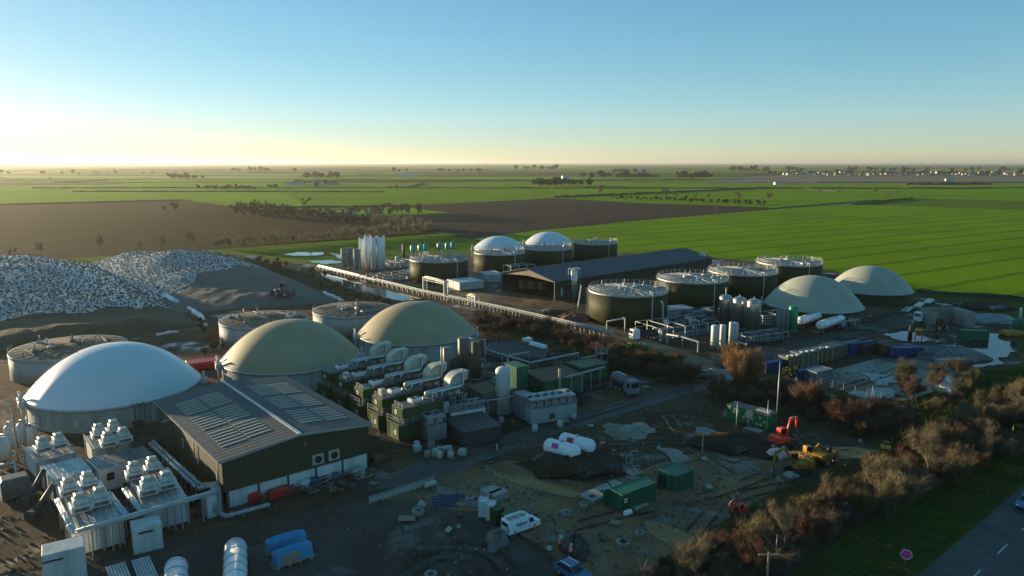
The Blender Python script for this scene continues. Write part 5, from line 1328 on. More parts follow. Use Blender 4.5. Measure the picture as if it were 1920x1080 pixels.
def excavator(label, p, rz, m, sc, joints, rail=True, group='excavators on the earthworks', cab_side=1):
    t = thing('excavator', label, 'excavator', p, rz, group, sc)
    for s_ in (-1, 1):
        prof = [(1.7 * math.cos(a_), 0.42 + 0.4 * math.sin(a_)) if abs(math.cos(a_)) < 2 else 0 for a_ in [2 * math.pi * k / 14 for k in range(14)]]
        prof = [(max(-1.75, min(1.75, x * 1.25)), z) for x, z in prof]
        MB().extr(prof, s_ * 1.15 - 0.25, s_ * 1.15 + 0.25).build('track', 'dark_metal', t)
    MB().box(0, 0, 0.45, 1.8, 1.8, 0.45).build('undercarriage', 'dark_metal', t)
    m1 = MB(); m1.bevbox(-0.55, 0, 0.95, 2.9, 2.4, 0.9, 0.12); m1.bevbox(-1.5, 0, 1.7, 1.0, 2.3, 0.45, 0.12); m1.build('upper_body', m, t)
    c = MB(); y = 0.62 * cab_side
    c.extr([(0.0, 1.75), (1.35, 1.75), (1.5, 2.3), (1.2, 3.0), (0.1, 3.05), (-0.05, 2.8)], y - 0.48, y + 0.48); cb = c.build('cab', m, t)
    for s_ in (-1, 1): MB().add([(0.15, y + s_ * 0.49, 2.0), (1.2, y + s_ * 0.49, 2.0), (1.35, y + s_ * 0.49, 2.3), (1.1, y + s_ * 0.49, 2.9), (0.15, y + s_ * 0.49, 2.9)], [(0, 1, 2, 3, 4)]).build('window', 'glass', cb)
    MB().add([(1.46, y - 0.4, 1.95), (1.46, y + 0.4, 1.95), (1.53, y + 0.4, 2.3), (1.24, y + 0.4, 2.95), (1.24, y - 0.4, 2.95), (1.53, y - 0.4, 2.3)], [(0, 1, 2, 5), (5, 2, 3, 4)]).build('windscreen', 'glass', cb)
    if rail:
        r_ = MB(); railing(r_, [(0.0, -1.15, 1.85), (-0.9, -1.15, 1.85), (-1.9, -1.15, 1.95), (-1.9, 1.1, 1.95)], 0.9, 0.07, close=False); r_.build('handrail', m, t)
    J = [Vector((x, -0.2 * cab_side, z)) for x, z in joints]
    b = MB(); b.tube([J[0], J[1], J[2]], [0.22, 0.3, 0.18], 6); b.build('boom', m, t)
    b = MB(); b.tube([J[2] + (J[2] - J[3]) * 0.12, J[2], J[3]], [0.14, 0.24, 0.13], 6); b.build('stick', m, t)
    b = MB(); b.tube([J[0] + Vector((0.4, 0, -0.1)), J[1] + Vector((-0.1, 0, -0.35))], 0.09, 6); b.tube([J[1] + Vector((0, 0, 0.3)), J[2] + (J[2] - J[3]) * 0.12], 0.08, 6); b.build('rams', 'galv', t, kind='stuff')
    k = J[3]; b = MB(); b.extr([(k.x - 0.5, k.z + 0.1), (k.x + 0.2, k.z + 0.15), (k.x + 0.45, k.z - 0.5), (k.x + 0.1, k.z - 0.85), (k.x - 0.55, k.z - 0.7), (k.x - 0.25, k.z - 0.5)], k.y - 0.45, k.y + 0.45); b.build('bucket', 'dull_steel', t)
    return t
excavator('yellow excavator with handrails nearest the bank, its bucket down on stones', G(1496, 886), R(190), 'yellow_paint', 1.0, [(0.9, 1.7), (2.6, 4.2), (4.0, 3.4), (4.2, 1.0)], cab_side=-1)
excavator('yellow excavator half hidden behind the railed one', G(1512, 868), R(20), 'yellow_paint', 0.85, [(0.9, 1.7), (2.3, 3.2), (3.8, 2.4), (4.0, 0.9)], rail=False)
excavator('bright orange red excavator with raised bent boom by the green generator', G(1464, 836), R(30), 'orange_paint', 0.95, [(0.9, 1.7), (1.9, 4.6), (3.4, 4.4), (3.6, 1.2)], rail=False)
excavator('small red excavator working alone on the gravel yard', G(1385, 966), R(215), 'red_paint', 0.62, [(0.9, 1.7), (1.6, 3.9), (2.8, 3.3), (2.9, 0.9)], rail=False)
excavator('small rust coloured digger beside the silage heaps', G(380, 610), R(200), 'rust', 0.8, [(0.9, 1.7), (2.0, 3.6), (3.2, 3.0), (3.4, 0.8)], rail=False)
def loader(label, p, rz, m, sc=1.0, group='loaders and dumpers', skip=False):
    t = thing('wheel_loader' if not skip else 'dumper', label, 'loader' if not skip else 'dumper', p, rz, group, sc)
    MB().bevbox(-1.2, 0, 0.8, 2.4, 1.6, 1.1, 0.15).build('engine_cover', m, t)
    MB().bevbox(0.9, 0, 0.7, 1.6, 1.3, 0.7, 0.1).build('front_frame', m, t)
    c = MB(); c.extr([(-0.5, 1.6), (0.5, 1.6), (0.65, 2.2), (0.45, 2.95), (-0.5, 2.95)], -0.65, 0.65); c = c.build('cab', 'dark_metal' if skip else m, t)
    for s_ in (-1, 1): MB().box(0, s_ * 0.66, 2.0, 0.8, 0.04, 0.8).build('window', 'glass', c)
    if skip:
        b = MB(); b.extr([(0.7, 1.3), (2.4, 1.2), (2.9, 2.2), (0.4, 2.3)], -1.0, 1.0); b.build('skip', m, t)
    else:
        for s_ in (-1, 1): MB().tube([(0.9, s_ * 0.5, 1.4), (2.0, s_ * 0.5, 1.3), (2.7, s_ * 0.5, 0.6)], 0.14, 6).build('lift_arm', m, t)
        b = MB(); b.extr([(2.5, 0.1), (3.5, 0.05), (3.2, 0.2), (2.9, 0.45), (2.85, 1.0), (2.6, 1.1)], -1.25, 1.25); b.build('bucket', 'dull_steel', t)
    for x in (-1.4, 1.2):
        for s_ in (-1, 1): wheel(t, x, s_ * 0.95, 0.68, 0.5)
    return t
loader('yellow dumper parked right of the excavators', G(1548, 868), R(215), 'yellow_paint', 0.9, skip=True)
loader('dull brown wheel loader inside the mouth of the concrete bunker', G(1760, 618), R(200), 'rust', 1.1)
hp = G(533, 553, 3.8)
def heap_z(x, y):
    best = None
    for i in range(41):
        for j in range(41):
            q = CL2[1](i / 40, j / 40); dd_ = (q.x - x) ** 2 + (q.y - y) ** 2
            if best is None or dd_ < best[0]: best = (dd_, CL2[2](i / 40, j / 40))
    return best[1]
hz_ = heap_z(hp.x, hp.y); hp = G(533, 555, hz_); hz_ = heap_z(hp.x, hp.y); hp = G(533, 555, hz_)
loader('dark loader pushing up the grey ramp of the farther silage heap', (hp.x, hp.y, hz_ - 0.1), R(150), 'dull_steel', 1.6)
tl = loader('small pale yellow machine on the bank at the end of the track', G(1660, 851), R(240), 'yellow_paint', 0.7, skip=True)

# --- people --------------------------------------------------------------------------------
def person(label, p, rz, lean=0.0, arms=((0.1, -0.3), (0.1, -0.3)), step=0.15):
    V = []; E_ = []; Rr = []
    def v(x, y, z, r): V.append((x, y, z)); Rr.append(r); return len(V) - 1
    def e(a_, b_): E_.append((a_, b_))
    lx = lambda z: lean * max(0, z - 0.95)
    pel = v(0, 0, 0.95, 0.16); ab = v(lx(1.12), 0, 1.12, 0.145); ch = v(lx(1.32), 0, 1.32, 0.17); nk = v(lx(1.48), 0, 1.48, 0.065); hd = v(lx(1.58) + 0.02, 0, 1.58, 0.095); tp = v(lx(1.7) + 0.02, 0, 1.70, 0.085)
    for a_, b_ in ((pel, ab), (ab, ch), (ch, nk), (nk, hd), (hd, tp)): e(a_, b_)
    ns = v(lx(1.58) + 0.12, 0, 1.585, 0.018); e(hd, ns)
    hands = []
    for s_, (fx, fz) in zip((-1, 1), arms):
        hip = v(0, s_ * 0.1, 0.88, 0.11); kn = v(s_ * step * 0.5 + 0.04, s_ * 0.11, 0.48, 0.072); an = v(s_ * step, s_ * 0.11, 0.09, 0.05); to = v(s_ * step + 0.17, s_ * 0.12, 0.04, 0.04)
        e(pel, hip); e(hip, kn); e(kn, an); e(an, to)
        sh = v(lx(1.40), s_ * 0.2, 1.40, 0.075); el = v(lx(1.40) + fx * 0.5, s_ * 0.27, 1.40 + fz * 0.55 - 0.1, 0.05); wr = v(lx(1.40) + fx * 0.5 + 0.18, s_ * 0.24, 1.40 + fz * 0.55 - 0.3, 0.036); pm = v(lx(1.40) + fx * 0.5 + 0.24, s_ * 0.235, 1.40 + fz * 0.55 - 0.37, 0.03)
        e(ch, sh); e(sh, el); e(el, wr); e(wr, pm)
        hands.append((pm, s_, lx(1.40) + fx * 0.5 + 0.24, 1.40 + fz * 0.55 - 0.37))
        for k, L in enumerate((0.07, 0.085, 0.078, 0.06)):
            x0, z0 = V[pm][0], V[pm][2]; y0 = V[pm][1] + (k - 1.5) * 0.022
            f1 = v(x0 + 0.035, y0, z0 - 0.03, 0.009); f2 = v(x0 + 0.035 + L * 0.5, y0, z0 - 0.03 - L * 0.6, 0.008); e(pm, f1); e(f1, f2)
        th = v(V[wr][0] + 0.06, V[wr][1] - s_ * 0.04, V[wr][2] - 0.02, 0.010); t2 = v(V[wr][0] + 0.10, V[wr][1] - s_ * 0.05, V[wr][2] - 0.05, 0.008); e(wr, th); e(th, t2)
    me = bpy.data.meshes.new('tmp'); me.from_pydata(V, E_, [])
    ob = bpy.data.objects.new('tmp', me); COL.objects.link(ob)
    ob.modifiers.new('s', 'SKIN'); sv = me.skin_vertices[0].data
    for i, r in enumerate(Rr): sv[i].radius = (r, r); sv[i].use_root = (i == 0)
    ss = ob.modifiers.new('u', 'SUBSURF'); ss.levels = 1; ss.render_levels = 1
    dg = bpy.context.evaluated_depsgraph_get(); nm = bpy.data.meshes.new_from_object(ob.evaluated_get(dg))
    bpy.data.objects.remove(ob)
    nm.materials.clear()
    for k in ('cloth_dark', 'skin'): nm.materials.append(MATS[k])
    for pl in nm.polygons:
        c = pl.center
        pl.use_smooth = True
        pl.material_index = 1 if c.z > 1.46 or any(abs(c.x - hx) < 0.13 and abs(c.z - h_z) < 0.12 and abs(c.y) > 0.17 for _, _, hx, h_z in hands) else 0
    b = link('person', nm, None, p, rz); b['label'] = label; b['category'] = 'person'; b['group'] = 'workers in orange vests'
    def ell(prof, m, name):
        q = MB(); vs = []; n = 14
        for r1, r2, z in prof:
            for k in range(n): a_ = 2 * math.pi * k / n; vs.append((lx(z) + r1 * math.cos(a_), r2 * math.sin(a_), z))
        fs = [(i * n + k, i * n + (k + 1) % n, (i + 1) * n + (k + 1) % n, (i + 1) * n + k) for i in range(len(prof) - 1) for k in range(n)]
        q.add(vs, fs, 0, True); return q.build(name, m, b)
    ve = ell([(0.19, 0.235, 0.86), (0.19, 0.235, 1.1), (0.205, 0.25, 1.3), (0.16, 0.23, 1.42), (0.09, 0.12, 1.5)], 'hi_vis', 'vest')
    for z in (1.0, 1.2): 
        q = MB(); q.lathe(lx(z), 0, [(0.245, z), (0.25, z + 0.025), (0.245, z + 0.05)], 16, cap=False); r_ = q.build('reflective_band', 'white_paint', ve)
    ell([(0.125, 0.12, 1.655), (0.13, 0.125, 1.67), (0.115, 0.11, 1.75), (0.06, 0.06, 1.80), (0.005, 0.005, 1.81)], 'white_paint', 'helmet')
    return b
person('worker in orange vest standing apart, left of the dark heap', G(1050, 1030), R(-20), 0.05)
person('worker in orange vest in front of the dark heap, seen from behind', G(1070, 1046), R(60), 0.12, ((0.5, -0.2), (0.3, -0.3)))
person('worker in orange vest leaning at the right side of the dark heap', G(1089, 1038), R(150), 0.35, ((0.6, -0.5), (0.6, -0.5)))

# --- goods in the near yard --------------------------------------------------------------------
def lumpy(name, label, cat, p, r, h, m, seed, group=None, n=22, sx=1.0, rz=0.0):
    rr = random.Random(seed); mb = MB(); rings = 6; vs = []; fs = []
    from mathutils import noise as NZ
    for i in range(rings):
        f = i / (rings - 1); rad = r * math.cos(f * 1.5) ** 0.8; z = h * math.sin(f * 1.5)
        for k in range(n):
            a_ = 2 * math.pi * k / n; q = rad * (1 + 0.55 * NZ.noise(Vector((math.cos(a_) * 1.3, math.sin(a_) * 1.3, seed * 3.1)))) * rr.uniform(0.9, 1.08); vs.append((q * math.cos(a_) * sx, q * math.sin(a_), max(-0.05, z * rr.uniform(0.8, 1.1)) if i else -0.1))
    for i in range(rings - 1):
        for k in range(n): fs.append((i * n + k, i * n + (k + 1) % n, (i + 1) * n + (k + 1) % n, (i + 1) * n + k))
    fs.append(tuple((rings - 1) * n + k for k in range(n)))
    mb.add(vs, fs, 0, False)
    return solo(mb, name, label, cat, m, p, rz, group)
lumpy('sheeted_heap', 'black sheeted heap with three workers around it', 'heap', G(1080, 1032), 2.0, 2.0, 'dark_metal', 1, sx=0.9)
lumpy('debris_heap', 'dark tangled heap beside the white van', 'heap', G(933, 1018), 1.7, 1.7, 'dull_steel', 2)
for k in range(5):
    pass
# two blue sheeted stacks on pallets
for k, (pl, pn, pr, hh) in enumerate((((498, 1036), (505, 1044), (576, 1021), 1.9), ((508, 1059), (517, 1070), (589, 1046), 2.1))):
    o, a, w, d = foot(pl, pn, pr); rr = random.Random(k + 4); d = 1.5
    t = thing('sheeted_stack', ['stack under a blue sheet, farther of two near the lying vessel', 'stack under a blue sheet with pale planks showing, nearer of two'][k], 'sheeted stack', o, a, 'blue sheeted stacks')
    n = 10; vs = []; fs = []
    prof = [(-0.05, 0.35), (0.0, 0.7), (0.12, 0.88), (0.3, 0.97), (0.5, 1.0), (0.7, 0.96), (0.88, 0.88), (1.0, 0.7), (1.05, 0.35)]
    for i in range(n + 1):
        s_ = 1 - 0.25 * abs(i / n - 0.45) ** 1.5 * 1.6
        for y, z in prof: vs.append((w * (0.02 + 0.96 * i / n) + rr.uniform(-0.08, 0.08), d * y + rr.uniform(-0.08, 0.08), 0.35 + (hh - 0.35) * z * s_ * rr.uniform(0.94, 1.05) if z > 0.4 else 0.3))
    q = len(prof)
    for i in range(n):
        for j in range(q - 1): fs.append((i * q + j, i * q + j + 1, (i + 1) * q + j + 1, (i + 1) * q + j))
    fs += [tuple(range(q)), tuple(range(n * q, n * q + q))[::-1]]
    MB().add(vs, fs, 0, True).build('sheet', 'blue_sheet', t)
    for i in range(3): MB().box(w / 2, d * (0.1 + 0.4 * i), 0.16, w + 0.4, 0.25, 0.12).build('plank', 'wood', t)
    for i in range(4): MB().box(w * (0.08 + 0.28 * i), d / 2, 0, 0.25, d + 0.5, 0.15).build('bearer', 'wood', t)
    if k:
        for i in range(4): MB().box(w * 0.38, -0.14, 0.35 + i * 0.36, w * 0.5, 0.12, 0.2).build('board', 'wood', t)
# green containers and cabinets
t, a, w, d = container('long dark green container with a half open end door and white notice', (1143, 948), (1166, 962), (1225, 936), 2.6, 'green_paint', 'green containers', doors=None)
dr = MB().box(-0.5, d + 0.02, 0.2, 1.1, 0.08, 2.3).build('door', 'green_paint', t, label='door standing open')
dr2 = MB().box(0.62, -0.05, 0.2, 1.1, 0.08, 2.3).build('door', 'green_metal', t)
nt_ = MB(); nt_.box(0.6, -0.1, 1.35, 0.55, 0.03, 0.6); nt_ = nt_.build('notice', 'white_paint', dr2); 
MB().box(0.6, -0.12, 1.5, 0.25, 0.03, 0.3).build('mark', 'dark_metal', t)
MB().box(w / 2, -0.3, 0, w * 0.4, 0.5, 0.25).build('sill', 'cream_metal', t)
solo(MB().hcyl((0, 0, 0.4), (1.0, 0, 0.4), 0.38, 12, dome=0.1), 'white_drum', 'small white drum lying at the corner of the long green container', 'drum', 'white_paint', G(1172, 968), a)
t, a, w, d = container('short square green container behind the long green one', (1240, 905), (1265, 924), (1289, 908), 2.5, 'green_paint', 'green containers', doors='l')
solo(MB().box(0, 0, 0, 1.2, 0.1, 2.0), 'loose_door', 'dark door panel leaning beside the square green container', 'panel', 'dark_metal', G(1236, 915), 1.0)
t, a, w, d = container('upright white cabinet, left of two beside the small green box', (894, 968), (897, 970), (908, 976), 2.2, 'white_metal', 'white cabinets', doors=None, ribs=False, name='cabinet', cat='cabinet', d=1.6)
container('upright white cabinet, right of two beside the small green box', (909, 973), (911, 976), (922, 981), 2.2, 'white_metal', 'white cabinets', doors=None, ribs=False, name='cabinet', cat='cabinet', d=1.6)
container('small dark green box standing against the white cabinets', (922, 978), (930, 985), (941, 976), 2.0, 'green_metal', 'green boxes', doors=None, name='box', cat='box')
container('squat dark green box hidden behind the white van', (941, 985), (947, 990), (966, 978), 1.7, 'green_paint', 'green boxes', doors=None, ribs=False, name='box', cat='box')
# stacked concrete slabs
for k, (pl, pn, pr) in enumerate((((904, 930), (917, 941), (938, 928)), ((916, 936), (927, 944), (952, 932)))):
    o, a, w, d = foot(pl, pn, pr); t = thing('slab_stack', ['stack of pale concrete slabs on the gravel, farther of the pair', 'stack of pale concrete slabs on the gravel, nearer of the pair'][k], 'slabs', o, a, 'stacked concrete slabs')
    for i in range(4): MB().box(w / 2, d / 2, i * 0.27, w - 0.05 * i, d - 0.03 * i, 0.24).build('slab', 'concrete_block', t)
# concrete base with lids and duct
o, a, w, d = foot((1091, 930), (1113, 944), (1165, 910)); t = thing('foundation_block', 'flat concrete foundation with two dark openings beside the long green container', 'foundation', o, a)
MB().box(w / 2, d / 2, 0, w, d, 0.4).build('slab', 'concrete_block', t)
for x in (0.12, 0.42): MB().box(w * x, d * 0.4, 0.4, 0.9, 0.8, 0.04).build('opening', 'black', t)
pipe('black hose arching from the foundation to the green container', [(1110, 908, 0.3), (1118, 902, 1.2), (1140, 905, 1.4), (1152, 918, 0.2)], 0.1, 'black', name='hose', cat='hose', group=None, flanges=False)
# manhole rings and bases
rr = random.Random(3)
for k, (u, v, r, lab) in enumerate(((1062, 966, 0.95, 'round concrete chamber ring lying on the gravel left of the sand strip'), (1095, 950, 0.8, 'square topped concrete chamber at the trench end by the foundation'), (1200, 1004, 0.8, 'concrete chamber in the trench at the sandy corner'), (1168, 1022, 1.1, 'concrete base with bent starter bars near the bank'), (784, 962, 1.1, 'pale concrete block with hole on the dark asphalt'), (808, 1082, 0.9, 'pale concrete ring cut by the bottom edge'), (1112, 855, 1.1, 'concrete ring lid beside the white gas tanks'))):
    r *= 0.78
    t = thing('chamber_ring', lab, 'concrete ring', G(u, v), rr.uniform(0, 3), 'concrete chambers and rings')
    MB().lathe(0, 0, [(r, 0), (r, 0.5), (r * 0.65, 0.52), (r * 0.6, 0.1)], 8 if k in (1, 2, 4) else 18, sm=False, cap=False).build('ring', 'tank_concrete', t)
    MB().cyl(0, 0, 0.05, r * 0.62, 0.06, 12).build('hole', 'black', t)
    if k == 3:
        m = MB(); m.tube([(0.2, 0, 0.4), (0.1, 0.1, 1.3), (0.4, 0.2, 1.6)], 0.1, 5); m.build('bar', 'dull_steel', t); MB().tube([(-0.2, 0, 0.4), (-0.3, -0.2, 1.1)], 0.1, 5).build('bar', 'dull_steel', t)
# white gas tanks
for k, (a_, b_) in enumerate((((1030, 836), (1078, 849)), ((1058, 825), (1106, 838)))):
    r = 1.25; p, q = G(*a_, r + 0.5), G(*b_, r + 0.5); p.z = q.z = r + 0.5
    t = thing('gas_tank', ['white gas tank with a pinkish red label, nearer of the pair', 'white gas tank with red label, farther of the pair'][k], 'gas tank', (0, 0, 0), 0, 'white gas tanks with red labels')
    MB().hcyl(p, q, r, 24, dome=0.8).build('shell', 'white_paint', t)
    d = (q - p).normalized(); nn = Vector((d.y, -d.x, 0)); nn = nn if nn.y < 0 else -nn
    c = p.lerp(q, 0.36); m = MB(); n2 = (nn * 0.8 + Vector((0, 0, 0.6))).normalized(); s2 = d.cross(n2)
    bp = c + n2 * (r + 0.02)
    m.add([bp + d * x + s2 * y for x, y in ((-0.6, -0.35), (0.6, -0.35), (0.6, 0.35), (-0.6, 0.35))] + [bp - n2 * 0.05 + d * x + s2 * y for x, y in ((-0.6, -0.4), (0.6, -0.4), (0.6, 0.4), (-0.6, 0.4))], [(0, 1, 2, 3), (0, 1, 5, 4), (1, 2, 6, 5), (2, 3, 7, 6), (3, 0, 4, 7)]); m.build('red_label', 'magenta' if k == 0 else 'red_paint', t)
    for f in (0.15, 0.85): c = p.lerp(q, f); MB().box(c.x, c.y, 0, 0.5, 2.0, 0.9, math.atan2(d.y, d.x)).build('saddle', 'concrete_block', t)
    MB().cyl(*(p.lerp(q, 0.5) + Vector((0, 0, r - 0.05))), 0.25, 0.3, 10).build('valve', 'galv', t)
# frames, rebar, pallets
def frame_stack(label, p, rz, m, n, L, W_, group, z=0.1):
    t = thing('bar_bundle', label, 'steel bars', p, rz, group)
    for i in range(n): MB().bar((-L / 2, -W_ / 2 + W_ * i / (n - 1), z + 0.05 * (i % 2)), (L / 2, -W_ / 2 + W_ * i / (n - 1), z + 0.05 * (i % 2)), 0.12).build('bar', m, t)
    for x in (-L / 3, L / 3): MB().bar((x, -W_ / 2, 0.04), (x, W_ / 2, 0.04), 0.1).build('bearer', 'wood', t)
frame_stack('bundle of bluish steel bars lying on the dark asphalt', G(843, 940), 0.2, 'blue_paint', 8, 4.5, 3.2, 'bundles of bars')
frame_stack('blue grey bars lying just behind the white cabinets', G(890, 948), -0.5, 'grey_metal', 6, 4.5, 1.4, 'bundles of bars')
frame_stack('pale poles lying near the process road by the shrubs', G(1205, 714), 0.5, 'galv', 6, 9, 2.5, 'bundles of bars')
t = thing('steel_stand', 'upright pair of thin pale steel frames on a base by the gas tanks', 'steel frame', G(1180, 884), 0.5)
for k, (x, y, h) in enumerate(((0, 0, 2.6), (1.3, 0.6, 2.8), (0.4, -1.2, 1.2))):
    m = MB()
    for p, q in (((-.6, 0, 0), (-.6, 0, h)), ((.6, 0, 0), (.6, 0, h)), ((-.6, 0, h), (.6, 0, h)), ((-.6, 0, h * .5), (.6, 0, h * .5)), ((-.6, 0, 0), (-.6, 0.9, 0.05)), ((.6, 0, 0), (.6, 0.9, 0.05))): m.bar(Vector(p) + Vector((x, y, 0)), Vector(q) + Vector((x, y, 0)), 0.1)
    m.build('frame', 'galv', t)
MB().box(0.4, -0.6, 0, 2.2, 2.0, 0.12).build('base', 'concrete_block', t)
# low barrier line at the shed corner
bar_ = thing('barrier_line', 'low grey barrier of posts and panels along the road beside the shed', 'barrier', (0, 0, 0))
p, q = G(693, 946), G(812, 908); L = (q - p).length; an = math.atan2((q - p).y, (q - p).x); pm = qm = None
for k in range(11):
    c = p.lerp(q, k / 10)
    if pm is None: pm = MB().box(0, 0, 0, 0.14, 0.14, 1.15).build('post', 'galv', bar_, c, an).data
    else: link('post', pm, bar_, c, an)
    if k < 10:
        c = p.lerp(q, (k + 0.5) / 10)
        if qm is None: qm = MB().box(0, 0, 0.2, L / 10 - 0.2, 0.06, 0.75).build('panel', 'tank_grey', bar_, c, an).data
        else: link('panel', qm, bar_, c, an)
MB().bar(p + Vector((0, 0, 1.12)), q + Vector((0, 0, 1.12)), 0.08).build('rail', 'galv', bar_)
solo(MB().hcyl((0, 0, 0.45), (1.8, 0, 0.45), 0.42, 12), 'pale_drum', 'pale drum lying at the right end of the barrier', 'drum', 'cream_metal', G(796, 916), 0.6)
solo(MB().lathe(0, 0, [(0.16, 0), (0.16, 1.2), (0.1, 1.35)], 10), 'bollard', 'single pale bollard on the road between shed and gas tanks', 'bollard', 'cream_metal', G(932, 848))
# heaps and goods along the shed front
SHN = Vector((math.sin(SRZ), -math.cos(SRZ), 0))
goods = [(476, 938, 'red_paint', 'small red machine at the left of the goods along the shed front'), (515, 934, 'red_paint', 'red machine with hoses among the goods along the shed front'), (531, 928, 'red_paint', 'rounded red hopper next to the red machine at the shed front'), (560, 923, 'rust', 'rusty scrap pile in the middle of the shed front'),
         (575, 915, 'white_metal', 'white tote tank among the scrap along the shed front'), (590, 912, 'blue_paint', 'purple blue drum cluster along the shed front'), (607, 907, 'rust', 'brown scrap pile right of the blue drums'), (632, 902, 'dull_steel', 'dark scrap pile under the shed fans'), (648, 884, 'grey_metal', 'dark grey crate leaning on the white wall panels'),
         (670, 892, 'tank_grey', 'grey sheeted bundle near the right corner of the shed'), (690, 893, 'rust', 'rusty pallet pile just past the right corner of the shed'), (708, 868, 'rust', 'rusty frame stack beside the path at the shed corner'), (590, 925, 'timber_brown', 'brown rubble strip in front of the blue drums'), (640, 915, 'timber_brown', 'brown rubble strip in front of the scrap')]
rr = random.Random(8)
for k, (u, v, m, lab) in enumerate(goods):
    p = G(u, v); t = thing('scrap_pile' if 'pile' in lab or 'strip' in lab else 'yard_goods', lab, 'scrap' if 'pile' in lab or 'strip' in lab else 'yard goods', p, SRZ, 'goods along the shed front')
    n = 9 if 'pile' in lab or 'strip' in lab else 3
    for i in range(n):
        s_ = rr.uniform(0.4, 1.1); mb = MB(); x, y, z = rr.gauss(0, 0.8), rr.gauss(0, 0.5), rr.uniform(0, 0.7) if i else 0
        if n == 3 and i == 0: mb.bevbox(0, 0, 0, 1.8, 1.3, 1.3, 0.25); mb.build('body', m, t)
        elif rr.random() < 0.5: mb.bevbox(x, y, z * 0.5, s_, s_ * 0.8, s_ * 0.7, 0.1, rr.uniform(0, 3)); mb.build('piece', m if rr.random() < 0.6 else 'dull_steel', t)
        else: mb.bar((x - s_, y, z), (x + s_, y + rr.uniform(-1, 1), z + rr.uniform(0, 0.8)), 0.16); mb.build('bar', rr.choice([m, 'rust', 'galv']), t)
# drums, bags and totes in front of the plant block
for k in range(16):
    u, v = rr.uniform(776, 868), 0
    v = 838 + (u - 776) * 0.05 + rr.uniform(0, 20)
    if k >= 12: u, v = ((940, 793), (1003, 808), (1050, 800), (1075, 786))[k - 12]
    p = G(u, v); mtl = rr.choice(['white_metal', 'cream_metal', 'galv', 'grey_metal'])
    lab = (['pale tote tank', 'pale round drum'][k % 2] + ' among the jumble in front of the plant block') if k < 12 else ['pale bag beside the white upright tank', 'white drum at the left foot of the cooler container', 'round drum in the middle of the cooler container front', 'upright white drum at the right end of the cooler container'][k - 12]
    if k % 2 == 0 and k < 12:
        t = thing('tote_tank', lab, 'tote tank', p, rr.uniform(0, 3), 'totes in front of the plant block'); MB().bevbox(0, 0, 0.15, 1.1, 1.0, 0.95, 0.1).build('bottle', mtl, t); MB().box(0, 0, 0, 1.2, 1.0, 0.14).build('pallet', 'wood', t)
        m = MB()
        for z in (0.4, 0.75, 1.1): m.box(0, -0.53, z, 1.15, 0.05, 0.05); m.box(-0.58, 0, z, 0.05, 1.05, 0.05)
        m.build('cage', 'galv', t)
    else: solo(MB().lathe(0, 0, [(0.5, 0), (0.55, 0.3), (0.52, 0.9), (0.4, 1.1), (0.1, 1.15)], 12), 'drum', lab, 'drum', mtl, p, 0, 'drums in front of the plant' if k < 12 else 'drums around the plant')

# --- the green generator and the masts ------------------------------------------------------
o, a, w, d = foot((1362, 785), (1440, 808), (1458, 797)); a = math.atan2((G(1440, 808) - G(1362, 785)).y, (G(1440, 808) - G(1362, 785)).x)
g0 = G(1362, 785); L = (G(1442, 808) - g0).length
t = thing('generator_unit', 'long bright green generator container with small pale boxes on its side', 'generator', g0, a)
m = MB(); ribbed_box(m, 0, 0, L, 2.6, 0.15, 2.7, 0.6, 0.05); m.build('body', 'green_bright', t)
MB().box(L / 2, 1.3, 2.7, L + 0.1, 2.7, 0.1).build('roof', 'dull_steel', t)
for x, z in ((0.08, 2.2), (0.2, 2.1), (0.19, 1.5), (0.28, 1.9), (0.42, 1.0), (0.52, 1.5), (0.52, 0.6), (0.62, 1.2), (0.74, 0.5), (0.82, 0.5), (0.8, 1.8), (0.9, 1.2)): MB().box(L * x, -0.12, z, 0.42, 0.16, 0.42).build('junction_box', 'cream_metal', t)
m = MB(); m.bevbox(L * 0.8, 1.3, 2.8, 2.6, 1.4, 0.35, 0.08); m.build('roof_fan', 'galv', t)
MB().box(-0.6, 0.8, 0, 0.8, 0.8, 1.0).build('transformer', 'grey_metal', t)
MB().box(L * 0.75, -1.3, 0, L * 0.35, 1.8, 0.12).build('doorstep', 'concrete_block', t)
def post(label, a_, b_, r, m='galv', extra=None, group='masts and poles', name='pole', cat='pole'):
    p = G(*a_); h = HZ(p, b_[1]); t = thing(name, label, cat, p, 0, group)
    MB().tube([(0, 0, 0), (0, 0, h)], [r * 1.2, r * 0.7], 8).build('shaft', m, t)
    if extra: extra(t, h)
    return t, p, h
post('tallest thin pale mast behind the green generator', (1455, 800), (1461, 678), 0.11, 'galv')
post('thin post in front of the left half of the green generator', (1380, 812), (1383, 753), 0.09, 'galv', lambda t, h: MB().box(0, 0, h - 0.1, 0.9, 0.1, 0.1).build('arm', 'galv', t))
post('thin post with a round pale dish in front of the generator', (1402, 806), (1402, 776), 0.09, 'galv', lambda t, h: MB().tube([(0, -0.05, h), (0.02, -0.2, h)], 0.75, 18).build('dish', 'cream_metal', t))
post('thin post in front of the right half of the green generator', (1437, 812), (1439, 750), 0.07, 'galv')
post('short dark post beside the shrubs and big brown tree', (1346, 752), (1347, 702), 0.09, 'wood')
pa, ppa, hpa = post('wooden pole with crossarm carrying three wires at the bottom edge', (1437, 1105), (1439, 1036), 0.13, 'wood', lambda t, h: MB().bar((-1.1, 0, h - 0.25), (1.1, 0, h - 0.25), 0.14).build('crossarm', 'wood', t), 'poles of the wire line')
pb, ppb, hpb = post('wooden pole with crossarm behind the small red excavator, carrying wires', (1316, 860), (1308, 812), 0.13, 'wood', lambda t, h: MB().bar((-1.1, 0, h - 0.25), (1.1, 0, h - 0.25), 0.14).build('crossarm', 'wood', t), 'poles of the wire line')
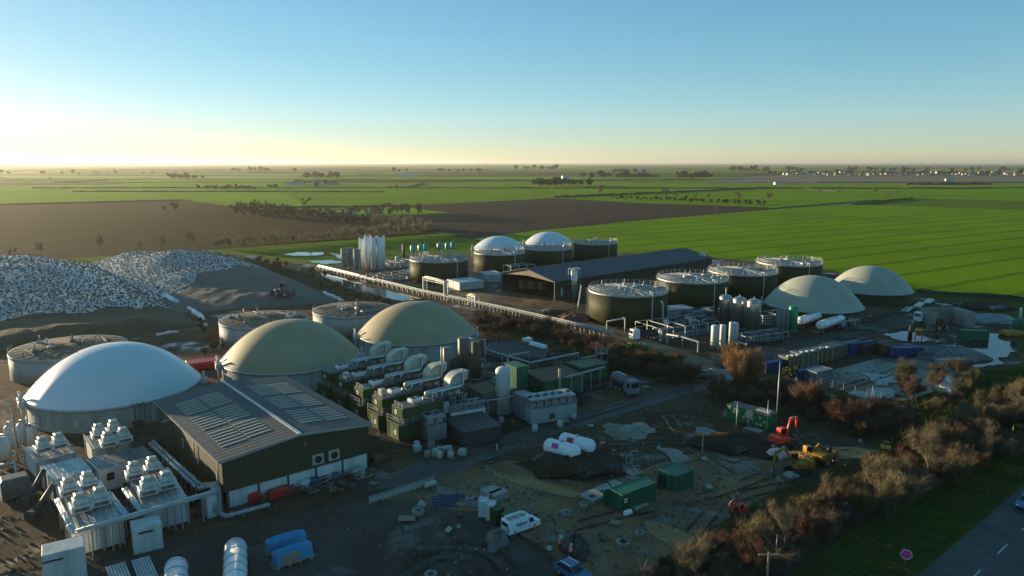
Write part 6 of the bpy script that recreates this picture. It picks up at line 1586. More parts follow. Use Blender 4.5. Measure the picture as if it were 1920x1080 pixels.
for k in range(3):
    x = -1.0 + k; m = MB(); A = ppa + Vector((x, 0, hpa - 0.1)); B = ppb + Vector((x, 0, hpb - 0.1)); D = A + (A - B)
    m.tube([A.lerp(B, i / 10) - Vector((0, 0, 1.2 * 4 * (i / 10) * (1 - i / 10))) for i in range(11)], 0.011, 4, cap=False)
    solo(m, 'wire', ['left wire strung between the two crossarm poles', 'middle wire strung between the two crossarm poles', 'right wire strung between the two crossarm poles'][k], 'wire', 'black', group='overhead wires')
t, p, h = post('pink hexagonal sign on a thin post in the road verge', (1697, 1062), (1697, 1037), 0.05, 'galv', None, None, 'verge_sign', 'sign')
m = MB(); m.tube([(0, -0.08, h - 0.1), (0, -0.13, h - 0.1)], 0.62, 6); m.build('board', 'magenta', t); m = MB()
for k in range(6): m.bar((math.cos(k * 1.047) * .62, -0.16, h - 0.1 + math.sin(k * 1.047) * .62), (math.cos(k * 1.047 + 1.047) * .62, -0.16, h - 0.1 + math.sin(k * 1.047 + 1.047) * .62), 0.06)
m.build('border', 'white_paint', t)
t.rotation_euler = (0, 0, R(-25))
for k, (u, v) in enumerate(((1635, 745), (1825, 800), (1455, 1040), (1822, 870))):
    post(['pale fence post at the end of the wire fence by the wet yard', 'pale slim trunk like post in the scrub above the road', 'short pale post in the scrub beside the crossarm pole', 'slim pale post among the shrubs above the road'][k], (u, v), (u, v - (22 if k == 0 else 38)), 0.07, 'cream_metal')
fw = thing('wire_fence', 'thin wire fence of grey posts between the service road and the wet yard', 'fence', (0, 0, 0)); fp = [G(1424, 698), G(1500, 716), G(1560, 731), G(1625, 746), G(1665, 757)]
for i in range(4):
    for k in range(3):
        c = fp[i].lerp(fp[i + 1], k / 3); MB().box(c.x, c.y, 0, 0.1, 0.1, 1.9).build('post', 'dull_steel', fw)
    for z in (0.7, 1.3, 1.95): MB().bar(fp[i] + Vector((0, 0, z)), fp[i + 1] + Vector((0, 0, z)), 0.02).build('wire', 'dull_steel', fw)
gt = thing('field_gate', 'open pale metal gate frame at the far end of the earthworks', 'gate', G(1630, 812), 0.4)
for x in (-1.8, 0, 1.8): MB().box(x, 0, 0, 0.14, 0.14, 2.6).build('post', 'galv', gt)
for z in (0.3, 1.6): MB().box(0, 0, z, 3.5, 0.1, 0.1).build('rail', 'galv', gt)

# --- right hand storage yard -----------------------------------------------------------------
SC = 'storage containers of the right yard'
container('blue container with a white square on its end by the big brown tree', (1425, 700), (1437, 703), (1492, 693), 2.6, 'blue_paint', SC, doors='l')
container('dark blue container behind the lone leafy bush', (1488, 714), (1497, 717), (1530, 706), 2.4, 'blue_paint', SC)
container('grey blue container at the front corner of the wet yard', (1511, 714), (1530, 721), (1553, 712), 2.7, 'grey_metal', SC, doors='r')
container('dull grey container with rusty top near the middle of the yard', (1534, 668), (1560, 675), (1585, 664), 3.0, 'dull_steel', SC, doors='l')
container('blue container right of the dull grey one', (1586, 664), (1592, 667), (1622, 655), 2.9, 'blue_paint', SC)
container('dark brown container in the shadow right of the blue one', (1606, 662), (1616, 666), (1664, 655), 2.6, 'dark_metal', SC)
container('dark red container next to the right hand blue container', (1655, 662), (1662, 668), (1676, 662), 2.6, 'rust', SC)
container('short blue container with a pale plate by the scrap heap', (1673, 668), (1678, 673), (1712, 665), 2.6, 'blue_paint', SC)
container('pale corrugated container standing alone at the edge of the rough grass', (1754, 732), (1782, 740), (1790, 733), 2.7, 'white_paint', SC, doors='r', top=True)
container('dark blue grey skip with ribbed side below the scrap heap', (1752, 687), (1760, 692), (1800, 686), 2.0, 'grey_metal', SC, doors=None)
container('dull grey shed like box behind the brown huts', (1545, 662), (1556, 668), (1600, 655), 2.5, 'grey_metal', SC)
for k, (pl, pn, pr, h, m) in enumerate((((1462, 690), (1476, 696), (1500, 690), 3.0, 'timber_brown'), ((1484, 684), (1500, 690), (1530, 682), 3.2, 'dull_steel'), ((1512, 676), (1524, 682), (1548, 672), 3.0, 'timber_brown'))):
    t, a, w, d = boxthing('open_hut', ['brown open fronted hut, left of three in the right yard', 'grey brown open fronted hut, middle of three in the right yard', 'brown open fronted hut, right of three in the right yard'][k], 'hut', pl, pn, pr, h, m, 'open fronted huts', extra=roof_rim('dull_steel', 0.4))
    for i in range(4): MB().box(w * (i + 0.5) / 4, -0.08, 0, 0.3, 0.2, h - 0.2).build('post', 'wood', t)
    for i in range(3): MB().box(w * (0.2 + 0.3 * i), d * 0.3, h + 0.12, 0.9, 0.6, 0.25).build('roof_load', 'white_metal', t)
o, a, w, d = foot((1752, 605), (1758, 612), (1822, 612)); an = math.atan2((G(1820, 612) - G(1757, 612)).y, (G(1820, 612) - G(1757, 612)).x)
bk = thing('concrete_bunker', 'three sided concrete bunker open to the front on the far right', 'bunker', G(1754, 614), an)
Lb = (G(1828, 614) - G(1754, 614)).length
for nm, x, y, sx, sy in (('side_wall', 0.2, 4, 0.4, 8), ('side_wall', Lb - 1.2, 3.5, 2.4, 7), ('rear_wall', Lb / 2, 8.2, Lb, 0.4)): MB().box(x, y, 0, sx, sy, 4.2).build(nm, 'tank_concrete', bk)
container('open topped bright green skip in front of the concrete bunker', (1798, 634), (1803, 638), (1846, 636), 2.6, 'green_paint', 'skips', doors=None)
solo(MB().bevbox(0, 0, 0, 5.5, 3, 1.6, 0.5), 'yellow_sheeted_heap', 'yellow green sheeted heap at the right end of the pond', 'heap', 'yellow_paint', G(1896, 630), 0.2)
t = thing('yellow_hopper', 'yellow hopper on legs beside the black post in the puddles', 'hopper', G(1722, 636), 0.3)
MB().lathe(0, 0, [(0.4, 0.9), (1.3, 2.2), (1.3, 2.7)], 4, sm=False).build('funnel', 'yellow_paint', t)
for a_ in range(4): MB().bar((math.cos(a_ * 1.57) * 1.1, math.sin(a_ * 1.57) * 1.1, 0), (math.cos(a_ * 1.57) * 1.0, math.sin(a_ * 1.57) * 1.0, 2.4), 0.16).build('leg', 'yellow_paint', t)
post('stout black post standing in the puddles left of the yellow hopper', (1706, 634), (1707, 609), 0.5, 'dark_metal')
uptank('dark green upright tank at the far right edge', 1912, 628, 596, 18, 'green_paint', None)
post('pale column on the dark green tank at the right edge', (1912, 605), (1913, 577), 0.4, 'cream_metal')
for k, (u, v, r, h, m, lab) in enumerate(((1775, 668, 6.5, 2.4, 'dull_steel', 'broad heap of dark scrap beside the pond'), (1740, 658, 4, 1.2, 'rust', 'low rusty scrap heap left of the dark scrap'), (1790, 655, 2.2, 1.0, 'white_metal', 'white sheets lying on top of the scrap by the pond'), (1796, 672, 1.5, 0.9, 'white_metal', 'crumpled white sheet below the scrap heap'), (1860, 600, 6, 1.5, 'grey_metal', 'heap of grey sheets right of the bunker'), (1835, 575, 7, 1.2, 'm_dark_mud', 'dark soil heap behind the bunker'), (1440, 853, 2.2, 1.0, 'm_dark_mud', 'dark soil heap left of the excavators'), (1455, 858, 1.2, 1.5, 'white_metal', 'large white bag beside the yellow excavator'), (1483, 893, 0.9, 0.7, 'concrete_block', 'pale stones under the excavator bucket'), (1040, 592, 3.5, 1.8, 'm_dark_mud', 'dark soil heap by the barn road'), (1075, 598, 4.5, 1.6, 'rust', 'brown soil heap left of the nearest green tank'), (1360, 832, 4.5, 1.5, 'm_dark_mud', 'broad dark soil mound behind the square green container'), (1075, 872, 6, 1.6, 'm_dark_mud', 'broad dark soil mound in front of the white gas tanks'))):
    lumpy('heap', lab, 'heap', G(u, v), r, h, m, 40 + k, 'heaps about the site', sx=1.3)
for k, (u, v) in enumerate(((1700, 583), (1722, 575), (1740, 568))):
    solo(MB().bevbox(0, 0, 0, 9, 2.2, 0.9, 0.3), 'sheeted_row', ['white sheeted row beside the second grey green dome, nearest', 'white sheeted row beside the second grey green dome, middle', 'white sheeted row beside the second grey green dome, farthest'][k], 'sheeted row', 'sheet_plastic', G(u, v), 0.9, 'white sheeted rows')
for k, (u, v) in enumerate(((1023, 588), (1034, 590))): solo(MB().cyl(0, 0, 0, 1.0, 1.2, 14), 'white_vat', ['white round vat by the pipe rack, left of two', 'white round vat by the pipe rack, right of two'][k], 'vat', 'white_paint', G(u, v), 0, 'white vats')
for k, (u, v) in enumerate(((1662, 648), (1690, 647), (1720, 650), (1280, 694), (1300, 700), (1325, 705), (1345, 712))):
    car_m = ['grey_metal', 'dark_metal', 'white_paint'][k % 3]
    if k < 3: frame_stack(['pale planks stacked behind the dark containers, left', 'pale planks stacked behind the dark containers, middle', 'pale planks stacked behind the dark containers, right'][k], G(u, v), 0.1, 'concrete_block', 5, 6, 2.0, 'plank stacks')
    else: car(['dark car parked in the shade left of the big brown tree, leftmost', 'car parked in the shade left of the big brown tree, second', 'car parked in the shade left of the big brown tree, third', 'car parked closest to the big brown tree'][k - 3], G(u, v), 0.9, ['dark_metal', 'glossy_blue', 'grey_metal', 'dark_metal'][k - 3], 'parked cars by the brown tree')
solo(MB().bevbox(0, 0, 0, 8, 4.5, 1.6, 0.4), 'red_sheeted_stack', 'red sheeted stack between the white dome and the beige dome', 'sheeted stack', 'red_paint', G(383, 688), 0.5)
# bits of rubble and rubbish that nothing tells apart
rubm = None
for k in range(60):
    zone = [(1100, 1290, 790, 860), (960, 1180, 940, 1050), (1290, 1460, 860, 960), (1440, 1640, 820, 880), (1640, 1800, 640, 670), (700, 900, 930, 1000)][k % 6]
    p = G(rr.uniform(zone[0], zone[1]), rr.uniform(zone[2], zone[3]))
    if rubm is None or k % 6 == 0:
        mb = MB(); vs = [(rr.uniform(-.5, .5), rr.uniform(-.5, .5), rr.uniform(0, .45)) for _ in range(10)]
        bm = bmesh.new(); [bm.verts.new(v) for v in vs]; bmesh.ops.convex_hull(bm, input=bm.verts); rubm = bpy.data.meshes.new('rubble'); bm.to_mesh(rubm); bm.free(); rubm.materials.append(MATS[['concrete_block', 'dull_steel', 'timber_brown', 'concrete_block', 'wood', 'dark_metal'][(k // 6) % 6]])
    o = link('rubble', rubm, None, p, rr.uniform(0, 6)); o.scale = (rr.uniform(0.35, 1.5),) * 3
    o['label'] = 'loose chunk of rubble lying on the bare ground of the works'; o['category'] = 'rubble'; o['group'] = 'loose rubble on the bare ground'
# ------------------------------------------------------------------ vegetation
mat('bark', (0.085, 0.065, 0.045), rough=0.9, col2=(0.13, 0.105, 0.075), scale=2.0)
mat('twig_red', (0.120, 0.056, 0.034), rough=0.9, col2=(0.155, 0.078, 0.046), scale=0.6, objvar=0.2)
mat('twig_tan', (0.140, 0.103, 0.056), rough=0.9, col2=(0.18, 0.136, 0.076), scale=0.6, objvar=0.2)
mat('twig_olive', (0.108, 0.086, 0.036), rough=0.9, col2=(0.14, 0.112, 0.05), scale=0.6, objvar=0.2)
mat('twig_dark', (0.10, 0.066, 0.044), rough=0.9, col2=(0.14, 0.095, 0.06), scale=0.6, objvar=0.25)
mat('twig_pale', (0.30, 0.235, 0.14), rough=0.9, col2=(0.36, 0.29, 0.18), scale=0.6, objvar=0.15)
mat('twig_tree', (0.16, 0.125, 0.07), rough=0.9, col2=(0.20, 0.16, 0.095), scale=0.6, objvar=0.25)
mat('twig_orange', (0.24, 0.13, 0.055), rough=0.9, col2=(0.29, 0.165, 0.075), scale=0.6, objvar=0.1)
mat('leaf_yellow', (0.16, 0.17, 0.045), rough=0.8, col2=(0.10, 0.13, 0.03), scale=0.8, objvar=0.1)
mat('far_foliage', (0.042, 0.050, 0.026), rough=0.95, col2=(0.065, 0.058, 0.034), scale=0.05, objvar=0.35)
mat('grass_blade', (0.06, 0.11, 0.018), rough=0.9, col2=(0.075, 0.09, 0.026), scale=0.12)
mat('dry_blade', (0.20, 0.16, 0.075), rough=0.9, col2=(0.12, 0.11, 0.045), scale=0.2)

def tree_meshes(name, seed, H_, spread, stems, n_tw, m, tw=0.055, tl=(0.5, 1.3), up=0.5, low=0.15, trunk_r=0.16, leaf=False):
    rr = random.Random(seed); tr = MB(); cr = MB(); tips = []
    def branch(p, d, L, r, lvl):
        q = p; pts = [p]; rs = [r]
        for k in range(3):
            d = (d + Vector((rr.gauss(0, .16), rr.gauss(0, .16), rr.gauss(0.05, .1)))).normalized(); q = q + d * L / 3; pts.append(q); rs.append(r * (1 - 0.24 * (k + 1)))
        tr.tube(pts, rs, 5 if lvl == 0 else 3, cap=False)
        tips.append((pts, lvl))
        if lvl < 2:
            for k in range(rr.randint(3, 5) if lvl == 0 else 3):
                f = rr.uniform(0.35, 1.0); i = min(2, int(f * 3)); s_ = pts[i].lerp(pts[i + 1], f * 3 - i)
                a_ = rr.uniform(0, 6.28); nd = (d * 0.55 + Vector((math.cos(a_), math.sin(a_), up)) * 0.75).normalized()
                branch(s_, nd, L * rr.uniform(0.45, 0.65), r * 0.42, lvl + 1)
    for k in range(stems):
        a_ = 2 * math.pi * k / stems + rr.uniform(-.5, .5); sp = spread * (0.25 if stems == 1 else rr.uniform(0.5, 1.1))
        branch(Vector((math.cos(a_) * 0.25 * (stems > 1), math.sin(a_) * 0.25 * (stems > 1), -0.1)), Vector((math.cos(a_) * sp, math.sin(a_) * sp, 1)).normalized(), H_ * rr.uniform(0.55, 0.75), trunk_r * (1.0 if stems == 1 else 0.5), 0)
    segs = [t_ for t_ in tips if t_[1] > 0] or tips
    for k in range(n_tw):
        pts, lvl = rr.choice(segs); i = rr.randint(0, 2); s_ = pts[i].lerp(pts[i + 1], rr.random())
        if s_.z < low * H_: continue
        a_ = rr.uniform(0, 6.28); d = Vector((math.cos(a_), math.sin(a_), rr.uniform(up * 0.2, up * 2.2))).normalized()
        s_ = s_ + Vector((rr.gauss(0, .22), rr.gauss(0, .22), rr.gauss(0, .2))) * (H_ / 7)
        L = rr.uniform(*tl); w = d.cross(Vector((rr.gauss(0, 1), rr.gauss(0, 1), rr.gauss(0, 1)))).normalized() * tw * rr.uniform(0.6, 1.3)
        e = s_ + d * L + Vector((0, 0, rr.uniform(-.1, .15)))
        if leaf: e = s_ + d * 0.35; w = w.normalized() * 0.16
        cr.add([s_ - w, s_ + w, e + w * 0.3, e - w * 0.3], [(0, 1, 2, 3)])
    a = tr.build(name, 'bark'); b = cr.build(name, m)
    ma, mb_ = a.data, b.data; bpy.data.objects.remove(a); bpy.data.objects.remove(b)
    return ma, mb_
mat('pale_bark', (0.42, 0.36, 0.27), rough=0.8, col2=(0.30, 0.25, 0.18), scale=2.0)
PRO = {}
def proto_set(key, n, *args, **kw): PRO[key] = [tree_meshes(key, 100 + 17 * i + len(key), *args, **kw) for i in range(n)]
proto_set('red', 3, 5.0, 0.5, 8, 4200, 'twig_red', tw=0.018, up=0.9, tl=(0.5, 1.5))
proto_set('tan', 3, 6.0, 0.42, 7, 4200, 'twig_tan', tw=0.018, up=1.1, tl=(0.5, 1.6))
proto_set('olive', 3, 5.5, 0.5, 8, 4200, 'twig_olive', tw=0.018, up=1.0, tl=(0.5, 1.5))
proto_set('dark', 3, 5.0, 0.55, 6, 4400, 'twig_dark', tw=0.022)
proto_set('orange', 1, 9.5, 0.45, 8, 26000, 'twig_orange', tl=(0.6, 1.5), up=0.9, tw=0.024)
proto_set('leafy', 2, 3.4, 0.6, 6, 3000, 'leaf_yellow', leaf=True)
proto_set('sapling', 3, 4.2, 0.25, 3, 520, 'twig_pale', tw=0.035, tl=(0.5, 1.1), up=1.6, low=0.03, trunk_r=0.06)
proto_set('field', 3, 9.0, 0.35, 1, 1700, 'twig_tree', tw=0.03, up=0.35, low=0.12, tl=(0.8, 2.0))
proto_set('far', 4, 9.0, 0.6, 3, 420, 'far_foliage', tw=0.55, tl=(1.2, 2.6), low=0.05)
PRO['birch'] = [tree_meshes('birch', 300 + i, 7.5, 0.35, 1, 1500, 'twig_tan', tw=0.016, up=1.0, low=0.3, trunk_r=0.11) for i in range(2)]
for ma_, mc_ in PRO['birch']: ma_.materials[0] = MATS['pale_bark']
TR = random.Random(99)
def tree(kind, p, label, group, sc=1.0, name='bare_shrub', cat='shrub', zs=None):
    i = TR.randrange(len(PRO[kind])); ma, mc = PRO[kind][i]
    s_ = sc * TR.uniform(0.85, 1.15)
    t = thing(name, label, cat, (p[0], p[1], p[2] if len(p) > 2 else 0), TR.uniform(0, 6.28), group, (s_, s_, (zs or s_) * TR.uniform(0.9, 1.12)))
    link('trunk', ma, t); link('crown', mc, t)
    return t
def belt(poly, gap, kinds, sc, where, group, seed, tries=3000, limit=300, name='bare_shrub', cat='shrub'):
    P = [G(*q) for q in poly]; pts = scatter([(p.x, p.y) for p in P], gap, seed, tries)[:limit]
    words_ = {'red': 'reddish brown twiggy shrub', 'tan': 'tan coloured twiggy shrub', 'olive': 'olive brown twiggy shrub', 'dark': 'dark bare shrub', 'field': 'dark bare tree', 'birch': 'slender pale stemmed tree', 'leafy': 'yellow green leafy bush', 'sapling': 'pale young tree', 'far': 'dark far tree'}
    for p in pts:
        k = TR.choice(kinds); tree(k, (p[0], p[1], 0), words_[k] + ' ' + where, group, TR.uniform(*sc), name, cat)
    return pts
belt([(1110, 1140), (1200, 1100), (1310, 1062), (1440, 1000), (1560, 945), (1645, 902), (1690, 893), (1640, 960), (1560, 1020), (1470, 1095), (1300, 1140)], 2.2, ['tan', 'olive', 'red', 'dark', 'dark'], (0.42, 0.7), 'in the thicket between the grass bank and the road', 'thicket along the public road', 5, limit=125)
belt([(1640, 903), (1700, 872), (1780, 822), (1840, 778), (1920, 742), (1990, 748), (1990, 850), (1890, 872), (1800, 910), (1700, 962), (1640, 985)], 2.4, ['tan', 'olive', 'dark', 'red'], (0.46, 0.84), 'in the tall thicket at the right beside the road', 'thicket along the public road', 6, limit=88)
belt([(1400, 1060), (1560, 960), (1690, 900), (1800, 830), (1900, 780), (1900, 860), (1790, 905), (1690, 960), (1560, 1020), (1460, 1085)], 7.5, ['birch'], (0.65, 1.05), 'rising from the thicket along the road', 'slender trees in the thicket', 17, limit=30, name='slender_tree', cat='tree')
belt([(1700, 715), (1830, 700), (1840, 712), (1790, 760), (1740, 800), (1690, 800), (1680, 770)], 5.0, ['dark', 'olive'], (0.5, 0.8), 'on the rough grass by the pale corrugated container', 'shrubs on the rough grass', 7, limit=14)
belt([(1330, 742), (1420, 738), (1520, 756), (1600, 775), (1690, 800), (1700, 828), (1640, 826), (1540, 800), (1450, 768), (1345, 758)], 2.8, ['red', 'red', 'dark', 'dark'], (0.6, 0.95), 'in the hedge behind the green generator', 'hedge behind the generator', 8, limit=42)
belt([(886, 600), (960, 610), (1060, 634), (1140, 656), (1290, 702), (1325, 722), (1290, 722), (1180, 706), (1140, 696), (1100, 664), (1000, 640), (900, 628)], 2.2, ['red', 'dark', 'red', 'dark'], (0.55, 0.85), 'in the row between the ditch pipes and the plant', 'shrub row along the ditch', 9, limit=66)
belt([(468, 482), (520, 490), (600, 512), (640, 540), (632, 552), (600, 545), (540, 520), (470, 494)], 3.5, ['dark', 'red', 'dark'], (0.35, 0.65), 'on the ditch bank behind the silage heaps', 'shrubs on the ditch bank', 10, limit=22)
belt([(640, 552), (700, 562), (780, 575), (800, 585), (740, 585), (650, 570)], 3.5, ['dark', 'olive'], (0.35, 0.55), 'on the ditch bank behind the right beige dome', 'shrubs on the ditch bank', 11, limit=14)
belt([(380, 625), (410, 622), (412, 660), (385, 668)], 3.0, ['dark', 'olive'], (0.3, 0.5), 'in the corner beside the grey flat topped tank', 'shrubs by the grey tanks', 12, limit=8)
for (u, v), s_ in zip(((1172, 672), (1196, 676), (1226, 682), (1247, 690)), (1.1, 1.2, 1.0, 0.9)): tree('leafy', G(u, v), ['pale yellow green leafy bush at the left of the four by the access track', 'pale leafy bush second from left by the access track', 'yellow green leafy bush third from left by the access track', 'yellow green leafy bush at the right of the four by the access track'][(1172, 1196, 1226, 1247).index(u)], 'leafy bushes by the track', s_, 'leafy_bush', 'bush')
tree('leafy', G(1479, 712), 'lone bright leafy bush in front of the blue containers', None, 0.8, 'leafy_bush', 'bush')
bt = tree('orange', G(1385, 740), 'tall rounded orange brown bare tree beside the blue container', None, 1.0, 'bare_tree', 'tree'); bt.scale = (0.92, 0.92, HZ(G(1385, 740), 652) / 9.6)
# saplings, copse, field trees
def row(a_, b_, n, kind, label, group, sc, z=-0.2, jit=1.0, name='young_tree', cat='tree'):
    p, q = G(*a_), G(*b_)
    for k in range(n):
        c = p.lerp(q, (k + TR.uniform(-.3, .3)) / n); tree(kind, (c.x + TR.gauss(0, jit), c.y + TR.gauss(0, jit), z), label, group, TR.uniform(*sc), name, cat)
row((398, 467), (640, 450), 44, 'sapling', 'pale young tree in the row along the brown field, left half', 'row of young trees by the brown field', (0.9, 1.5))
row((640, 450), (815, 434), 44, 'sapling', 'pale young tree in the row along the brown field, right half', 'row of young trees by the brown field', (1.1, 1.7))
row((700, 421), (802, 433), 36, 'sapling', 'pale young tree in the second row behind the white silos', 'second row of young trees', (1.3, 1.9))
belt([(430, 392), (480, 383), (560, 396), (640, 402), (705, 410), (700, 420), (640, 420), (520, 412), (440, 402)], 5.0, ['dark', 'field', 'dark'], (0.55, 0.9), 'in the copse between the brown and the green field', 'copse in the fields', 13, limit=200, name='bare_tree', cat='tree')
belt([(650, 402), (700, 396), (790, 396), (800, 404), (720, 410)], 9.0, ['field'], (0.7, 1.1), 'on the grass strip right of the copse', 'trees on the grass strip', 14, limit=30, name='bare_tree', cat='tree')
for k, (u, v, s_) in enumerate(((568, 393, 1.5), (75, 480, 1.6), (190, 474, 1.8), (305, 466, 1.6), (358, 462, 2.1), (262, 470, 1.4), (20, 486, 1.6), (1121, 367, 1.7), (1248, 371, 1.5), (1386, 377, 1.4), (1440, 378, 1.2), (1305, 373, 0.9), (1330, 374, 0.9), (1268, 371, 0.8), (1642, 365, 1.2), (1665, 367, 0.9), (1535, 362, 1.0), (1680, 368, 0.8), (742, 357, 1.1), (735, 357, 0.9), (1095, 345, 1.5), (330, 399, 1.0), (308, 398, 0.8))):
    tree('sapling' if 1 <= k <= 6 else 'field', G(u, v, -0.4), ['lone tall tree standing out of the copse', 'faint bare tree in the brown field, second from the left edge', 'faint bare tree in the brown field behind the left silage heap', 'faint bare tree in the brown field behind the farther silage heap', 'taller faint tree in the brown field near the young tree row', 'small faint tree in the brown field between two others', 'faint bare tree by the left picture edge in the brown field', 'tall bare tree on the hedge line right of the dark field', 'broad tree on the hedge line above the dark field', 'tree on the hedge line where the dark field narrows', 'tree on the hedge line at the tip of the dark field', 'small bush like tree on the hedge line, left of two', 'small bush like tree on the hedge line, right of two', 'low tree next to the broad hedge line tree', 'round tree alone in the far green field on the right', 'low tree beside the round one in the far green field', 'low tree alone in the green field left of the round tree', 'lowest tree right of the round one in the green field', 'right tree of a pair in the middle green field', 'left tree of a pair in the middle green field', 'distant tall tree above the dark field', 'faint tree on the far edge of the brown field, right', 'faint tree on the far edge of the brown field, left'][k], 'single trees in the fields', s_, 'bare_tree', 'tree')
belt([(366, 352), (470, 352), (484, 357), (380, 356)], 12, ['far'], (0.4, 0.7), 'on the hedge bank in the left green field', 'trees on the hedge bank', 15, limit=40, name='far_tree', cat='tree')
belt([(1150, 372), (1270, 374), (1440, 383), (1440, 386), (1270, 378), (1150, 374)], 9, ['far'], (0.3, 0.5), 'in the line along the dark field', 'bushes along the dark field', 16, limit=50, name='far_bush', cat='bush')

# hedges between the fields
def hedge(a_, b_, h, label):
    p, q = Vector((*a_, -0.6)), Vector((*b_, -0.6)); L = (q - p).length; n = max(4, min(70, int(L / 7))); d = (q - p).normalized(); nn = Vector((-d.y, d.x, 0)); mb = MB(); vs = []; fs = []
    for i in range(n + 1):
        c = p.lerp(q, i / n); hh = h * TR.uniform(0.6, 1.1)
        for w, z in ((-1.6, 0), (-1.1, hh * 0.7), (0, hh), (1.1, hh * 0.7), (1.6, 0)): vs.append(c + nn * (w + TR.uniform(-.4, .4)) + Vector((0, 0, z)))
    for i in range(n):
        for k in range(4): fs.append((i * 5 + k, i * 5 + k + 1, i * 5 + 6 + k, i * 5 + 5 + k))
    mb.add(vs, fs); solo(mb, 'hedge', label, 'hedge', 'far_foliage', group='far field hedges')
hk = 0
for x0, y0, x1, y1 in HEDGE:
    if y0 < 7000 and abs(x0) < y0 * 0.85 and hk < 170:
        side = 'left' if x0 < -0.25 * y0 else ('right' if x0 > 0.25 * y0 else 'middle')
        hedge((x0, y0), (x1, y1), TR.uniform(1.2, 2.6), 'dark hedge between far flat fields, %s part of the plain' % side); hk += 1
for a_, b_, h, lab in (((1600, 383.5), (1710, 371.5), 2.5, 'dark hedge running out to the round tree in the green field'), ((1040, 369.5), (1230, 362), 3.0, 'dark hedge from the corner of the dark field'), ((1230, 362), (1440, 352), 3.0, 'dark hedge continuing towards the far right fields'), ((430, 389), (760, 387), 2.0, 'low hedge along the near edge of the bright green field'), ((0, 383.5), (340, 375), 1.2, 'low hedge along the brown field edge'), ((1700, 346), (1860, 345.5), 4, 'dark hedge below the far village')):
    p, q = G(*a_), G(*b_); hedge((p.x, p.y), (q.x, q.y), h, lab)
fhd = G(1720, 548); fhe = G(1990, 566); hedge((fhd.x, fhd.y), (fhe.x, fhe.y), 1.8, 'low dark hedge between the wheat field and the works')
# far tree lines and clumps
FT = random.Random(5)
def clump(u0, u1, v, n, sc, label, dv=0.8, name='far_tree'):
    for k in range(n):
        p = G(FT.uniform(u0, u1), v + FT.uniform(-dv, dv), -0.6); tree('far', p, label, 'far tree clumps', sc * FT.uniform(0.7, 1.3), name, 'tree')
for u0, u1, v, n, sc, lab in ((318, 352, 335.5, 12, 1.5, 'dark tree in the clump on the far left plain'), (362, 380, 335, 5, 1.0, 'dark tree in the small clump right of the left far clump'), (570, 636, 334, 26, 1.6, 'dark tree in the big wood behind the pale farm'), (535, 610, 345.5, 14, 0.9, 'dark tree around the pale farm buildings'), (500, 520, 352, 5, 0.6, 'small dark tree in the green field left of the farm'), (590, 595, 352, 2, 0.8, 'small dark tree in the green field below the farm'),
    (1000, 1110, 348.5, 30, 1.4, 'dark tree in the belt right of the middle'), (1090, 1230, 334, 34, 1.6, 'dark tree in the wood line at the centre right'), (1270, 1330, 335, 22, 1.7, 'dark tree in the wood near the centre right farm'), (1150, 1210, 325, 12, 2.2, 'dark tree around the far centre farm'), (1370, 1440, 322, 20, 2.6, 'tall dark tree at the left end of the far village'), (960, 1060, 318.5, 14, 3.0, 'hazy dark tree on the far horizon plain'), (1440, 1920, 327.5, 70, 1.5, 'dark tree among the houses of the far village'), (1470, 1920, 322, 36, 2.2, 'hazy tree behind the far village'), (700, 960, 323, 12, 2.0, 'hazy tree on the far middle plain'), (430, 560, 322, 12, 2.0, 'hazy tree on the far left plain'), (0, 300, 327, 14, 1.5, 'hazy tree in the glow of the far left plain')):
    clump(u0, u1, v, n, sc, lab)
# ------------------------------------------------------------------ far houses, farms, turbines
mat('house_wall', (0.52, 0.49, 0.44), rough=0.8, col2=(0.40, 0.30, 0.24), scale=0.03, objvar=0.25)
mat('house_roof', (0.14, 0.085, 0.065), rough=0.8, col2=(0.11, 0.10, 0.10), scale=0.03, objvar=0.3)
mat('window_dark', (0.03, 0.035, 0.04), rough=0.2)
def house_parts(name, L, W_, h, rh, chim, wm, rm, label, p, rz, group, cat):
    t = thing(name, label, cat, p, rz, group)
    MB().add([(-L / 2, -W_ / 2, 0), (L / 2, -W_ / 2, 0), (L / 2, W_ / 2, 0), (-L / 2, W_ / 2, 0), (-L / 2, -W_ / 2, h), (L / 2, -W_ / 2, h), (L / 2, W_ / 2, h), (-L / 2, W_ / 2, h), (-L / 2, 0, h + rh), (L / 2, 0, h + rh)], [(0, 1, 5, 4), (2, 3, 7, 6), (1, 2, 6, 9, 5), (3, 0, 4, 8, 7)]).build('wall', wm, t)
    m = MB()
    for s_ in (-1, 1):
        m.add([(-L / 2 - .3, s_ * (W_ / 2 + .4), h - 0.1), (L / 2 + .3, s_ * (W_ / 2 + .4), h - 0.1), (L / 2 + .3, 0, h + rh + 0.15), (-L / 2 - .3, 0, h + rh + 0.15)], [(0, 1, 2, 3)])
    rf = m.build('roof', rm, t)
    if chim: MB().box(L * 0.35, 0, h + rh - 0.6, 0.9, 0.7, 1.8).build('chimney', wm, rf)
    return t
hs = [house_parts('far_house', L, W_, h, rh, True, 'house_wall', 'house_roof', 'house', (0, -500 - 40 * i, -60), 0, 'houses of the far village', 'house') for i, (L, W_, h, rh) in enumerate(((11, 8, 5.2, 3), (15, 8, 5, 3.2), (9, 7, 2.8, 2.5)))]
HR = random.Random(21)
for k in range(64):
    u = 1470 + 455 * (k + HR.random()) / 64; v = 327.5 + HR.uniform(-1.6, 1.6)
    copy_tree(hs[k % 3], G(u, v, -0.6), HR.uniform(-0.6, 0.6), 'pale walled house with dark roof in the %s part of the far village' % ('left' if u < 1620 else 'middle' if u < 1780 else 'right'), sc=HR.uniform(1.0, 1.5))
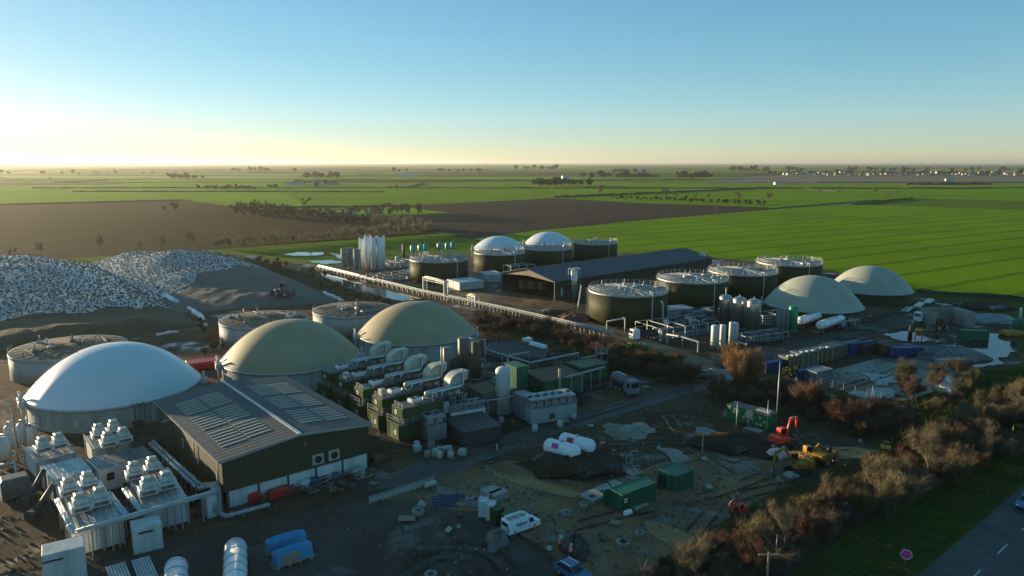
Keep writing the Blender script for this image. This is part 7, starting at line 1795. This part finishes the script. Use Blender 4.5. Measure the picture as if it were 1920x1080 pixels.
for h_ in hs:
    for ch in KIDS.get(h_.name, ()):
        for c2 in KIDS.get(ch.name, ()): bpy.data.objects.remove(c2)
        bpy.data.objects.remove(ch)
    bpy.data.objects.remove(h_)
for k, (u, v, L, W_, h, rh, wm, rm, lab) in enumerate(((551, 347, 40, 14, 5, 3, 'house_wall', 'roof_grey', 'long pale farm building left of the wood'), (595, 346.5, 22, 12, 5, 3, 'white_metal', 'roof_grey', 'white farm shed at the right of the pale farm'), (622, 345.5, 30, 12, 4, 3, 'house_wall', 'house_roof', 'low farm building right of the white shed'), (757, 332, 30, 15, 9, 3, 'white_metal', 'white_metal', 'white building on the middle plain, left of the pair'), (772, 332, 24, 15, 9, 3, 'white_metal', 'white_metal', 'white building on the middle plain, right of the pair'),
    (1202, 324, 60, 25, 10, 5, 'white_metal', 'white_metal', 'white barn among the far centre trees'), (1061, 334.5, 24, 12, 6, 3, 'white_metal', 'roof_grey', 'small white building in the tree belt'), (1580, 325.5, 60, 20, 9, 5, 'house_wall', 'rust', 'red roofed long building in the village'), (1780, 339.5, 20, 9, 5, 2, 'white_metal', 'roof_grey', 'white building alone on the field below the village'), (1462, 346, 26, 9, 4, 2, 'white_metal', 'roof_grey', 'low pale shed at the end of the tree line'), (94, 337.5, 3, 3, 7, 1, 'white_metal', 'white_metal', 'tiny white building in the far left glow'), (660, 403, 9, 6, 3, 2, 'white_metal', 'roof_grey', 'small farmhouse among the trees of the copse'), (705, 402, 12, 5, 3, 2, 'house_wall', 'roof_grey', 'pale shed in the trees right of the copse'), (330, 326, 8, 8, 14, 2, 'white_metal', 'white_metal', 'pale tower like building on the far left plain'))):
    house_parts('farm_building', L, W_, h, rh, False, wm, rm, lab, G(u, v, -0.6), HR.uniform(-.3, .3), 'farm buildings on the plain', 'farm building')
tb = None
for k, (u, v, top) in enumerate(((76, 311.5, 300), (170, 311.8, 297))):
    p = G(u, v, -0.6); hub = 78.0
    if tb is None:
        tb = thing('wind_turbine', 'pale wind turbine on the hazy horizon, left of the two', 'wind turbine', p, 0.6, 'wind turbines on the horizon')
        MB().tube([(0, 0, 0), (0, 0, hub)], [2.2, 1.2], 10).build('tower', 'grey_metal', tb)
        MB().bevbox(0, 1.5, hub - 1, 3, 7, 3, 0.4).build('nacelle', 'grey_metal', tb)
        MB().lathe(0, -2.6, [(1.2, hub - 1), (1.4, hub + 0.5), (0.3, hub + 1.8)], 8).build('hub', 'grey_metal', tb)
        for j in range(3):
            an = R(12 + 120 * j); d = Vector((math.sin(an), 0, math.cos(an)))
            MB().tube([Vector((0, -3, hub + 0.5)), Vector((0, -3, hub + 0.5)) + d * 12, Vector((0, -3, hub + 0.5)) + d * 36], [1.0, 1.6, 0.4], 4).build('blade', 'grey_metal', tb)
    else:
        t2 = copy_tree(tb, p, 0.35, 'pale wind turbine on the hazy horizon, right of the two')
for k, (u, v) in enumerate(((1090, 423), (1226, 411), (1342, 399.5), (884, 446))):
    post(['thin field pole on the edge of the dark field, nearest the domes', 'thin field pole in the middle of the dark field edge', 'thin field pole at the far tip of the dark field', 'thin field pole behind the small left dome'][k], (u, v), (u, v - 13), 0.16, 'dull_steel', None, 'poles along the dark field')
wtw = thing('water_tower', 'tiny dark water tower on the horizon right of the middle', 'tower', G(910, 309.2, -0.6)); MB().tube([(0, 0, 0), (0, 0, 40)], 3, 8).build('shaft', 'grey_metal', wtw); MB().lathe(0, 0, [(4, 38), (14, 46), (14, 56), (2, 60)], 12).build('tank', 'grey_metal', wtw)

# ------------------------------------------------------------------ grass, weeds and wheel marks
def tufts(name, poly, n, h, m, seed, z=0.0, world=None, w=0.05):
    rr = random.Random(seed); P = world or [(q.x, q.y) for q in (G(*p) for p in poly)]; mb = MB(); vs = []; fs = []
    xs = [p[0] for p in P]; ys = [p[1] for p in P]; k = 0; tr_ = 0
    while k < n and tr_ < n * 12:
        tr_ += 1; p = (rr.uniform(min(xs), max(xs)), rr.uniform(min(ys), max(ys)))
        if not inside(p, P): continue
        k += 1
        for b in range(5):
            a_ = rr.uniform(0, 6.28); hh = h * rr.uniform(0.5, 1.4); x, y = p[0] + rr.gauss(0, .15), p[1] + rr.gauss(0, .15); o = len(vs); c, s_ = math.cos(a_) * w, math.sin(a_) * w; l = rr.uniform(-.4, .4) * hh
            vs += [(x - c, y - s_, z), (x + c, y + s_, z), (x + l * math.sin(a_), y - l * math.cos(a_), z + hh)]; fs.append((o, o + 1, o + 2))
    mb.add(vs, fs); o = mb.build(name, m); o['kind'] = 'stuff'
vg = [ra + rd * t_ + rn * o_ for t_, o_ in ((-40, -9), (-40, -0.4), (150, -0.4), (150, -9))]
tufts('grass', None, 9000, 0.35, 'grass_blade', 1, 0.08, [(q.x, q.y) for q in vg], 0.06)
tufts('grass', [(1060, 1180), (1310, 1014), (1480, 912), (1640, 852), (1664, 860), (1490, 945), (1330, 1045), (1190, 1180)], 7000, 0.35, 'dry_blade', 2, 0.08)
tufts('grass', [(1640, 765), (1760, 735), (1840, 695), (1905, 692), (1940, 690), (1960, 900), (1900, 900), (1660, 860)], 7000, 0.4, 'grass_blade', 3, 0.05)
tufts('weeds', [(886, 600), (1060, 634), (1290, 702), (1325, 722), (1180, 712), (1100, 668), (900, 630)], 5000, 0.6, 'dry_blade', 4, 0.05)
tufts('weeds', [(1320, 742), (1520, 752), (1690, 798), (1700, 832), (1540, 806), (1345, 762)], 5000, 0.6, 'dry_blade', 5, 0.05)
tufts('weeds', [(450, 480), (640, 530), (790, 585), (760, 590), (600, 552), (470, 498)], 3500, 0.7, 'dry_blade', 6, 0.05)
def tracks(name, pts, m, gauge=1.9, w=0.45, z=0.165):
    P = [G(u, v) for u, v in pts]
    Q = []
    for i in range(len(P) - 1):
        for k in range(8):
            t_ = k / 8; p0 = P[max(0, i - 1)]; p1 = P[i]; p2 = P[i + 1]; p3 = P[min(len(P) - 1, i + 2)]
            Q.append(0.5 * ((2 * p1) + (p2 - p0) * t_ + (2 * p0 - 5 * p1 + 4 * p2 - p3) * t_ ** 2 + (3 * p1 - p0 - 3 * p2 + p3) * t_ ** 3))
    for s_ in (-1, 1):
        vs = []; fs = []; ok = False; r = random.Random(int(pts[0][0]) + s_)
        for i, q in enumerate(Q):
            d = (Q[min(len(Q) - 1, i + 1)] - Q[max(0, i - 1)]).normalized(); nn = Vector((-d.y, d.x, 0)); ww = w * r.uniform(0.3, 1.0)
            c = q + nn * (s_ * gauge / 2 + r.uniform(-.08, .08)); vs += [(c.x - nn.x * ww / 2, c.y - nn.y * ww / 2, z), (c.x + nn.x * ww / 2, c.y + nn.y * ww / 2, z)]
            if i and NZ_.noise(Vector((q.x * 0.11, q.y * 0.11, pts[0][0]))) > -0.05 + 0.05 * s_: fs.append((2 * i - 2, 2 * i - 1, 2 * i + 1, 2 * i))
        if fs:
            mb = MB(); mb.add(vs, fs); o = mb.build(name, m); o['kind'] = 'structure'
for k, (pts, m) in enumerate((([(700, 1075), (800, 1030), (900, 1030), (960, 1075)], 'm_dark_mud'), ([(740, 1090), (820, 1045), (890, 1048), (930, 1095)], 'm_dark_mud'), ([(1000, 1010), (1090, 985), (1190, 960), (1330, 930), (1440, 890)], 'm_dark_mud'), ([(1300, 1000), (1350, 950), (1430, 920), (1500, 905), (1580, 870)], 'm_dark_mud'),
    ([(720, 900), (880, 850), (1050, 795), (1210, 748), (1330, 715)], 'm_mud'), ([(1130, 835), (1250, 830), (1400, 850), (1500, 850), (1620, 835)], 'm_dark_mud'), ([(1180, 790), (1300, 775), (1420, 800), (1560, 830)], 'm_dark_mud'), ([(1250, 780), (1300, 840), (1380, 900), (1400, 950)], 'm_gravel'), ([(1430, 685), (1520, 655), (1620, 625), (1700, 600)], 'm_mud'), ([(640, 960), (560, 1000), (420, 1020), (250, 1060)], 'm_mud'), ([(1560, 735), (1640, 710), (1700, 690), (1760, 690)], 'm_mud'), ([(880, 565), (960, 575), (1040, 600), (1160, 640), (1300, 690)], 'm_mud'), ([(950, 560), (1000, 575), (1060, 580)], 'm_mud'))):
    tracks('wheel_mark', pts, m, z=0.16 + 0.004 * k)

def stones(name, poly, n, m, seed, lo=0.06, hi=0.32):
    rr = random.Random(seed); P = [(q.x, q.y) for q in (G(*p) for p in poly)]; xs = [p[0] for p in P]; ys = [p[1] for p in P]; vs = []; fs = []; k = 0
    while k < n:
        p = (rr.uniform(min(xs), max(xs)), rr.uniform(min(ys), max(ys)))
        if not inside(p, P) or NZ_.noise(Vector((p[0] * 0.12, p[1] * 0.12, seed))) < rr.uniform(-0.4, 0.3): k += 0.2; continue
        k += 1; s_ = lo + (hi - lo) * rr.random() ** 3; o = len(vs); a0 = rr.uniform(0, 6)
        for j in range(4): vs.append((p[0] + math.cos(a0 + j * 1.57) * s_ * rr.uniform(.7, 1.2), p[1] + math.sin(a0 + j * 1.57) * s_ * rr.uniform(.7, 1.2), 0.08))
        vs.append((p[0], p[1], 0.1 + s_ * rr.uniform(.5, 1.1)))
        fs += [(o + j, o + (j + 1) % 4, o + 4) for j in range(4)]
    mb = MB(); mb.add(vs, fs); o = mb.build(name, m); o['kind'] = 'stuff'
YD = [(700, 935), (830, 870), (1080, 800), (1330, 735), (1650, 840), (1480, 905), (1310, 1010), (1140, 1110), (900, 1110), (600, 1000)]
stones('gravel', YD, 1300, 'concrete_block', 1, 0.05, 0.2); stones('gravel', YD, 4500, 'timber_brown', 2, 0.06, 0.28); stones('gravel', YD, 1500, 'm_dark_mud', 3, 0.05, 0.18)
stones('gravel', [(1640, 640), (1760, 635), (1850, 690), (1760, 745), (1560, 740), (1540, 700)], 900, 'dull_steel', 4, 0.1, 0.4)
stones('gravel', [(850, 560), (1085, 575), (1150, 634), (1330, 690), (1640, 600), (1460, 570), (1100, 600)], 2500, 'timber_brown', 5, 0.1, 0.35)
stones('gravel', [(-200, 1000), (0, 850), (420, 950), (640, 940), (500, 1080), (0, 1100)], 2500, 'timber_brown', 6, 0.06, 0.3)
pal = None
for k in range(14):
    rr = TR; zone = [(1090, 1200, 850, 1000), (700, 900, 900, 1000), (1280, 1480, 800, 880), (640, 760, 860, 930), (1180, 1300, 690, 760), (840, 1080, 780, 840)][k % 6]
    p = G(rr.uniform(zone[0], zone[1]), rr.uniform(zone[2], zone[3])); p.z = 0.15
    if pal is None:
        pal = thing('pallet', 'loose timber pallet lying flat on the bare ground of the works', 'pallet', p, 0.3, 'loose pallets')
        m = MB()
        for j in range(5): MB().box(-0.5 + j * 0.25, 0, 0.1, 0.16, 1.0, 0.03).build('board', 'wood', pal)
        for y in (-.45, 0, .45): MB().box(0, y, 0, 1.2, 0.1, 0.1).build('bearer', 'wood', pal)
    else: copy_tree(pal, p, rr.uniform(0, 3), sc=rr.uniform(0.9, 1.3))
